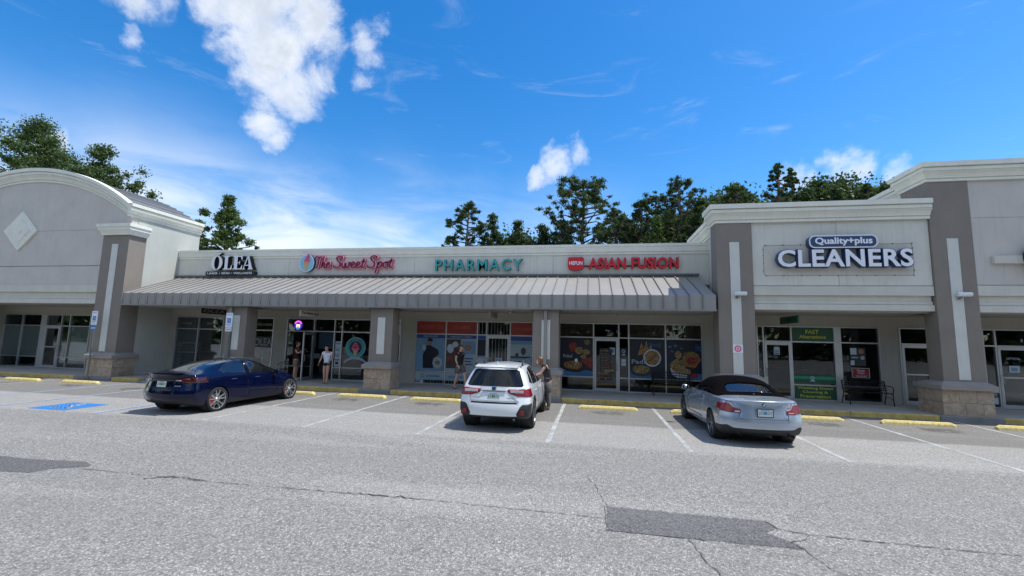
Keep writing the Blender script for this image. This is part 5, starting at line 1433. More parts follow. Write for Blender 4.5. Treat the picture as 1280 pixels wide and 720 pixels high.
for a in (40, 140, 220, 320):
    adopt(MB().tube([(cx + .27 * math.cos(R(a)), cy + .27 * math.sin(R(a)), .15), (cx + .20 * math.cos(R(a)), cy + .20 * math.sin(R(a)), .60)], .013, 6).build('leg', 'black_metal'), t)
adopt(MB().lathe([(0, .60), (.22, .60), (.23, .61), (.22, .625), (0, .625)], c=(cx, cy, 0), seg=18).build('seat', 'black_metal'), t)
adopt(MB().tube([(cx + .27 * math.cos(R(a)), cy + .25 * math.sin(R(a)), .80 + .15 * math.sin(R(max(0, min(180, a))))) for a in range(-20, 201, 20)], .013, 6).build('backrest', 'black_metal', smooth=True), t)
m = MB()
for a in range(20, 180, 32): m.tube([(cx + .20 * math.cos(R(a)), cy + .20 * math.sin(R(a)), .62), (cx + .26 * math.cos(R(a)), cy + .24 * math.sin(R(a)), .80 + .15 * math.sin(R(a)))], .007, 5)
adopt(m.build('back_wires', 'black_metal'), t)

# ================================================================ CARS
def interp(xs_, ys_, x):
    """monotone-ish cubic through control points"""
    if x <= xs_[0]: return ys_[0]
    if x >= xs_[-1]: return ys_[-1]
    for i in range(len(xs_) - 1):
        if x <= xs_[i + 1]:
            h = xs_[i + 1] - xs_[i]; t = (x - xs_[i]) / h
            def sl(j):
                if j <= 0 or j >= len(xs_) - 1: 
                    a = max(0, min(j, len(xs_) - 2)); return (ys_[a + 1] - ys_[a]) / (xs_[a + 1] - xs_[a])
                l = (ys_[j] - ys_[j - 1]) / (xs_[j] - xs_[j - 1]); r = (ys_[j + 1] - ys_[j]) / (xs_[j + 1] - xs_[j])
                return 0 if l * r <= 0 else 2 * l * r / (l + r)
            m0_, m1_ = sl(i) * h, sl(i + 1) * h
            return (2 * t ** 3 - 3 * t * t + 1) * ys_[i] + (t ** 3 - 2 * t * t + t) * m0_ + (-2 * t ** 3 + 3 * t * t) * ys_[i + 1] + (t ** 3 - t * t) * m1_
def curve(pts): 
    xs_ = [p[0] for p in pts]; ys_ = [p[1] for p in pts]
    return lambda x: interp(xs_, ys_, x)
def car_body(sp):
    """closed car skin. local axes: +x forward (0 = rear bumper), y left, z up. sp holds curves along the length"""
    L = sp['L']; st = sp['stations']
    top, belt, wb, wt, hw, zb, zsh = [curve(sp[k]) for k in ('top', 'belt', 'wbelt', 'wtop', 'half', 'bottom', 'shoulder')]
    xr = curve(sp['rear']); xf = curve(sp['front']); rc_, fc_ = sp['rear_round'], sp['front_round']
    FR = [1, .78, .52, .26, 0]
    def section(s):
        e = min(1, min(s, L - s) / .22); sq = 1 - .07 * (1 - e) ** 2
        h, b, w_, wt_ = hw(s) * sq, belt(s), wb(s) * sq, wt(s) * sq
        t_ = max(top(s), b + .015); z0 = zb(s); zs_ = zsh(s); crown = min(.075, (t_ - b) * .35)
        rows = [(h * .90, z0), (h * .975, z0 + .07), (h, z0 + (zs_ - z0) * .5), (h, zs_), (w_ + .012, b - .035), (w_ - .012, b),
                (w_ + (wt_ - w_) * .48 + .018, b + (t_ - crown - b) * .5), (wt_, t_ - crown)]
        tp = [(wt_ * f, t_ - crown * (abs(f) ** 2.4)) for f in FR[1:]]
        bt = [(h * .90 * f, z0 - .01) for f in FR[1:]]
        return rows, tp, bt
    def px_(s, z, f):
        # slanted tail and nose, rounded in plan
        x = s
        x += xr(z) * max(0, 1 - s / sp['rear_blend']) ** 1.5
        x -= xf(z) * max(0, 1 - (L - s) / sp['front_blend']) ** 1.5
        x += rc_ * (abs(f) ** 3) * max(0, 1 - s / .5) ** 2
        x -= fc_ * (abs(f) ** 3) * max(0, 1 - (L - s) / .7) ** 2
        return x
    bm = bmesh.new(); rings = []
    for s in st:
        rows, tp, bt = section(s); ring_ = []
        left = [(y, z, 1) for y, z in rows] + [(y, z, FR[i + 1]) for i, (y, z) in enumerate(tp)]
        right = [(-y, z, -f) for y, z, f in reversed(left[:-1])]
        bot = [(-y, z, -FR[i + 1]) for i, (y, z) in enumerate(bt)]
        botl = [(-y, z, -f) for y, z, f in reversed(bot[:-1])]
        seq = left + right + bot + botl
        for y, z, f in seq: ring_.append(bm.verts.new((px_(s, z, f), y, z)))
        rings.append(ring_)
    n = len(rings[0]); K = 8
    for i in range(len(rings) - 1):
        for j in range(n): bm.faces.new((rings[i][j], rings[i + 1][j], rings[i + 1][(j + 1) % n], rings[i][(j + 1) % n]))
    # caps as grids: rows x 9 columns
    for ri, s, flip in ((0, st[0], False), (len(st) - 1, st[-1], True)):
        rg = rings[ri]
        L_ = rg[:K]                                    # left side rows 0..7
        topm = rg[K:K + 7]                              # top interior left->right
        R_ = rg[K + 7:K + 15][::-1]                     # right side rows 0..7
        botm = rg[K + 15:][::-1]                        # bottom interior left->right
        cols = FR[1:] + [-f for f in FR[1:-1][::-1]]
        grid = []
        for r in range(K):
            if r == 0: mid = botm
            elif r == K - 1: mid = topm
            else:
                y_, z_ = L_[r].co.y, L_[r].co.z; cr = (r / (K - 1)) ** 3
                mid = []
                for c_, f in enumerate(cols):
                    zz = z_ + cr * (topm[c_].co.z - L_[K - 1].co.z)
                    mid.append(bm.verts.new((px_(s, zz, f), y_ * f, zz)))
            grid.append([L_[r]] + mid + [R_[r]])
        for r in range(K - 1):
            for c_ in range(8):
                q = (grid[r][c_], grid[r + 1][c_], grid[r + 1][c_ + 1], grid[r][c_ + 1])
                bm.faces.new(q if not flip else q[::-1])
    bmesh.ops.recalc_face_normals(bm, faces=bm.faces)
    me = bpy.data.meshes.new('b'); bm.to_mesh(me); bm.free()
    ob = bpy.data.objects.new('b', me); COL.objects.link(ob)
    md = ob.modifiers.new('s', 'SUBSURF'); md.levels = md.render_levels = 2
    dg = bpy.context.evaluated_depsgraph_get()
    bm = bmesh.new(); bm.from_object(ob, dg)
    bpy.data.objects.remove(ob)
    return bm
def region_cut(bm, poly, axis, sign, tol=.25, lim=None):
    """cut the outline of poly (in the projection along axis) into the skin and return the faces inside"""
    ax = {'x': 0, 'y': 1, 'z': 2}[axis]; o = [i for i in range(3) if i != ax]
    us = [p[0] for p in poly]; vs = [p[1] for p in poly]
    u0, u1, v0, v1 = min(us) - .01, max(us) + .01, min(vs) - .01, max(vs) + .01
    def sel():
        out = []
        for f in bm.faces:
            if f.normal[ax] * sign < tol: continue
            c = f.calc_center_bounds()
            if lim and not lim(c): continue
            bu = [v.co[o[0]] for v in f.verts]; bv = [v.co[o[1]] for v in f.verts]
            if max(bu) < u0 or min(bu) > u1 or max(bv) < v0 or min(bv) > v1: continue
            out.append(f)
        return out
    n = len(poly)
    for i in range(n):
        a, b = poly[i], poly[(i + 1) % n]
        d = (b[0] - a[0], b[1] - a[1]); nrm = [0, 0, 0]; nrm[o[0]] = d[1]; nrm[o[1]] = -d[0]
        if abs(d[0]) + abs(d[1]) < 1e-6: continue
        co = [0, 0, 0]; co[o[0]] = a[0]; co[o[1]] = a[1]
        fs = sel(); geom = set(fs)
        for f in fs: geom.update(f.edges); geom.update(f.verts)
        bmesh.ops.bisect_plane(bm, geom=list(geom), dist=1e-5, plane_co=co, plane_no=Vector(nrm).normalized())
    def inside(u, v):
        r = False
        for i in range(n):
            x1, y1 = poly[i]; x2, y2 = poly[(i + 1) % n]
            if (y1 > v) != (y2 > v) and u < (x2 - x1) * (v - y1) / (y2 - y1) + x1: r = not r
        return r
    res = []
    for f in sel():
        c = f.calc_center_median()
        if inside(c[o[0]], c[o[1]]): res.append(f)
    return res
def take(bm, faces, name, mt, parent, push=0.0, thick=0.0):
    """lift faces out of the skin as a part of their own"""
    if not faces: return None
    bm.normal_update()
    idx = {}; vs = []; fs = []; ns = []
    for f in faces:
        nf = []
        for v in f.verts:
            if v not in idx: idx[v] = len(vs); vs.append(v.co.copy()); ns.append(v.normal.copy())
            nf.append(idx[v])
        fs.append(tuple(nf))
    out = [tuple(c + n_ * push) for c, n_ in zip(vs, ns)]
    mb = MB().add(out, fs)
    if thick:
        cnt = {}
        for f in fs:
            for a, b in zip(f, f[1:] + f[:1]): cnt[(a, b)] = 1
        m = len(vs); mb.v += [tuple(c + n_ * (push - thick)) for c, n_ in zip(vs, ns)]
        for (a, b) in cnt:
            if (b, a) not in cnt: mb.f.append((b, a, a + m, b + m)); mb.m.append(0)
    o = mb.build(name, mt, parent, smooth=False)
    me = o.data
    for p in me.polygons[:len(fs)]: p.use_smooth = True
    bmesh.ops.delete(bm, geom=faces, context='FACES')
    return o
def seam(pts, w_=.008):
    """thin outline strip polygon along a polyline (u,v)"""
    L_, R_ = [], []
    for i, p in enumerate(pts):
        a = pts[max(i - 1, 0)]; b = pts[min(i + 1, len(pts) - 1)]
        l = math.hypot(b[0] - a[0], b[1] - a[1]); nx, ny = -(b[1] - a[1]) / l * w_ / 2, (b[0] - a[0]) / l * w_ / 2
        L_.append((p[0] + nx, p[1] + ny)); R_.append((p[0] - nx, p[1] - ny))
    return L_ + R_[::-1]

def circ(cx, cz, r, n=28, a0=0, a1=360): return [(cx + r * math.cos(R(a0 + (a1 - a0) * i / n)), cz + r * math.sin(R(a0 + (a1 - a0) * i / n))) for i in range(n)]
def wheel(parent, x, y, r, wdt, out, rim_mt, spokes=5, rim_r=.72, twin=True, caliper=None):
    """tyre with the rim and spokes as its pieces; out = +1 left side, -1 right side"""
    t = wdt / 2; tr = .86
    ty = MB().lathe([(r * rim_r, -t), (r * .90, -t * 1.0), (r * .975, -t * .9), (r, -t * .7), (r, t * .7), (r * .975, t * .9), (r * .90, t), (r * rim_r, t), (r * rim_r * .97, t * .6)], 'y', (0, 0, 0), 36)
    o = ty.build('wheel', 'rubber', parent, smooth=True, loc=(x, y, r))
    rr = r * rim_r
    rim = MB().lathe([(rr * 1.0, t * .96 * out), (rr * .955, t * .98 * out), (rr * .93, t * .80 * out), (rr * .90, -t * .4 * out)], 'y', (0, 0, 0), 36)
    f = t * .72 * out; b_ = t * .45 * out
    for k in range(spokes):
        a = 2 * math.pi * k / spokes + .3
        for da in ((-.13, .13) if twin else (0,)):
            a1, a2 = a + da * .35, a + da * 1.9
            w1, w2 = rr * .055, rr * .045
            p1 = Vector((math.cos(a1) * rr * .16, 0, math.sin(a1) * rr * .16)); p2 = Vector((math.cos(a2) * rr * .94, 0, math.sin(a2) * rr * .94))
            d = (p2 - p1).normalized(); nrm = Vector((-d.z, 0, d.x))
            if not twin: w1, w2 = rr * .13, rr * .09
            q = [p1 + nrm * w1, p1 - nrm * w1, p2 - nrm * w2, p2 + nrm * w2]
            rim.add([(v.x, f - .012 * out if i < 2 else f + .014 * out, v.z) for i, v in enumerate(q)] + [(v.x, b_, v.z) for v in q], [(0, 1, 2, 3), (1, 0, 4, 5), (2, 1, 5, 6), (3, 2, 6, 7), (0, 3, 7, 4)])
    rim.lathe([(0, f + .01 * out), (rr * .10, f + .01 * out), (rr * .19, f - .012 * out), (rr * .20, b_)], 'y', (0, 0, 0), 18)
    rim.build('rim', rim_mt, o)
    MB().lathe([(0, b_ - .03 * out), (rr * .60, b_ - .03 * out), (rr * .62, b_ - .05 * out), (0, b_ - .06 * out)], 'y', (0, 0, 0), 24).build('brake_disc', 'grey_metal', o)
    if caliper: MB().add([(math.cos(R(a)) * rr * q, (b_ + .0 * out), math.sin(R(a)) * rr * q) for a in (150, 170, 190, 210) for q in (.45, .78)], [(0, 1, 3, 2), (2, 3, 5, 4), (4, 5, 7, 6)]).build('caliper', caliper, o)
    return o
def finish_car(sp, name, label, cat, loc, heading, group=None):
    """heading: rotation about z of the car's +x axis"""
    root = empty(name, (0, 0, 0), 0, label, cat, group)
    bm = car_body(sp)
    for f in bm.faces: f.smooth = True
    wr = sp['arch_r']; L = sp['L']
    trim = sp.get('clad')
    for wx in sp['axles']:
        for s in (1, -1):
            fs = region_cut(bm, circ(wx, sp['tyre_r'] + .005, wr), 'y', s, .05, lambda c: abs(c.y) > .5)
            bmesh.ops.delete(bm, geom=fs, context='FACES')
            if trim:
                fs = region_cut(bm, circ(wx, sp['tyre_r'] + .01, wr + .065), 'y', s, .05, lambda c: abs(c.y) > .5)
                take(bm, fs, 'wheel_arch_trim', 'black_plastic', root, .006, .02)
    # well liners
    for wx in sp['axles']:
        for s in (1, -1):
            hwx = sp['hw_at'] - .03
            m = MB().lathe([(wr, hwx * s), (wr, (hwx - .28) * s), (0, (hwx - .28) * s)], 'y', (wx, 0, sp['tyre_r'] + .005), 28)
            m.build('wheel_well', 'black_plastic', root)
    for it in sp['regions']:
        nm, mt, axis, signs, poly = it[:5]; kw = it[5] if len(it) > 5 else {}
        for s in signs:
            if axis == 'y': fs = region_cut(bm, poly, 'y', s, kw.get('tol', .2), kw.get('lim'))
            elif axis == 'x': fs = region_cut(bm, [(p[0] * kw.get('mir', 1), p[1]) for p in poly] if kw.get('mir') else poly, 'x', s, kw.get('tol', .15), kw.get('lim'))
            else: fs = region_cut(bm, poly, 'z', s, kw.get('tol', .15), kw.get('lim'))
            o = take(bm, fs, nm, mt, root, kw.get('push', -.004), kw.get('thick', .012))
            if o and kw.get('label'): o['label'] = kw['label']
    under = [f for f in bm.faces if f.normal.z < -.6 and f.calc_center_median().z < sp['zund']]
    take(bm, under, 'underbody', 'black_plastic', root)
    me = bpy.data.meshes.new('body'); bm.to_mesh(me); bm.free(); me.materials.append(M[sp['paint']])
    b = bpy.data.objects.new('body', me); COL.objects.link(b); b.parent = root
    for y_, r_ in ((sp['track'], 1), (-sp['track'], -1)):
        for wx in sp['axles']: wheel(root, wx, y_, sp['tyre_r'], .225, r_, sp['rim'], sp['spokes'], sp.get('rim_r', .72), sp.get('twin', True), sp.get('caliper'))
    # cabin
    x0, x1 = sp['cabin']; zc = sp['belt'][0][1] - .25 if 'cabin_z' not in sp else sp['cabin_z']
    hwc = sp['hw_at'] - .16
    MB().box(x0, x1, -hwc, hwc, .28, zc - .1).build('cabin_floor', 'interior_dark', root)
    for sx, zt in sp['seats']:
        for y_ in ((-.38, .38) if sx > x0 + .6 else (-.42, .0, .42)):
            s_ = MB().cbox(sx, sx + .14, y_ * .9 - .20, y_ * .9 + .20, zc - .12, zt - .20, .04).cbox(sx + .02, sx + .10, y_ - .12, y_ + .12, zt - .18, zt, .03)
            s_.build('seat', sp['seat_mt'], root)
    root.location = loc; root.rotation_euler = (0, 0, heading)
    return root
def mirror(root, sp, x, z, mt, k=1.0):
    for s in (1, -1):
        m = MB()
        hwb = sp['mir_y']
        m.lathe([(0, -.085), (.05, -.08), (.075, -.03), (.08, .02), (.06, .06), (0, .075)], 'y', (0, 0, 0), 14)
        m.v = [(x + v[0] * 1.05 * k + .02, s * (hwb + .13) + v[1] * 1.15, z + .05 + v[2] * .95 * k) for v in m.v]
        o = m.build('mirror', mt, root, smooth=True)
        MB().box(x - .055, x - .045, s * (hwb + .13) - .075, s * (hwb + .13) + .075, z + .0, z + .10).build('mirror_glass', 'car_glass_dark', o)
        MB().box(x - .01, x + .06, min(s * hwb * .93, s * (hwb + .08)), max(s * hwb * .93, s * (hwb + .08)), z + .0, z + .03).build('mirror_foot', 'black_plastic', o)
def plate(root, xr, z, y0, mt2, frame, txt, tilt=0.0):
    """licence plate facing -x: letters left blurred in the photo, kept as generic glyphs"""
    t = MB().box(-.006, 0, -.152, .152, -.076, .076); 
    o = t.build('licence_plate', 'plate_white', root); o.location = (xr, y0, z); o.rotation_euler = (0, R(tilt), 0)
    if frame:
        MB().box(-.012, 0.002, -.165, .165, -.09, -.076).box(-.012, 0.002, -.165, .165, .076, .09).box(-.012, 0.002, -.165, -.152, -.076, .076).box(-.012, 0.002, .152, .165, -.076, .076).build('plate_frame', 'black_plastic', o)
    m = MB(); m.box(-.009, -.006, -.04, .04, -.035, .03); m.build('plate_emblem', mt2, o)
    for k in range(6):
        y = .115 - k * .046
        if abs(y) < .05 and k in (2, 3): continue
        MB().box(-.0088, -.006, y - .014, y - .006, -.035, .035).box(-.0088, -.006, y + .006, y + .014, -.035, .035).box(-.0088, -.006, y - .006, y + .006, .020 if k % 2 else -.035, .035 if k % 2 else -.020).build('plate_digit', mt2, o)
    MB().box(-.0086, -.006, -.09, .09, .048, .062).build('plate_heading', mt2, o)
    return o
def letters_x(root, txt, x, y0, y1, z0, z1, mt, name='lettering', dep=.004):
    """raised badge lettering facing -x; y0 is its left end as seen from behind"""
    me = text_parts(txt, 0, abs(y1 - y0), z0, z1, 0, dep, mt, bold=.015, name=name, split=False)[0]
    me.data.transform(Matrix.Translation((x, y0, 0)) @ Matrix(((0, 1, 0, 0), (-1, 0, 0, 0), (0, 0, 1, 0), (0, 0, 0, 1))))
    me.parent = root
    return me
def handle_bar(root, x, y, z, s, mt, L=.17):
    MB().cbox(x - L / 2, x + L / 2, y, y + .025 * s if s > 0 else y, z - .013, z + .013, .004).build('door_handle', mt, root) if s > 0 else MB().cbox(x - L / 2, x + L / 2, y - .025, y, z - .013, z + .013, .004).build('door_handle', mt, root)
# ---------------- white crossover
sub = dict(L=4.46, stations=[0, .10, .25, .45, .70, .95, 1.25, 1.6, 2.0, 2.4, 2.75, 3.0, 3.25, 3.5, 3.8, 4.1, 4.3, 4.46],
    top=[(0, 1.535), (.25, 1.56), (.7, 1.585), (1.5, 1.60), (2.2, 1.575), (2.6, 1.48), (3.25, 1.06), (3.8, 1.00), (4.3, .88), (4.46, .80)],
    belt=[(0, 1.06), (.6, 1.05), (1.5, 1.02), (2.6, .99), (3.25, .98), (4.2, .84), (4.46, .74)],
    wbelt=[(0, .80), (.5, .835), (1.5, .85), (3.0, .83), (3.8, .80), (4.46, .72)],
    wtop=[(0, .56), (.4, .60), (1.5, .62), (2.4, .60), (2.7, .60), (3.25, .70), (4.0, .66), (4.46, .55)],
    half=[(0, .865), (.4, .89), (1.5, .885), (3.5, .89), (4.2, .86), (4.46, .78)],
    bottom=[(0, .34), (.4, .28), (1, .24), (3.4, .24), (4.46, .28)], shoulder=[(0, .80), (1.5, .78), (3.5, .74), (4.46, .62)],
    rear=[(.3, .05), (.42, .0), (.60, .0), (.66, .06), (.95, .10), (1.08, .16), (1.30, .27), (1.45, .36), (1.55, .36)], rear_blend=1.5,
    front=[(.2, .1), (.5, 0), (.8, .05), (1.0, .3)], front_blend=1.0, rear_round=.13, front_round=.30,
    axles=(.93, 3.595), tyre_r=.345, arch_r=.385, hw_at=.885, track=.785, paint='paint_white', rim='rim_dark', spokes=5, twin=True, zund=.36, clad=True,
    cabin=(.6, 3.0), cabin_z=.95, seats=[(.95, 1.22), (1.95, 1.26)], seat_mt='interior_dark', mir_y=.87)
def rear_window(z0, z1, w0, w1): return [(-w0, z0), (w0, z0), (w1, z1), (-w1, z1)]
sub['regions'] = [
    ('rear_window', 'car_glass_dark', 'x', (-1,), [(-.70, 1.09), (-.66, 1.055), (.66, 1.055), (.70, 1.09), (.565, 1.425), (.50, 1.455), (-.50, 1.455), (-.565, 1.425)], dict(push=-.006, tol=.1, lim=lambda c: c.x < 1.0)),
    ('side_window', 'car_glass_dark', 'y', (1, -1), [(2.00, 1.04), (3.05, 1.03), (2.62, 1.36), (2.35, 1.45), (2.00, 1.49)], dict(push=-.006)),
    ('side_window', 'car_glass_dark', 'y', (1, -1), [(1.05, 1.07), (1.93, 1.045), (1.93, 1.49), (1.35, 1.48), (1.08, 1.44)], dict(push=-.006)),
    ('side_window', 'car_glass_dark', 'y', (1, -1), [(.62, 1.14), (.98, 1.08), (1.00, 1.42), (.84, 1.38)], dict(push=-.006)),
    ('windshield', 'car_glass_dark', 'z', (1,), [(2.62, -.56), (3.22, -.66), (3.22, .66), (2.62, .56)], dict(push=-.006, lim=lambda c: c.z > 1.03)),
    ('tail_light', 'lamp_red', 'x', (-1,), [(.58, .845), (.86, .83), (1.0, .84), (1.0, 1.01), (.84, 1.015), (.58, 1.00)], dict(push=.012, tol=.02, thick=.03, lim=lambda c: c.x < .5 and c.y > 0)),
    ('tail_light', 'lamp_red', 'x', (-1,), [(-.58, .845), (-.86, .83), (-1.0, .84), (-1.0, 1.01), (-.84, 1.015), (-.58, 1.00)], dict(push=.012, tol=.02, thick=.03, lim=lambda c: c.x < .5 and c.y < 0)),
    ('tail_light', 'lamp_red', 'x', (-1,), [(.58, .845), (.36, .915), (.32, .975), (.36, 1.00), (.58, 1.00)], dict(push=.010, tol=.02, thick=.03, lim=lambda c: c.x < .6)),
    ('tail_light', 'lamp_red', 'x', (-1,), [(-.58, .845), (-.36, .915), (-.32, .975), (-.36, 1.00), (-.58, 1.00)], dict(push=.010, tol=.02, thick=.03, lim=lambda c: c.x < .6)),
    ('bumper_trim', 'black_plastic', 'x', (-1,), [(.56, .44), (.64, .60), (.70, .66), (.98, .68), (.98, .25), (.70, .25), (.60, .30)], dict(push=.004, tol=.02, thick=.02, lim=lambda c: c.x < .42 and c.y > 0)),
    ('bumper_trim', 'black_plastic', 'x', (-1,), [(-.56, .44), (-.64, .60), (-.70, .66), (-.98, .68), (-.98, .25), (-.70, .25), (-.60, .30)], dict(push=.004, tol=.02, thick=.02, lim=lambda c: c.x < .42 and c.y < 0)),
    ('bumper_valance', 'black_plastic', 'x', (-1,), [(-.70, .20), (.70, .20), (.60, .385), (-.60, .385)], dict(push=-.004, tol=.02, lim=lambda c: c.x < .42)),
    ('tailgate_gap', 'black_plastic', 'x', (-1,), [(-.56, .665), (.56, .665), (.56, .705), (-.56, .705)], dict(push=-.004, tol=.0, lim=lambda c: c.x < .42)),
    ('tailgate', 'paint_white', 'x', (-1,), [(-.58, .71), (.58, .71), (.60, .845), (.37, .91), (.33, 1.045), (-.33, 1.045), (-.37, .91), (-.60, .845)], dict(push=-.003, tol=.0, lim=lambda c: c.x < .5)),
    ('sill_cladding', 'black_plastic', 'y', (1, -1), [(1.35, .2), (3.18, .2), (3.18, .37), (1.35, .37)], dict(push=.006, tol=.0)),
    ('door', 'paint_white', 'y', (1, -1), [(1.99, .39), (3.02, .39), (3.10, .60), (3.06, .97), (1.99, 1.0)], dict(push=-.003, tol=.0)),
    ('door', 'paint_white', 'y', (1, -1), [(1.20, .72), (1.36, .50), (1.44, .39), (1.97, .39), (1.97, 1.0), (1.06, 1.02)], dict(push=-.003, tol=.0)),
]
car = finish_car(sub, 'crossover_car', 'white crossover seen straight from behind with dark rear glass and black corner trim', 'car', (0, 0, 0), 0)
mirror(car, sub, 2.95, .96, 'black_plastic', 1.0)
# clear band inside each tail light, reflectors, rails, spoiler, plate, badge
for s in (1, -1):
    MB().cbox(.115, .135, min(s * .40, s * .60), max(s * .40, s * .60), .925, .985, .004).build('reverse_lamp', 'lamp_clear', car)
    MB().cbox(.105, .13, min(s * .60, s * .72), max(s * .60, s * .72), .925, .985, .004).build('reverse_lamp', 'lamp_clear', car)
    MB().lathe([(0, .0), (.050, .0), (.055, .012), (.055, .03)], 'x', (.012, s * .70, .47), 16).build('reflector', 'lamp_red', car)
    rail = MB().tube([(.62, s * .60, 1.555), (.72, s * .60, 1.635), (1.1, s * .605, 1.66), (1.9, s * .605, 1.655), (2.3, s * .59, 1.62), (2.42, s * .585, 1.55)], .022, 8)
    rail.build('roof_rail', 'black_plastic', car, smooth=True)
MB().prism([(.37, 1.528), (.355, 1.512), (.38, 1.498), (.62, 1.53), (.64, 1.56)], 'y', -.54, .54).build('spoiler', 'paint_white', car)
MB().box(.325, .333, -.15, .15, 1.497, 1.507).build('high_brake_lamp', 'lamp_dark_red', car)
MB().cbox(.10, .125, -.30, .30, .945, .975, .006).build('plate_garnish', 'grey_metal', car)
MB().lathe([(0, -.012), (.045, -.010), (.058, .0), (.058, .01)], 'x', (.122, 0, 1.012), 18).build('emblem', 'sign_navy', car)
MB().lathe([(.045, -.014), (.06, -.010), (.06, .01)], 'x', (.12, 0, 1.012), 18).build('emblem_rim', 'chrome', car)
plate(car, .062, .84, 0, 'plate_green', False, '')
letters_x(car, 'CROSSTREK', .090, -.28, -.50, .785, .81, 'grey_metal')
letters_x(car, 'SUBARU', .090, .50, .33, .785, .81, 'grey_metal')
MB().tube([(.55, .0, 1.585), (.50, 0, 1.63), (.46, 0, 1.64)], .012, 6).build('antenna_fin', 'paint_white', car)
MB().tube([(.30, .03, 1.075), (.35, -.25, 1.16), (.37, -.42, 1.19)], .010, 6).build('rear_wiper', 'black_plastic', car)
MB().tube([(.12, -.50, .30), (-.0, -.50, .30)], .030, 10, None, False).build('exhaust_pipe', 'grey_metal', car)
for s in (1, -1):
    for x in (1.35, 2.3): handle_bar(car, x, s * .872, .90, s, 'paint_white')
car.location = (-2.33, 10.50, 0); car.rotation_euler = (0, 0, R(90 + .3))

# ---------------- silver convertible with a black soft top
bmw = dict(L=4.43, stations=[0, .10, .25, .45, .70, 1.0, 1.3, 1.6, 2.0, 2.35, 2.65, 2.95, 3.2, 3.5, 3.8, 4.1, 4.28, 4.43],
    top=[(0, .985), (.35, 1.015), (.62, 1.03), (.75, 1.06), (1.05, 1.22), (1.45, 1.375), (1.9, 1.405), (2.3, 1.36), (2.55, 1.28), (3.15, .98), (3.8, .90), (4.3, .74), (4.43, .66)],
    belt=[(0, .955), (.5, .985), (1.3, .97), (2.4, .93), (3.2, .90), (4.0, .79), (4.43, .62)],
    wbelt=[(0, .74), (.4, .79), (1.2, .83), (2.4, .82), (3.4, .80), (4.43, .66)],
    wtop=[(0, .62), (.5, .66), (.85, .62), (1.2, .60), (1.7, .575), (2.3, .565), (2.6, .58), (3.15, .70), (4.0, .62), (4.43, .5)],
    half=[(0, .845), (.4, .88), (.9, .887), (1.8, .865), (3.5, .885), (4.2, .84), (4.43, .74)],
    bottom=[(0, .30), (.4, .20), (1, .17), (3.4, .17), (4.43, .20)], shoulder=[(0, .72), (.9, .74), (2.2, .70), (3.6, .70), (4.43, .55)],
    rear=[(.15, .08), (.30, .05), (.48, .0), (.62, .02), (.70, .05), (.90, .09), (.96, .06), (1.02, .07)], rear_blend=.7,
    front=[(.2, .12), (.5, 0), (.7, .08), (.9, .2)], front_blend=.9, rear_round=.20, front_round=.34,
    axles=(.93, 3.62), tyre_r=.325, arch_r=.362, hw_at=.875, track=.775, paint='paint_silver_blue', rim='rim_dark', spokes=5, twin=True, rim_r=.74, zund=.28,
    cabin=(1.1, 3.0), cabin_z=.85, seats=[(1.35, 1.05), (2.0, 1.18)], seat_mt='interior_dark', mir_y=.86)
def xl(a): return lambda c: a(c)
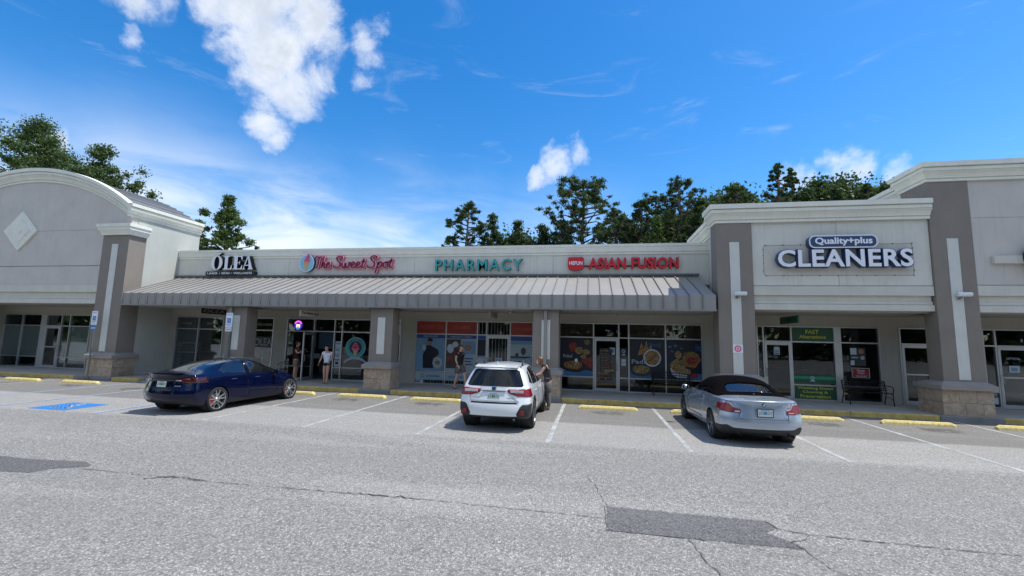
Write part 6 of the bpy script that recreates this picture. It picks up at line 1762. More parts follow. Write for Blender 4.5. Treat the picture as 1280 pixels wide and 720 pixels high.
bmw['regions'] = [
    ('rear_window', 'car_glass', 'z', (1,), [(.80, -.44), (.86, -.52), (1.14, -.47), (1.17, -.40), (1.17, .40), (1.14, .47), (.86, .52), (.80, .44)], dict(push=-.003, lim=lambda c: c.z > 1.03)),
    ('soft_top', 'soft_top', 'z', (1,), [(.64, -.70), (.60, 0), (.64, .70), (2.46, .75), (2.50, 0), (2.46, -.75)], dict(push=.012, thick=.02, tol=.28, lim=lambda c: c.z > 1.025)),
    ('soft_top_side', 'soft_top', 'y', (1, -1), [(.66, 1.0), (1.42, 1.0), (1.58, 1.23), (2.35, 1.215), (2.48, 1.20), (2.50, 1.40), (1.0, 1.45), (.60, 1.1)], dict(push=.012, thick=.02, tol=.05, lim=lambda c: c.z > 1.0)),
    ('side_window', 'car_glass_dark', 'y', (1, -1), [(1.46, 1.0), (3.0, .955), (2.58, 1.175), (2.35, 1.212), (1.60, 1.225)], dict(push=-.004, tol=.05)),
    ('windshield', 'car_glass_dark', 'z', (1,), [(2.54, -.54), (3.14, -.66), (3.14, .66), (2.54, .54)], dict(push=-.006, lim=lambda c: c.z > .95)),
    ('tail_light', 'lamp_red', 'x', (-1,), [(.47, .715), (.66, .70), (.95, .74), (.95, .90), (.66, .895), (.60, .82), (.47, .79)], dict(push=.010, tol=.0, thick=.03, lim=lambda c: c.x < .5 and c.y > 0)),
    ('tail_light', 'lamp_red', 'x', (-1,), [(-.47, .715), (-.66, .70), (-.95, .74), (-.95, .90), (-.66, .895), (-.60, .82), (-.47, .79)], dict(push=.010, tol=.0, thick=.03, lim=lambda c: c.x < .5 and c.y < 0)),
    ('boot_lid', 'paint_silver_blue', 'x', (-1,), [(-.50, .60), (.50, .60), (.50, .70), (.455, .72), (.455, .80), (.58, .84), (.63, .95), (-.63, .95), (-.58, .84), (-.455, .80), (-.455, .72), (-.50, .70)], dict(push=-.003, tol=.0, lim=lambda c: c.x < .6)),
    ('bumper_valance', 'black_plastic', 'x', (-1,), [(-.95, .15), (.95, .15), (.95, .40), (.74, .44), (.62, .385), (-.62, .385), (-.74, .44), (-.95, .40)], dict(push=-.004, tol=-.2, lim=lambda c: c.x < .55)),
    ('panel_gap', 'black_gloss', 'y', (1, -1), seam([(1.52, .95), (1.57, .62), (1.70, .37)], .010), dict(tol=.0)),
    ('panel_gap', 'black_gloss', 'y', (1, -1), seam([(3.03, .92), (3.11, .60), (3.03, .37)], .010), dict(tol=.0)),
    ('panel_gap', 'black_gloss', 'x', (-1,), seam([(-.51, .70), (-.50, .60), (.50, .60), (.51, .70)], .011), dict(tol=-.2, lim=lambda c: c.x < .5)),
    ('panel_gap', 'black_gloss', 'x', (-1,), seam([(-.80, .955), (-.64, .93), (-.60, .855), (-.56, .84)], .009), dict(tol=-.2, lim=lambda c: c.x < .6)),
    ('panel_gap', 'black_gloss', 'x', (-1,), seam([(.80, .955), (.64, .93), (.60, .855), (.56, .84)], .009), dict(tol=-.2, lim=lambda c: c.x < .6)),
    ('door', 'paint_silver_blue', 'y', (1, -1), [(1.56, .62), (1.70, .36), (3.02, .36), (3.10, .60), (3.02, .93), (1.50, .96)], dict(push=-.003, tol=.0)),
]
car = finish_car(bmw, 'convertible_car', 'silver blue convertible with a raised black soft top and red L-shaped tail lights', 'car', (0, 0, 0), 0)
mirror(car, bmw, 2.85, .93, 'paint_silver_blue')
MB().lathe([(0, -.012), (.036, -.010), (.042, .0), (.042, .01)], 'x', (.075, 0, .895), 18).build('emblem', 'sign_black', car)
m = MB()
for k in range(4):
    a0 = 90 * k; pts = [(0, 0)] + [(.028 * math.cos(R(a0 + 15 * i)), .028 * math.sin(R(a0 + 15 * i))) for i in range(7)]
    m2 = MB().add([(.061, y, .895 + z) for y, z in pts], [tuple(range(8))]); m2.build('emblem_quarter', 'sign_white' if k % 2 else 'sign_blue', car)
MB().cbox(.115, .135, -.17, .17, .962, .975, .003).build('high_brake_lamp', 'lamp_dark_red', car)
plate(car, .020, .735, 0, 'plate_blue', True, '')
letters_x(car, 'M240i', .088, -.40, -.56, .865, .892, 'chrome')
for s in (1, -1):
    MB().tube([(.16, s * .52, .27), (.02, s * .52, .27)], .04, 14, None, False).build('exhaust_pipe', 'chrome', car)
    handle_bar(car, 1.78, s * .855, .80, s, 'paint_silver_blue')
    MB().cbox(.075, .10, min(s * .50, s * .60), max(s * .50, s * .60), .735, .752, .003).build('lamp_strip', 'lamp_clear', car)
MB().tube([(.72, 0, 1.03), (.64, 0, 1.075), (.60, 0, 1.078)], .012, 6).build('antenna_fin', 'paint_silver_blue', car)
car.location = (3.69, 10.62, 0); car.rotation_euler = (0, 0, R(90 + 2.2))

# ---------------- dark blue electric saloon
tes = dict(L=4.69, stations=[0, .10, .25, .45, .70, 1.0, 1.35, 1.7, 2.1, 2.5, 2.9, 3.2, 3.5, 3.8, 4.1, 4.35, 4.55, 4.69],
    top=[(0, 1.085), (.16, 1.09), (.50, 1.115), (.9, 1.25), (1.4, 1.375), (2.0, 1.44), (2.4, 1.43), (2.9, 1.30), (3.45, 1.02), (4.0, .90), (4.5, .72), (4.69, .60)],
    belt=[(0, 1.03), (.5, 1.03), (1.2, 1.0), (2.4, .95), (3.4, .90), (4.2, .77), (4.69, .56)],
    wbelt=[(0, .76), (.4, .82), (1.2, .86), (2.4, .86), (3.5, .84), (4.3, .78), (4.69, .64)],
    wtop=[(0, .68), (.4, .66), (.9, .58), (1.4, .575), (2.0, .585), (2.8, .58), (3.4, .72), (4.2, .64), (4.69, .5)],
    half=[(0, .865), (.4, .915), (.9, .925), (2.0, .915), (3.6, .92), (4.3, .88), (4.69, .74)],
    bottom=[(0, .33), (.4, .22), (1, .17), (3.6, .17), (4.69, .22)], shoulder=[(0, .76), (.9, .78), (2.2, .70), (3.7, .68), (4.69, .52)],
    rear=[(.2, .14), (.33, .08), (.50, .01), (.66, .0), (.72, .04), (.80, .12), (.95, .14), (1.05, .04), (1.10, .05)], rear_blend=.7,
    front=[(.2, .12), (.45, 0), (.6, .06), (.8, .25)], front_blend=1.0, rear_round=.24, front_round=.42,
    axles=(.99, 3.865), tyre_r=.338, arch_r=.372, hw_at=.915, track=.81, paint='paint_deep_blue', rim='rim_silver', spokes=5, twin=True, rim_r=.80, zund=.30, caliper='caliper_red',
    cabin=(1.2, 3.2), cabin_z=.85, seats=[(1.35, 1.17), (2.15, 1.24)], seat_mt='seat_pale', mir_y=.87)
tes['regions'] = [
    ('rear_window', 'car_glass_tint', 'z', (1,), [(.60, -.50), (.56, 0), (.60, .50), (1.9, .50), (1.9, -.50)], dict(push=-.004, lim=lambda c: c.z > 1.10)),
    ('glass_roof', 'car_glass_tint', 'z', (1,), [(1.93, -.50), (1.93, .50), (2.62, .49), (2.62, -.49)], dict(push=-.002, lim=lambda c: c.z > 1.25)),
    ('windshield', 'car_glass', 'z', (1,), [(2.66, -.52), (3.42, -.70), (3.42, .70), (2.66, .52)], dict(push=-.006, lim=lambda c: c.z > 1.0)),
    ('window_pillar', 'black_gloss', 'y', (1, -1), [(2.045, 1.0), (2.125, 1.0), (2.125, 1.36), (2.045, 1.36)], dict(push=-.001, tol=.05)),
    ('side_window', 'car_glass', 'y', (1, -1), [(2.125, 1.0), (3.34, .965), (3.05, 1.13), (2.70, 1.28), (2.40, 1.345), (2.125, 1.36)], dict(push=-.004, tol=.05)),
    ('side_window', 'car_glass', 'y', (1, -1), [(1.10, 1.13), (1.22, 1.045), (2.045, 1.005), (2.045, 1.36), (1.65, 1.35), (1.32, 1.27)], dict(push=-.004, tol=.05)),
    ('tail_light', 'lamp_dark_red', 'x', (-1,), [(.40, .885), (.70, .83), (.97, .84), (.97, .98), (.75, .975), (.42, .93)], dict(push=.006, tol=-.3, thick=.02, lim=lambda c: c.x < .62 and c.y > 0)),
    ('tail_light', 'lamp_dark_red', 'x', (-1,), [(-.40, .885), (-.70, .83), (-.97, .84), (-.97, .98), (-.75, .975), (-.42, .93)], dict(push=.006, tol=-.3, thick=.02, lim=lambda c: c.x < .62 and c.y < 0)),
    ('bumper_valance', 'black_plastic', 'x', (-1,), [(-.85, .15), (.85, .15), (.72, .36), (-.72, .36)], dict(push=-.004, tol=-.2, lim=lambda c: c.x < .5)),
    ('boot_lid', 'paint_deep_blue', 'x', (-1,), [(-.56, .70), (.56, .70), (.60, .85), (.39, .88), (.41, .935), (.70, .985), (.66, 1.06), (-.66, 1.06), (-.70, .985), (-.41, .935), (-.39, .88), (-.60, .85)], dict(push=-.003, tol=-.1, lim=lambda c: c.x < .5)),
    ('panel_gap', 'black_gloss', 'y', (1, -1), seam([(2.085, .97), (2.085, .34)], .010), dict(tol=.0)),
    ('panel_gap', 'black_gloss', 'y', (1, -1), seam([(1.15, 1.01), (1.30, .72), (1.42, .48), (1.52, .34)], .010), dict(tol=.0)),
    ('panel_gap', 'black_gloss', 'x', (-1,), seam([(-.60, .82), (-.57, .69), (.57, .69), (.60, .82)], .011), dict(tol=-.2, lim=lambda c: c.x < .5)),
    ('door', 'paint_deep_blue', 'y', (1, -1), [(2.09, .34), (3.22, .34), (3.36, .60), (3.30, .93), (2.09, .975)], dict(push=-.003, tol=.0)),
    ('door', 'paint_deep_blue', 'y', (1, -1), [(1.30, .72), (1.42, .48), (1.52, .34), (2.075, .34), (2.075, .975), (1.16, 1.01)], dict(push=-.003, tol=.0)),
    ('sill', 'black_plastic', 'y', (1, -1), [(1.4, .1), (3.45, .1), (3.45, .25), (1.4, .25)], dict(push=-.002, tol=-.3)),
]
glass('car_glass_tint', (0.12, 0.16, 0.20), 0.14, 0.6)
car = finish_car(tes, 'saloon_car', 'deep blue fastback saloon with silver spoked wheels seen from its rear right corner', 'car', (0, 0, 0), 0)
mirror(car, tes, 3.08, .94, 'paint_deep_blue')
MB().cbox(.052, .075, -.40, .40, .905, .912, .002).build('boot_strip', 'grey_metal', car)
MB().lathe([(0, -.010), (.022, -.008), (.022, .01)], 'x', (.10, 0, 1.0), 12).build('emblem', 'chrome', car)
plate(car, .075, .80, 0, 'plate_green', False, '', 6)
letters_x(car, 'DUAL MOTOR', .085, -.42, -.62, .755, .775, 'chrome')
sp_ = MB(); prof = [(.02, 1.088), (.0, 1.105), (.05, 1.108), (.20, 1.10), (.22, 1.085)]
sp_.prism([(x, z) for x, z in prof], 'y', -.60, .60); sp_.build('lip_spoiler', 'paint_deep_blue', car)
for s in (1, -1):
    MB().cbox(.10, .125, min(s * .42, s * .58), max(s * .42, s * .58), .895, .915, .003).build('reverse_lamp', 'lamp_clear', car)
    o = MB().cbox(.10, .36, min(s * .60, s * .62), max(s * .60, s * .62), .915, .93, .002)
    for x in (1.42, 2.30): MB().cbox(x, x + .18, s * .905 - .008, s * .905 + .008, .855, .872, .003).build('door_handle', 'chrome', car)
car.location = (-11.33, 10.10, 0); car.rotation_euler = (0, 0, R(90 - 2.6))

# ================================================================ PEOPLE
def skin(verts, edges, radii, root=0, sub=1):
    me = bpy.data.meshes.new('s'); me.from_pydata([tuple(v) for v in verts], edges, [])
    ob = bpy.data.objects.new('s', me); COL.objects.link(ob)
    md = ob.modifiers.new('k', 'SKIN'); md.use_smooth_shade = True; md.branch_smoothing = .6
    for i, r in enumerate(radii):
        d = me.skin_vertices[0].data[i]; d.radius = r if isinstance(r, tuple) else (r, r); d.use_root = (i == root)
    if sub:
        s = ob.modifiers.new('u', 'SUBSURF'); s.levels = s.render_levels = sub
    out = bpy.data.meshes.new_from_object(ob.evaluated_get(bpy.context.evaluated_depsgraph_get()))
    bpy.data.objects.remove(ob)
    vs = [v.co[:] for v in out.vertices]; fs = [tuple(p.vertices) for p in out.polygons]
    bpy.data.meshes.remove(out)
    return vs, fs
def chain(P, names, R_):
    idx = {n: i for i, n in enumerate(P)}
    return idx
def person(label, loc, facing, J, shirt, shorts, hair, shoe, sleeve=.45, female=False, trousers=False, short_len=.45, hair_len=0.0, cap=None, H=1.72):
    """J: joint overrides in metres for a 1.72 m figure; local +y is forward"""
    t = empty('person', (0, 0, 0), 0, label, 'person')
    k = H / 1.72
    D = dict(pelvis=(0, 0, .96), waist=(0, .0, 1.08), chest=(0, .0, 1.29), neck=(0, -.01, 1.45), head=(0, .03, 1.60),
             shL=(-.17, -.01, 1.40), elL=(-.24, -.02, 1.13), wrL=(-.26, .05, .90), shR=(.17, -.01, 1.40), elR=(.24, -.02, 1.13), wrR=(.26, .05, .90),
             hiL=(-.085, 0, .92), knL=(-.10, .02, .50), anL=(-.10, -.01, .09), toL=(-.12, .15, .035), hiR=(.085, 0, .92), knR=(.10, .02, .50), anR=(.10, -.01, .09), toR=(.12, .15, .035))
    D.update(J)
    D = {n: Vector(v) * k for n, v in D.items()}
    names = ['pelvis', 'waist', 'chest', 'neck', 'shL', 'elL', 'wrL', 'shR', 'elR', 'wrR', 'hiL', 'knL', 'anL', 'toL', 'hiR', 'knR', 'anR', 'toR']
    wf = .94 if female else 1.0
    RD = dict(pelvis=(.135, .10), waist=(.12 * wf, .095), chest=(.14 * wf, .105), neck=(.055, .055), shL=.060 * wf, elL=.042 * wf, wrL=.026, shR=.060 * wf, elR=.042 * wf, wrR=.026,
              hiL=.105, knL=.066, anL=.042, toL=.032, hiR=.105, knR=.066, anR=.042, toR=.032)
    # calf bulge vertices
    for s in 'LR':
        D['ca' + s] = D['kn' + s].lerp(D['an' + s], .32) + Vector((0, -.015, 0)); RD['ca' + s] = .064
        D['fo' + s] = D['el' + s].lerp(D['wr' + s], .3); RD['fo' + s] = .041 * wf
        names += ['ca' + s, 'fo' + s]
    idx = {n: i for i, n in enumerate(names)}
    E_ = [('pelvis', 'waist'), ('waist', 'chest'), ('chest', 'neck')]
    for s in 'LR': E_ += [('chest', 'sh' + s), ('sh' + s, 'el' + s), ('el' + s, 'fo' + s), ('fo' + s, 'wr' + s), ('pelvis', 'hi' + s), ('hi' + s, 'kn' + s), ('kn' + s, 'ca' + s), ('ca' + s, 'an' + s), ('an' + s, 'to' + s)]
    vs, fs = skin([D[n] for n in names], [(idx[a], idx[b]) for a, b in E_], [tuple(x * k for x in RD[n]) if isinstance(RD[n], tuple) else RD[n] * k for n in names])
    mb = MB().add(vs, fs)
    # neck and head, one surface shaped by rings
    hd, nk = D['head'], D['neck']
    prof = [(-.16, .052, .054, -.02), (-.115, .053, .056, -.012), (-.095, .060, .068, .004), (-.075, .064, .082, .010), (-.045, .070, .090, .008), (-.01, .074, .095, .0), (.03, .077, .098, -.004), (.065, .072, .092, -.008), (.095, .055, .070, -.010), (.113, .026, .034, -.010), (.118, .004, .005, -.010)]
    seg = 16; hv = []
    lean = (hd - nk); 
    for z, rx, ry, oy in prof:
        for i in range(seg):
            a = 2 * math.pi * i / seg; x, y = rx * math.cos(a), ry * math.sin(a) + oy
            if math.sin(a) > .95 and -.03 < z < .0: y += .018      # nose
            if math.sin(a) > .8 and .0 < z < .04: y -= .006        # eye line
            if math.sin(a) > .8 and -.08 < z < -.06: y += .004     # chin
            hv.append(hd + Vector((x, y, z)) * k)
    mb.add(hv, [(r * seg + i, r * seg + (i + 1) % seg, (r + 1) * seg + (i + 1) % seg, (r + 1) * seg + i) for r in range(len(prof) - 1) for i in range(seg)])
    mb.tube([hd + Vector((0, .085, .012)) * k, hd + Vector((0, .108, -.022)) * k, hd + Vector((0, .092, -.030)) * k], [.007 * k, .012 * k, .006 * k], 6)
    for s in (-1, 1):   # ears
        mb.tube([hd + Vector((s * .074, -.01, .025)) * k, hd + Vector((s * .086, -.016, .005)) * k, hd + Vector((s * .074, -.008, -.022)) * k], [.008 * k, .012 * k, .006 * k], 6)
    # hands: palm and five separate bent fingers
    for s, sg in (('L', -1), ('R', 1)):
        w_, e_ = D['wr' + s], D['fo' + s]
        d = (w_ - e_).normalized(); side_ = Vector((0, 1, 0)) if abs(d.y) < .8 else Vector((sg, 0, 0))
        side_ = (side_ - d * side_.dot(d)).normalized(); pn = d.cross(side_).normalized() * (1 if sg < 0 else -1)
        c0 = w_ - d * .015; c1 = w_ + d * .045 * k; c2 = w_ + d * .085 * k
        m2 = []
        for c, hw_, th in ((c0, .022, .017), (c1, .036, .016), (c2, .038, .012)):
            for a in range(8):
                t_ = 2 * math.pi * a / 8; m2.append(c + side_ * hw_ * k * math.cos(t_) + pn * th * k * math.sin(t_))
        mb.add(m2, [(r * 8 + i, r * 8 + (i + 1) % 8, (r + 1) * 8 + (i + 1) % 8, (r + 1) * 8 + i) for r in range(2) for i in range(8)] + [tuple(range(16, 24))])
        for q, (off, ln) in enumerate(((.027, .068), (.010, .076), (-.008, .072), (-.026, .058))):
            b = c2 - d * .01 + side_ * off * k
            mb.tube([b, b + d * ln * .45 * k + pn * .004, b + d * ln * .75 * k + pn * .018 * k, b + d * ln * .92 * k + pn * .034 * k], [.0092 * k, .009 * k, .008 * k, .006 * k], 6)
        b = w_ + d * .02 * k + side_ * .026 * k
        mb.tube([b, b + (d * .5 + side_ * .6 + pn * .3).normalized() * .030 * k, b + (d * .8 + side_ * .45 + pn * .4).normalized() * .062 * k], [.012 * k, .010 * k, .007 * k], 6)
    mb.build('body', 'skin_light', t, smooth=True)
    # face marks
    for s in (-1, 1):
        MB().lathe([(0, .0), (.0065 * k, .001), (.0085 * k, .004)], 'y', tuple(hd + Vector((s * .030, .088, .018)) * k), 8).build('eye', 'hair_dark', t)
    MB().tube([hd + Vector((-.022, .088, -.052)) * k, hd + Vector((0, .094, -.054)) * k, hd + Vector((.022, .088, -.052)) * k], .0045 * k, 5).build('mouth', 'food_red', t)
    # hair shell
    hm = MB(); hv = []; hp = [(-.05 - hair_len, .070 + hair_len * .1, .088), (-.02, .082, .102), (.03, .086, .106), (.07, .080, .100), (.105, .060, .074), (.126, .028, .036), (.130, .004, .005)]
    for ri, (z, rx, ry) in enumerate(hp):
        for i in range(17):
            a = R(155 + (230 * i / 16)) if ri < 3 else R(360 * i / 16 + 90)
            if ri < 3: a = R(150 + 240 * i / 16)
            x, y = rx * math.cos(a), ry * math.sin(a) - .012
            hv.append(hd + Vector((x, y, z + random.uniform(-.003, .003))) * k)
    f_ = []
    for r in range(len(hp) - 1):
        if r == 2: continue
        for i in range(16): f_.append((r * 17 + i, r * 17 + i + 1, (r + 1) * 17 + i + 1, (r + 1) * 17 + i))
    hm.add(hv, f_)
    # band joining the side hair to the crown
    top_ = [hd + Vector((.088 * math.cos(R(22.5 * i)), .104 * math.sin(R(22.5 * i)) - .012, .052)) * k for i in range(16)]
    top2 = [hd + Vector((.082 * math.cos(R(22.5 * i)), .100 * math.sin(R(22.5 * i)) - .012, .073)) * k for i in range(16)]
    hm.add(top_ + top2, [(i, (i + 1) % 16, (i + 1) % 16 + 16, i + 16) for i in range(16)])
    top3 = [hd + Vector((.087 * math.cos(R(150 + 15 * i)), .105 * math.sin(R(150 + 15 * i)) - .012, .025)) * k for i in range(17)]
    top4 = [hd + Vector((.087 * math.cos(R(150 + 15 * i)), .104 * math.sin(R(150 + 15 * i)) - .012, .055)) * k for i in range(17)]
    hm.add(top3 + top4, [(i, i + 1, i + 18, i + 17) for i in range(16)])
    hm.build('hair', hair, t, smooth=True)
    # shirt
    def sub_skin(pts, edges, radii): return skin(pts, edges, radii, 0, 1)
    sn = ['waist', 'chest', 'neck', 'shL', 'seL', 'shR', 'seR', 'hem']
    DD = dict(D); DD['hem'] = D['pelvis'] + Vector((0, 0, -.07)); DD['neck'] = D['chest'].lerp(D['neck'], .86)
    for s in 'LR': DD['se' + s] = D['sh' + s].lerp(D['el' + s], sleeve)
    rr = dict(waist=(.185 * wf * k, .150 * k), chest=(.195 * wf * k, .155 * k), neck=(.095 * k, .085 * k), shL=.100 * wf * k, seL=.088 * k, shR=.100 * wf * k, seR=.088 * k, hem=(.190 * k, .160 * k))
    ix = {n: i for i, n in enumerate(sn)}
    vs, fs = sub_skin([DD[n] for n in sn], [(ix[a], ix[b]) for a, b in (('hem', 'waist'), ('waist', 'chest'), ('chest', 'neck'), ('chest', 'shL'), ('shL', 'seL'), ('chest', 'shR'), ('shR', 'seR'))], [rr[n] for n in sn])
    MB().add(vs, fs).build('shirt', shirt, t, smooth=True)
    # shorts
    sn = ['pelvis', 'hip_top', 'hiL', 'eL', 'hiR', 'eR']
    if trousers: short_len = .98
    DD = dict(D); DD['hip_top'] = D['pelvis'] + Vector((0, 0, .07))
    for s in 'LR': DD['e' + s] = D['hi' + s].lerp(D['kn' + s], short_len)
    ix = {n: i for i, n in enumerate(sn)}
    vs, fs = sub_skin([DD[n] for n in sn], [(0, 1), (0, 2), (2, 3), (0, 4), (4, 5)], [(.180 * k, .150 * k), (.165 * k, .135 * k), .128 * k, .122 * k, .128 * k, .122 * k])
    MB().add(vs, fs).build('shorts', shorts, t, smooth=True)
    if trousers:
        for s in 'LR':
            vs, fs = skin([D['hi' + s].lerp(D['kn' + s], .6), D['kn' + s], D['ca' + s], D['an' + s]], [(0, 1), (1, 2), (2, 3)], [.10 * k, .085 * k, .078 * k, .062 * k])
            MB().add(vs, fs).build('trouser_leg', shorts, t, smooth=True)
    for s in 'LR':
        a, b = D['an' + s], D['to' + s]
        sock = MB()
        vs, fs = skin([a + Vector((0, -.035, -.05)) * k, a + Vector((0, .0, -.035)) * k, a.lerp(b, .6) + Vector((0, 0, -.008)) * k, b + Vector((0, .015, -.005)) * k], [(0, 1), (1, 2), (2, 3)], [.036 * k, (.045 * k, .042 * k), (.044 * k, .032 * k), (.036 * k, .022 * k)])
        MB().add(vs, fs).build('shoe', shoe, t, smooth=True)
    t.location = loc; t.rotation_euler = (0, 0, facing)
    return t
FACE_CAM = R(180)
person('person in a white t-shirt and black shorts stepping out of the ice cream shop', (-11.12, 17.35, .15), FACE_CAM + R(12),
       dict(head=(.02, .06, 1.585), elR=(.27, -.05, 1.15), wrR=(.33, .04, .92), elL=(-.22, .02, 1.14), wrL=(-.18, .17, .98), knL=(-.07, .07, .50), anL=(-.06, .06, .09), toL=(-.08, .22, .035), anR=(.09, -.06, .09), knR=(.09, -.01, .50), toR=(.11, .09, .035)),
       'cloth_white', 'cloth_black', 'hair_dark', 'cloth_tan', .62, True, False, .42, H=1.64)
person('person in a black t-shirt and grey shorts walking past the pharmacy posters', (-5.28, 17.45, .15), R(-118),
       dict(knL=(-.10, .20, .52), anL=(-.11, .30, .10), toL=(-.12, .46, .05), knR=(.09, -.04, .50), anR=(.09, -.18, .10), toR=(.10, -.03, .035), elL=(-.25, -.06, 1.14), wrL=(-.26, .02, .90), elR=(.24, .02, 1.14), wrR=(.25, .16, .93), head=(0, .04, 1.60)),
       'cloth_black', 'cloth_grey', 'hair_brown', 'shoe_black', .55, False, False, .80, H=1.78)
person('person in a dark maroon t-shirt and tan shorts standing behind the open glass door', (-13.20, 18.2, .15), R(-78),
       dict(elL=(-.22, .10, 1.16), wrL=(-.12, .33, 1.22), elR=(.22, .12, 1.18), wrR=(.12, .34, 1.30)), 'cloth_maroon', 'cloth_tan', 'hair_dark', 'shoe_white', .5, False, False, .85, H=1.76)
person('person in a black top and dark trousers leaning into the side of the white car', (-1.37, 14.35, 0), R(92),
       dict(chest=(0, .10, 1.27), neck=(0, .21, 1.42), head=(0, .30, 1.54), shL=(-.16, .10, 1.38), shR=(.16, .10, 1.38), elL=(-.20, .24, 1.16), wrL=(-.14, .40, 1.10), elR=(.22, .20, 1.14), wrR=(.16, .38, 1.08), waist=(0, .03, 1.08)),
       'cloth_black', 'cloth_grey', 'hair_brown', 'shoe_black', .12, True, True, .5, hair_len=.10, H=1.72)

# ================================================================ TREES
rng = np.random.default_rng(11)
def leaf_mesh(name, mt, centres, radii, n_per, size, parent, flat=.75, needle=False):
    """many small leaf-sized faces spread through the clumps of a crown"""
    V = []; 
    for c, r, n in zip(centres, radii, n_per):
        n = int(n)
        d = rng.normal(size=(n, 3)); d /= np.linalg.norm(d, axis=1)[:, None]
        rad = r * np.minimum(1.28, np.abs(rng.normal(0, .66, n)) + .12)
        p = np.array(c) + d * rad[:, None] * np.array([1, 1, flat])
        a = rng.normal(size=(n, 3)); a /= np.linalg.norm(a, axis=1)[:, None]
        b = np.cross(a, rng.normal(size=(n, 3))); b /= np.linalg.norm(b, axis=1)[:, None]
        s = size * rng.uniform(.6, 1.4, n)[:, None]
        w_ = .28 if needle else .55
        q = np.stack([p - a * s, p + b * s * w_, p + a * s, p - b * s * w_], 1)
        V.append(q.reshape(-1, 3))
    V = np.concatenate(V); nf = len(V) // 4
    me = bpy.data.meshes.new(name)
    me.vertices.add(len(V)); me.vertices.foreach_set('co', V.ravel())
    me.loops.add(nf * 4); me.loops.foreach_set('vertex_index', np.arange(nf * 4, dtype=np.int32))
    me.polygons.add(nf); me.polygons.foreach_set('loop_start', np.arange(0, nf * 4, 4, dtype=np.int32)); me.polygons.foreach_set('loop_total', np.full(nf, 4, dtype=np.int32))
    me.update(); me.materials.append(M[mt])
    o = bpy.data.objects.new(name, me); COL.objects.link(o); o.parent = parent
    return o
def tree(label, x, y, h, crown_w, kind, group, cat='tree', base=.35, n=5200, mt=None, lean=0.0, sparse=1.0, size=None, seed=None):
    t = empty('broadleaf_tree' if kind == 'oak' else 'pine_tree', (x, y, -.05), random.uniform(0, 6.28), label, cat, group)
    rnd = random.Random(seed if seed is not None else int(x * 100) + 7)
    tr = MB(); pts = []; hh = h * (.95 if kind == 'oak' else .97)
    for i in range(8):
        f = i / 7; pts.append((lean * f * f + rnd.uniform(-.12, .12) * (0 < i), rnd.uniform(-.12, .12) * (0 < i), hh * f))
    r0 = .022 * h
    tr.tube(pts, [r0 * (1 - .84 * i / 7) for i in range(8)], 8)
    def at(f):
        i = min(6, int(f * 7)); u = f * 7 - i
        return Vector(pts[i]).lerp(Vector(pts[i + 1]), u)
    C, Rr = [], []
    if kind == 'oak':
        nl = 34
        for k in range(nl):
            f = base + (1 - base) * (k + .5) / nl * .98
            a = k * 2.4 + rnd.uniform(-.4, .4); prof = math.sin(math.pi * min(1, (f - base) / (1 - base) * .80 + .17)) ** .7
            L = crown_w * .5 * prof * rnd.uniform(.72, 1.12)
            p0 = at(min(f * .86, .97)); p1 = p0 + Vector((math.cos(a) * L * .55, math.sin(a) * L * .55, L * .26 + h * .02)); p2 = p0 + Vector((math.cos(a) * L, math.sin(a) * L, L * .34 + h * .03))
            tr.tube([p0, p1, p2], [r0 * .34, r0 * .2, r0 * .07], 5)
            for q in range(5):
                c = p0.lerp(p2, rnd.uniform(.35, 1.15)) + Vector((rnd.uniform(-1, 1), rnd.uniform(-1, 1), rnd.uniform(-.8, 1.0))) * crown_w * .10
                C.append(c); Rr.append(crown_w * rnd.uniform(.040, .085))
        for z_ in (0, -.06, -.13, -.2):
            for q in range(3): C.append(Vector(pts[-1]) + Vector((rnd.uniform(-1, 1), rnd.uniform(-1, 1), 0)) * crown_w * (.03 - z_ * .5) + Vector((0, 0, h * z_ * .6 + .3))); Rr.append(crown_w * .085)
    elif kind == 'pine':
        nl = 44
        for k in range(nl):
            f = base + (1 - base) * (k + .3) / nl
            g = (f - base) / (1 - base); a = k * 2.4 + rnd.uniform(-.5, .5)
            L = crown_w * .5 * (math.sin(math.pi * min(1, g * .72 + .24)) ** .8) * rnd.uniform(.45, 1.15)
            p0 = at(min(f, .98)); p1 = p0 + Vector((math.cos(a) * L * .6, math.sin(a) * L * .6, L * .16 * rnd.uniform(0, 2))); p2 = p0 + Vector((math.cos(a) * L, math.sin(a) * L, L * rnd.uniform(.1, .75)))
            tr.tube([p0, p1, p2], [r0 * .22, r0 * .13, r0 * .05], 5)
            for q in range(5 if sparse >= 1 else 3):
                c = p1.lerp(p2, rnd.uniform(.25, 1.1)) + Vector((rnd.uniform(-1, 1), rnd.uniform(-1, 1), rnd.uniform(-.7, 1.1))) * crown_w * .075
                C.append(c); Rr.append(crown_w * rnd.uniform(.026, .058))
        C.append(Vector(pts[-1])); Rr.append(crown_w * .07)
    tr.build('trunk', 'bark' if kind == 'oak' else 'bark_pine', t, smooth=True)
    C = [tuple(c) for c in C]; tot = sum(r * r for r in Rr)
    leaf_mesh('crown', mt or ('leaf_oak' if kind == 'oak' else 'leaf_pine'), C, Rr, [max(8, 1.8 * n * r * r / tot) for r in Rr], size or (.115 if kind == 'oak' else .13), t, .75 if kind == 'oak' else .62, kind != 'oak')
    return t
GL_ = 'broad trees behind the arched building'; GM = 'pines and trees behind the low shop building'; GR = 'woodland trees behind the cleaners building'
tree('tall dark broadleaf tree at the far left behind the arched roof', -57.5, 35, 24.4, 15.0, 'oak', GL_, n=30000, base=.42)
tree('rounded broadleaf tree just left of the arched roof slope', -47.8, 34, 20.7, 9.0, 'oak', GL_, n=20000, base=.40)
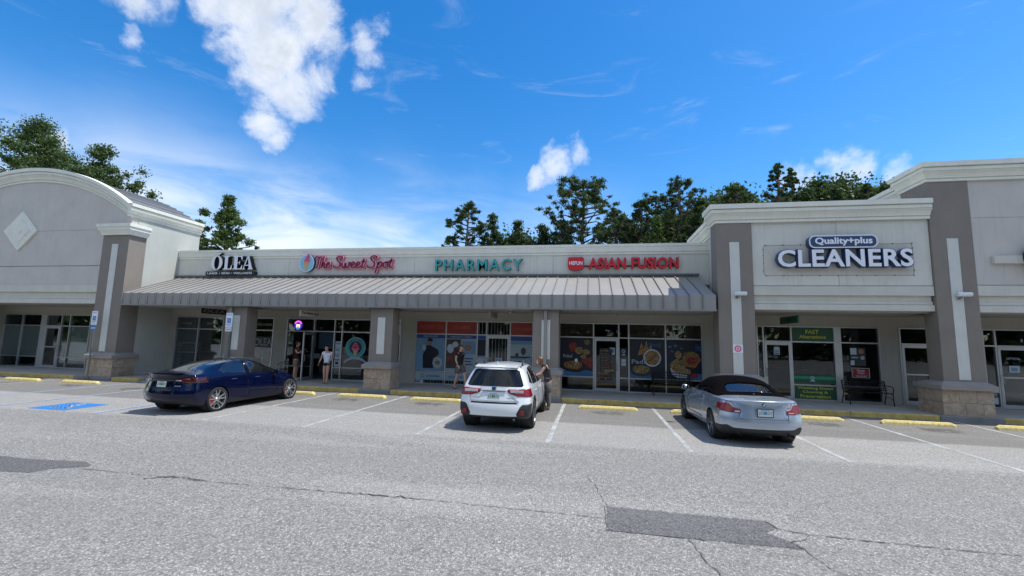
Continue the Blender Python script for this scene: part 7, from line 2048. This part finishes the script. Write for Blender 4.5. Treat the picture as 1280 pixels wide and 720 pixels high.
tree('broadleaf tree peeping above the arch between the two taller left trees', -63, 38, 21.5, 9, 'oak', GL_, n=12000, base=.40)
tree('narrow leafy tree above the left end of the low building', -34.6, 36, 15.6, 5.6, 'oak', GL_, n=13000, base=.30, mt='leaf_bright')
tree('low leafy tree beside the slope of the barrel roof', -38.4, 36.5, 13.3, 5.0, 'oak', GL_, n=8000, base=.30)
tree('small pine, leftmost above the PHARMACY sign', -12.4, 42, 16.1, 5.0, 'pine', GM, n=9000, base=.50)
tree('dark bushy tree right of the small leftmost pine', -10.0, 42.5, 15.0, 4.6, 'oak', GM, n=8000, base=.35, mt='leaf_dark')
tree('low dark tree above the end of the word PHARMACY', -7.3, 42, 14.0, 5.0, 'oak', GM, n=8000, base=.30, mt='leaf_dark')
tree('low dark tree just left of the tall open pine', -5.0, 42.6, 13.7, 5.4, 'oak', GM, n=8000, base=.30, mt='leaf_dark')
tree('low scrubby tree at the left foot of the pharmacy pines', -14.0, 42.8, 12.8, 3.6, 'oak', GM, n=4500, base=.30, mt='leaf_dark')
tree('tall open pine with a rounded crown above the red restaurant letters', -.9, 42, 17.9, 7.8, 'pine', GM, n=15000, base=.56, sparse=1)
tree('thick low tree at the foot of the tall open pine', -3.0, 43.0, 14.3, 5.2, 'oak', GM, n=9000, base=.30, mt='leaf_dark')
tree('thin pine right of the tall open pine', 2.3, 43, 15.2, 5.0, 'pine', GM, n=7000, base=.55)
tree('dark rounded pine left of the CLEANERS roofline', 4.6, 42, 15.9, 4.4, 'pine', GR, n=7500, base=.42, mt='leaf_dark')
tree('tall dark pine nearest the left corner of the CLEANERS roof', 8.0, 42, 17.8, 6.2, 'pine', GR, n=10500, base=.42)
tree('bright green low tree between the restaurant roof and the pine wood', 5.2, 37.5, 12.9, 3.6, 'oak', GR, n=4200, base=.30, mt='leaf_bright')
tree('second dark pine rising behind the first one by the CLEANERS corner', 6.3, 45, 17.2, 5.6, 'pine', GR, n=8000, base=.40, mt='leaf_dark')
tree('broad dark tree filling the gap at the CLEANERS corner', 9.6, 41, 15.4, 5.6, 'oak', GR, n=9000, base=.30, mt='leaf_dark')
for i, (x, y, h, w_, kd, lb) in enumerate([
        (11.9, 38.5, 15.9, 4.4, 'pine', 'pine crown over the left half of the CLEANERS cornice'), (14.6, 37.5, 17.2, 2.8, 'pine', 'thin pine with two bare tufts above the word CLEANERS'),
        (15.9, 38, 17.0, 2.2, 'pine', 'twin of the thin tufted pine, a step further right'), (13.6, 40, 15.2, 4.4, 'oak', 'leafy tree under the two thin tufted pines'),
        (17.0, 38.5, 15.2, 4.6, 'oak', 'leafy tree above the right half of the CLEANERS sign'), (19.2, 38, 15.1, 4.2, 'oak', 'leafy tree above the end of the CLEANERS cornice'),
        (20.8, 37, 15.0, 3.0, 'pine', 'thin pine near the tall corner block'), (22.6, 38, 15.2, 4.6, 'oak', 'round tree partly behind the tall corner block'), (10.9, 43, 15.6, 4.8, 'oak', 'dark tree behind the pine at the CLEANERS corner')]):
    tree(lb, x, y, h, w_, kd, GR, n=9500 if kd == 'oak' else 7500, base=.34 if kd == 'oak' else .48, mt='leaf_pine' if i % 2 else 'leaf_oak', sparse=.8 if w_ < 3.1 else 1)
# the wood further back and unseen trees added behind the viewer to darken window reflections: masses nobody could count
def wood(name, label, boxes, n, mt, size):
    C = []; Rr = []
    for x0, x1, y0, y1, h0, h1, m in boxes:
        for k in range(m):
            x, y = random.uniform(x0, x1), random.uniform(y0, y1); h = random.uniform(h0, h1)
            for z in np.linspace(h * .12, h * .90, 5): C.append((x + random.uniform(-1, 1), y + random.uniform(-1, 1), z)); Rr.append(random.uniform(1.6, 2.8))
            C.append((x, y, h - .9)); Rr.append(1.1)
    o = leaf_mesh(name, mt, C, Rr, [n / len(C)] * len(C), size, None)
    return tag(o, label, 'woodland', None, 'stuff')
wood('far_woodland', 'mass of dark woodland behind the right half of the shops', [(-9, -3.5, 46, 48, 12.9, 13.9, 7), (3, 13, 47, 54, 14.0, 17.0, 24), (12, 36, 46, 54, 17.2, 19.2, 52)], 170000, 'leaf_pine', .19)
wood('added_woodland', 'unseen mass of trees added across the car park to darken shop window reflections', [(-75, 75, -50, -36, 13, 20, 130), (-170, -75, -60, 0, 14, 22, 110), (75, 150, -60, 0, 14, 22, 60)], 190000, 'leaf_dark', .60)
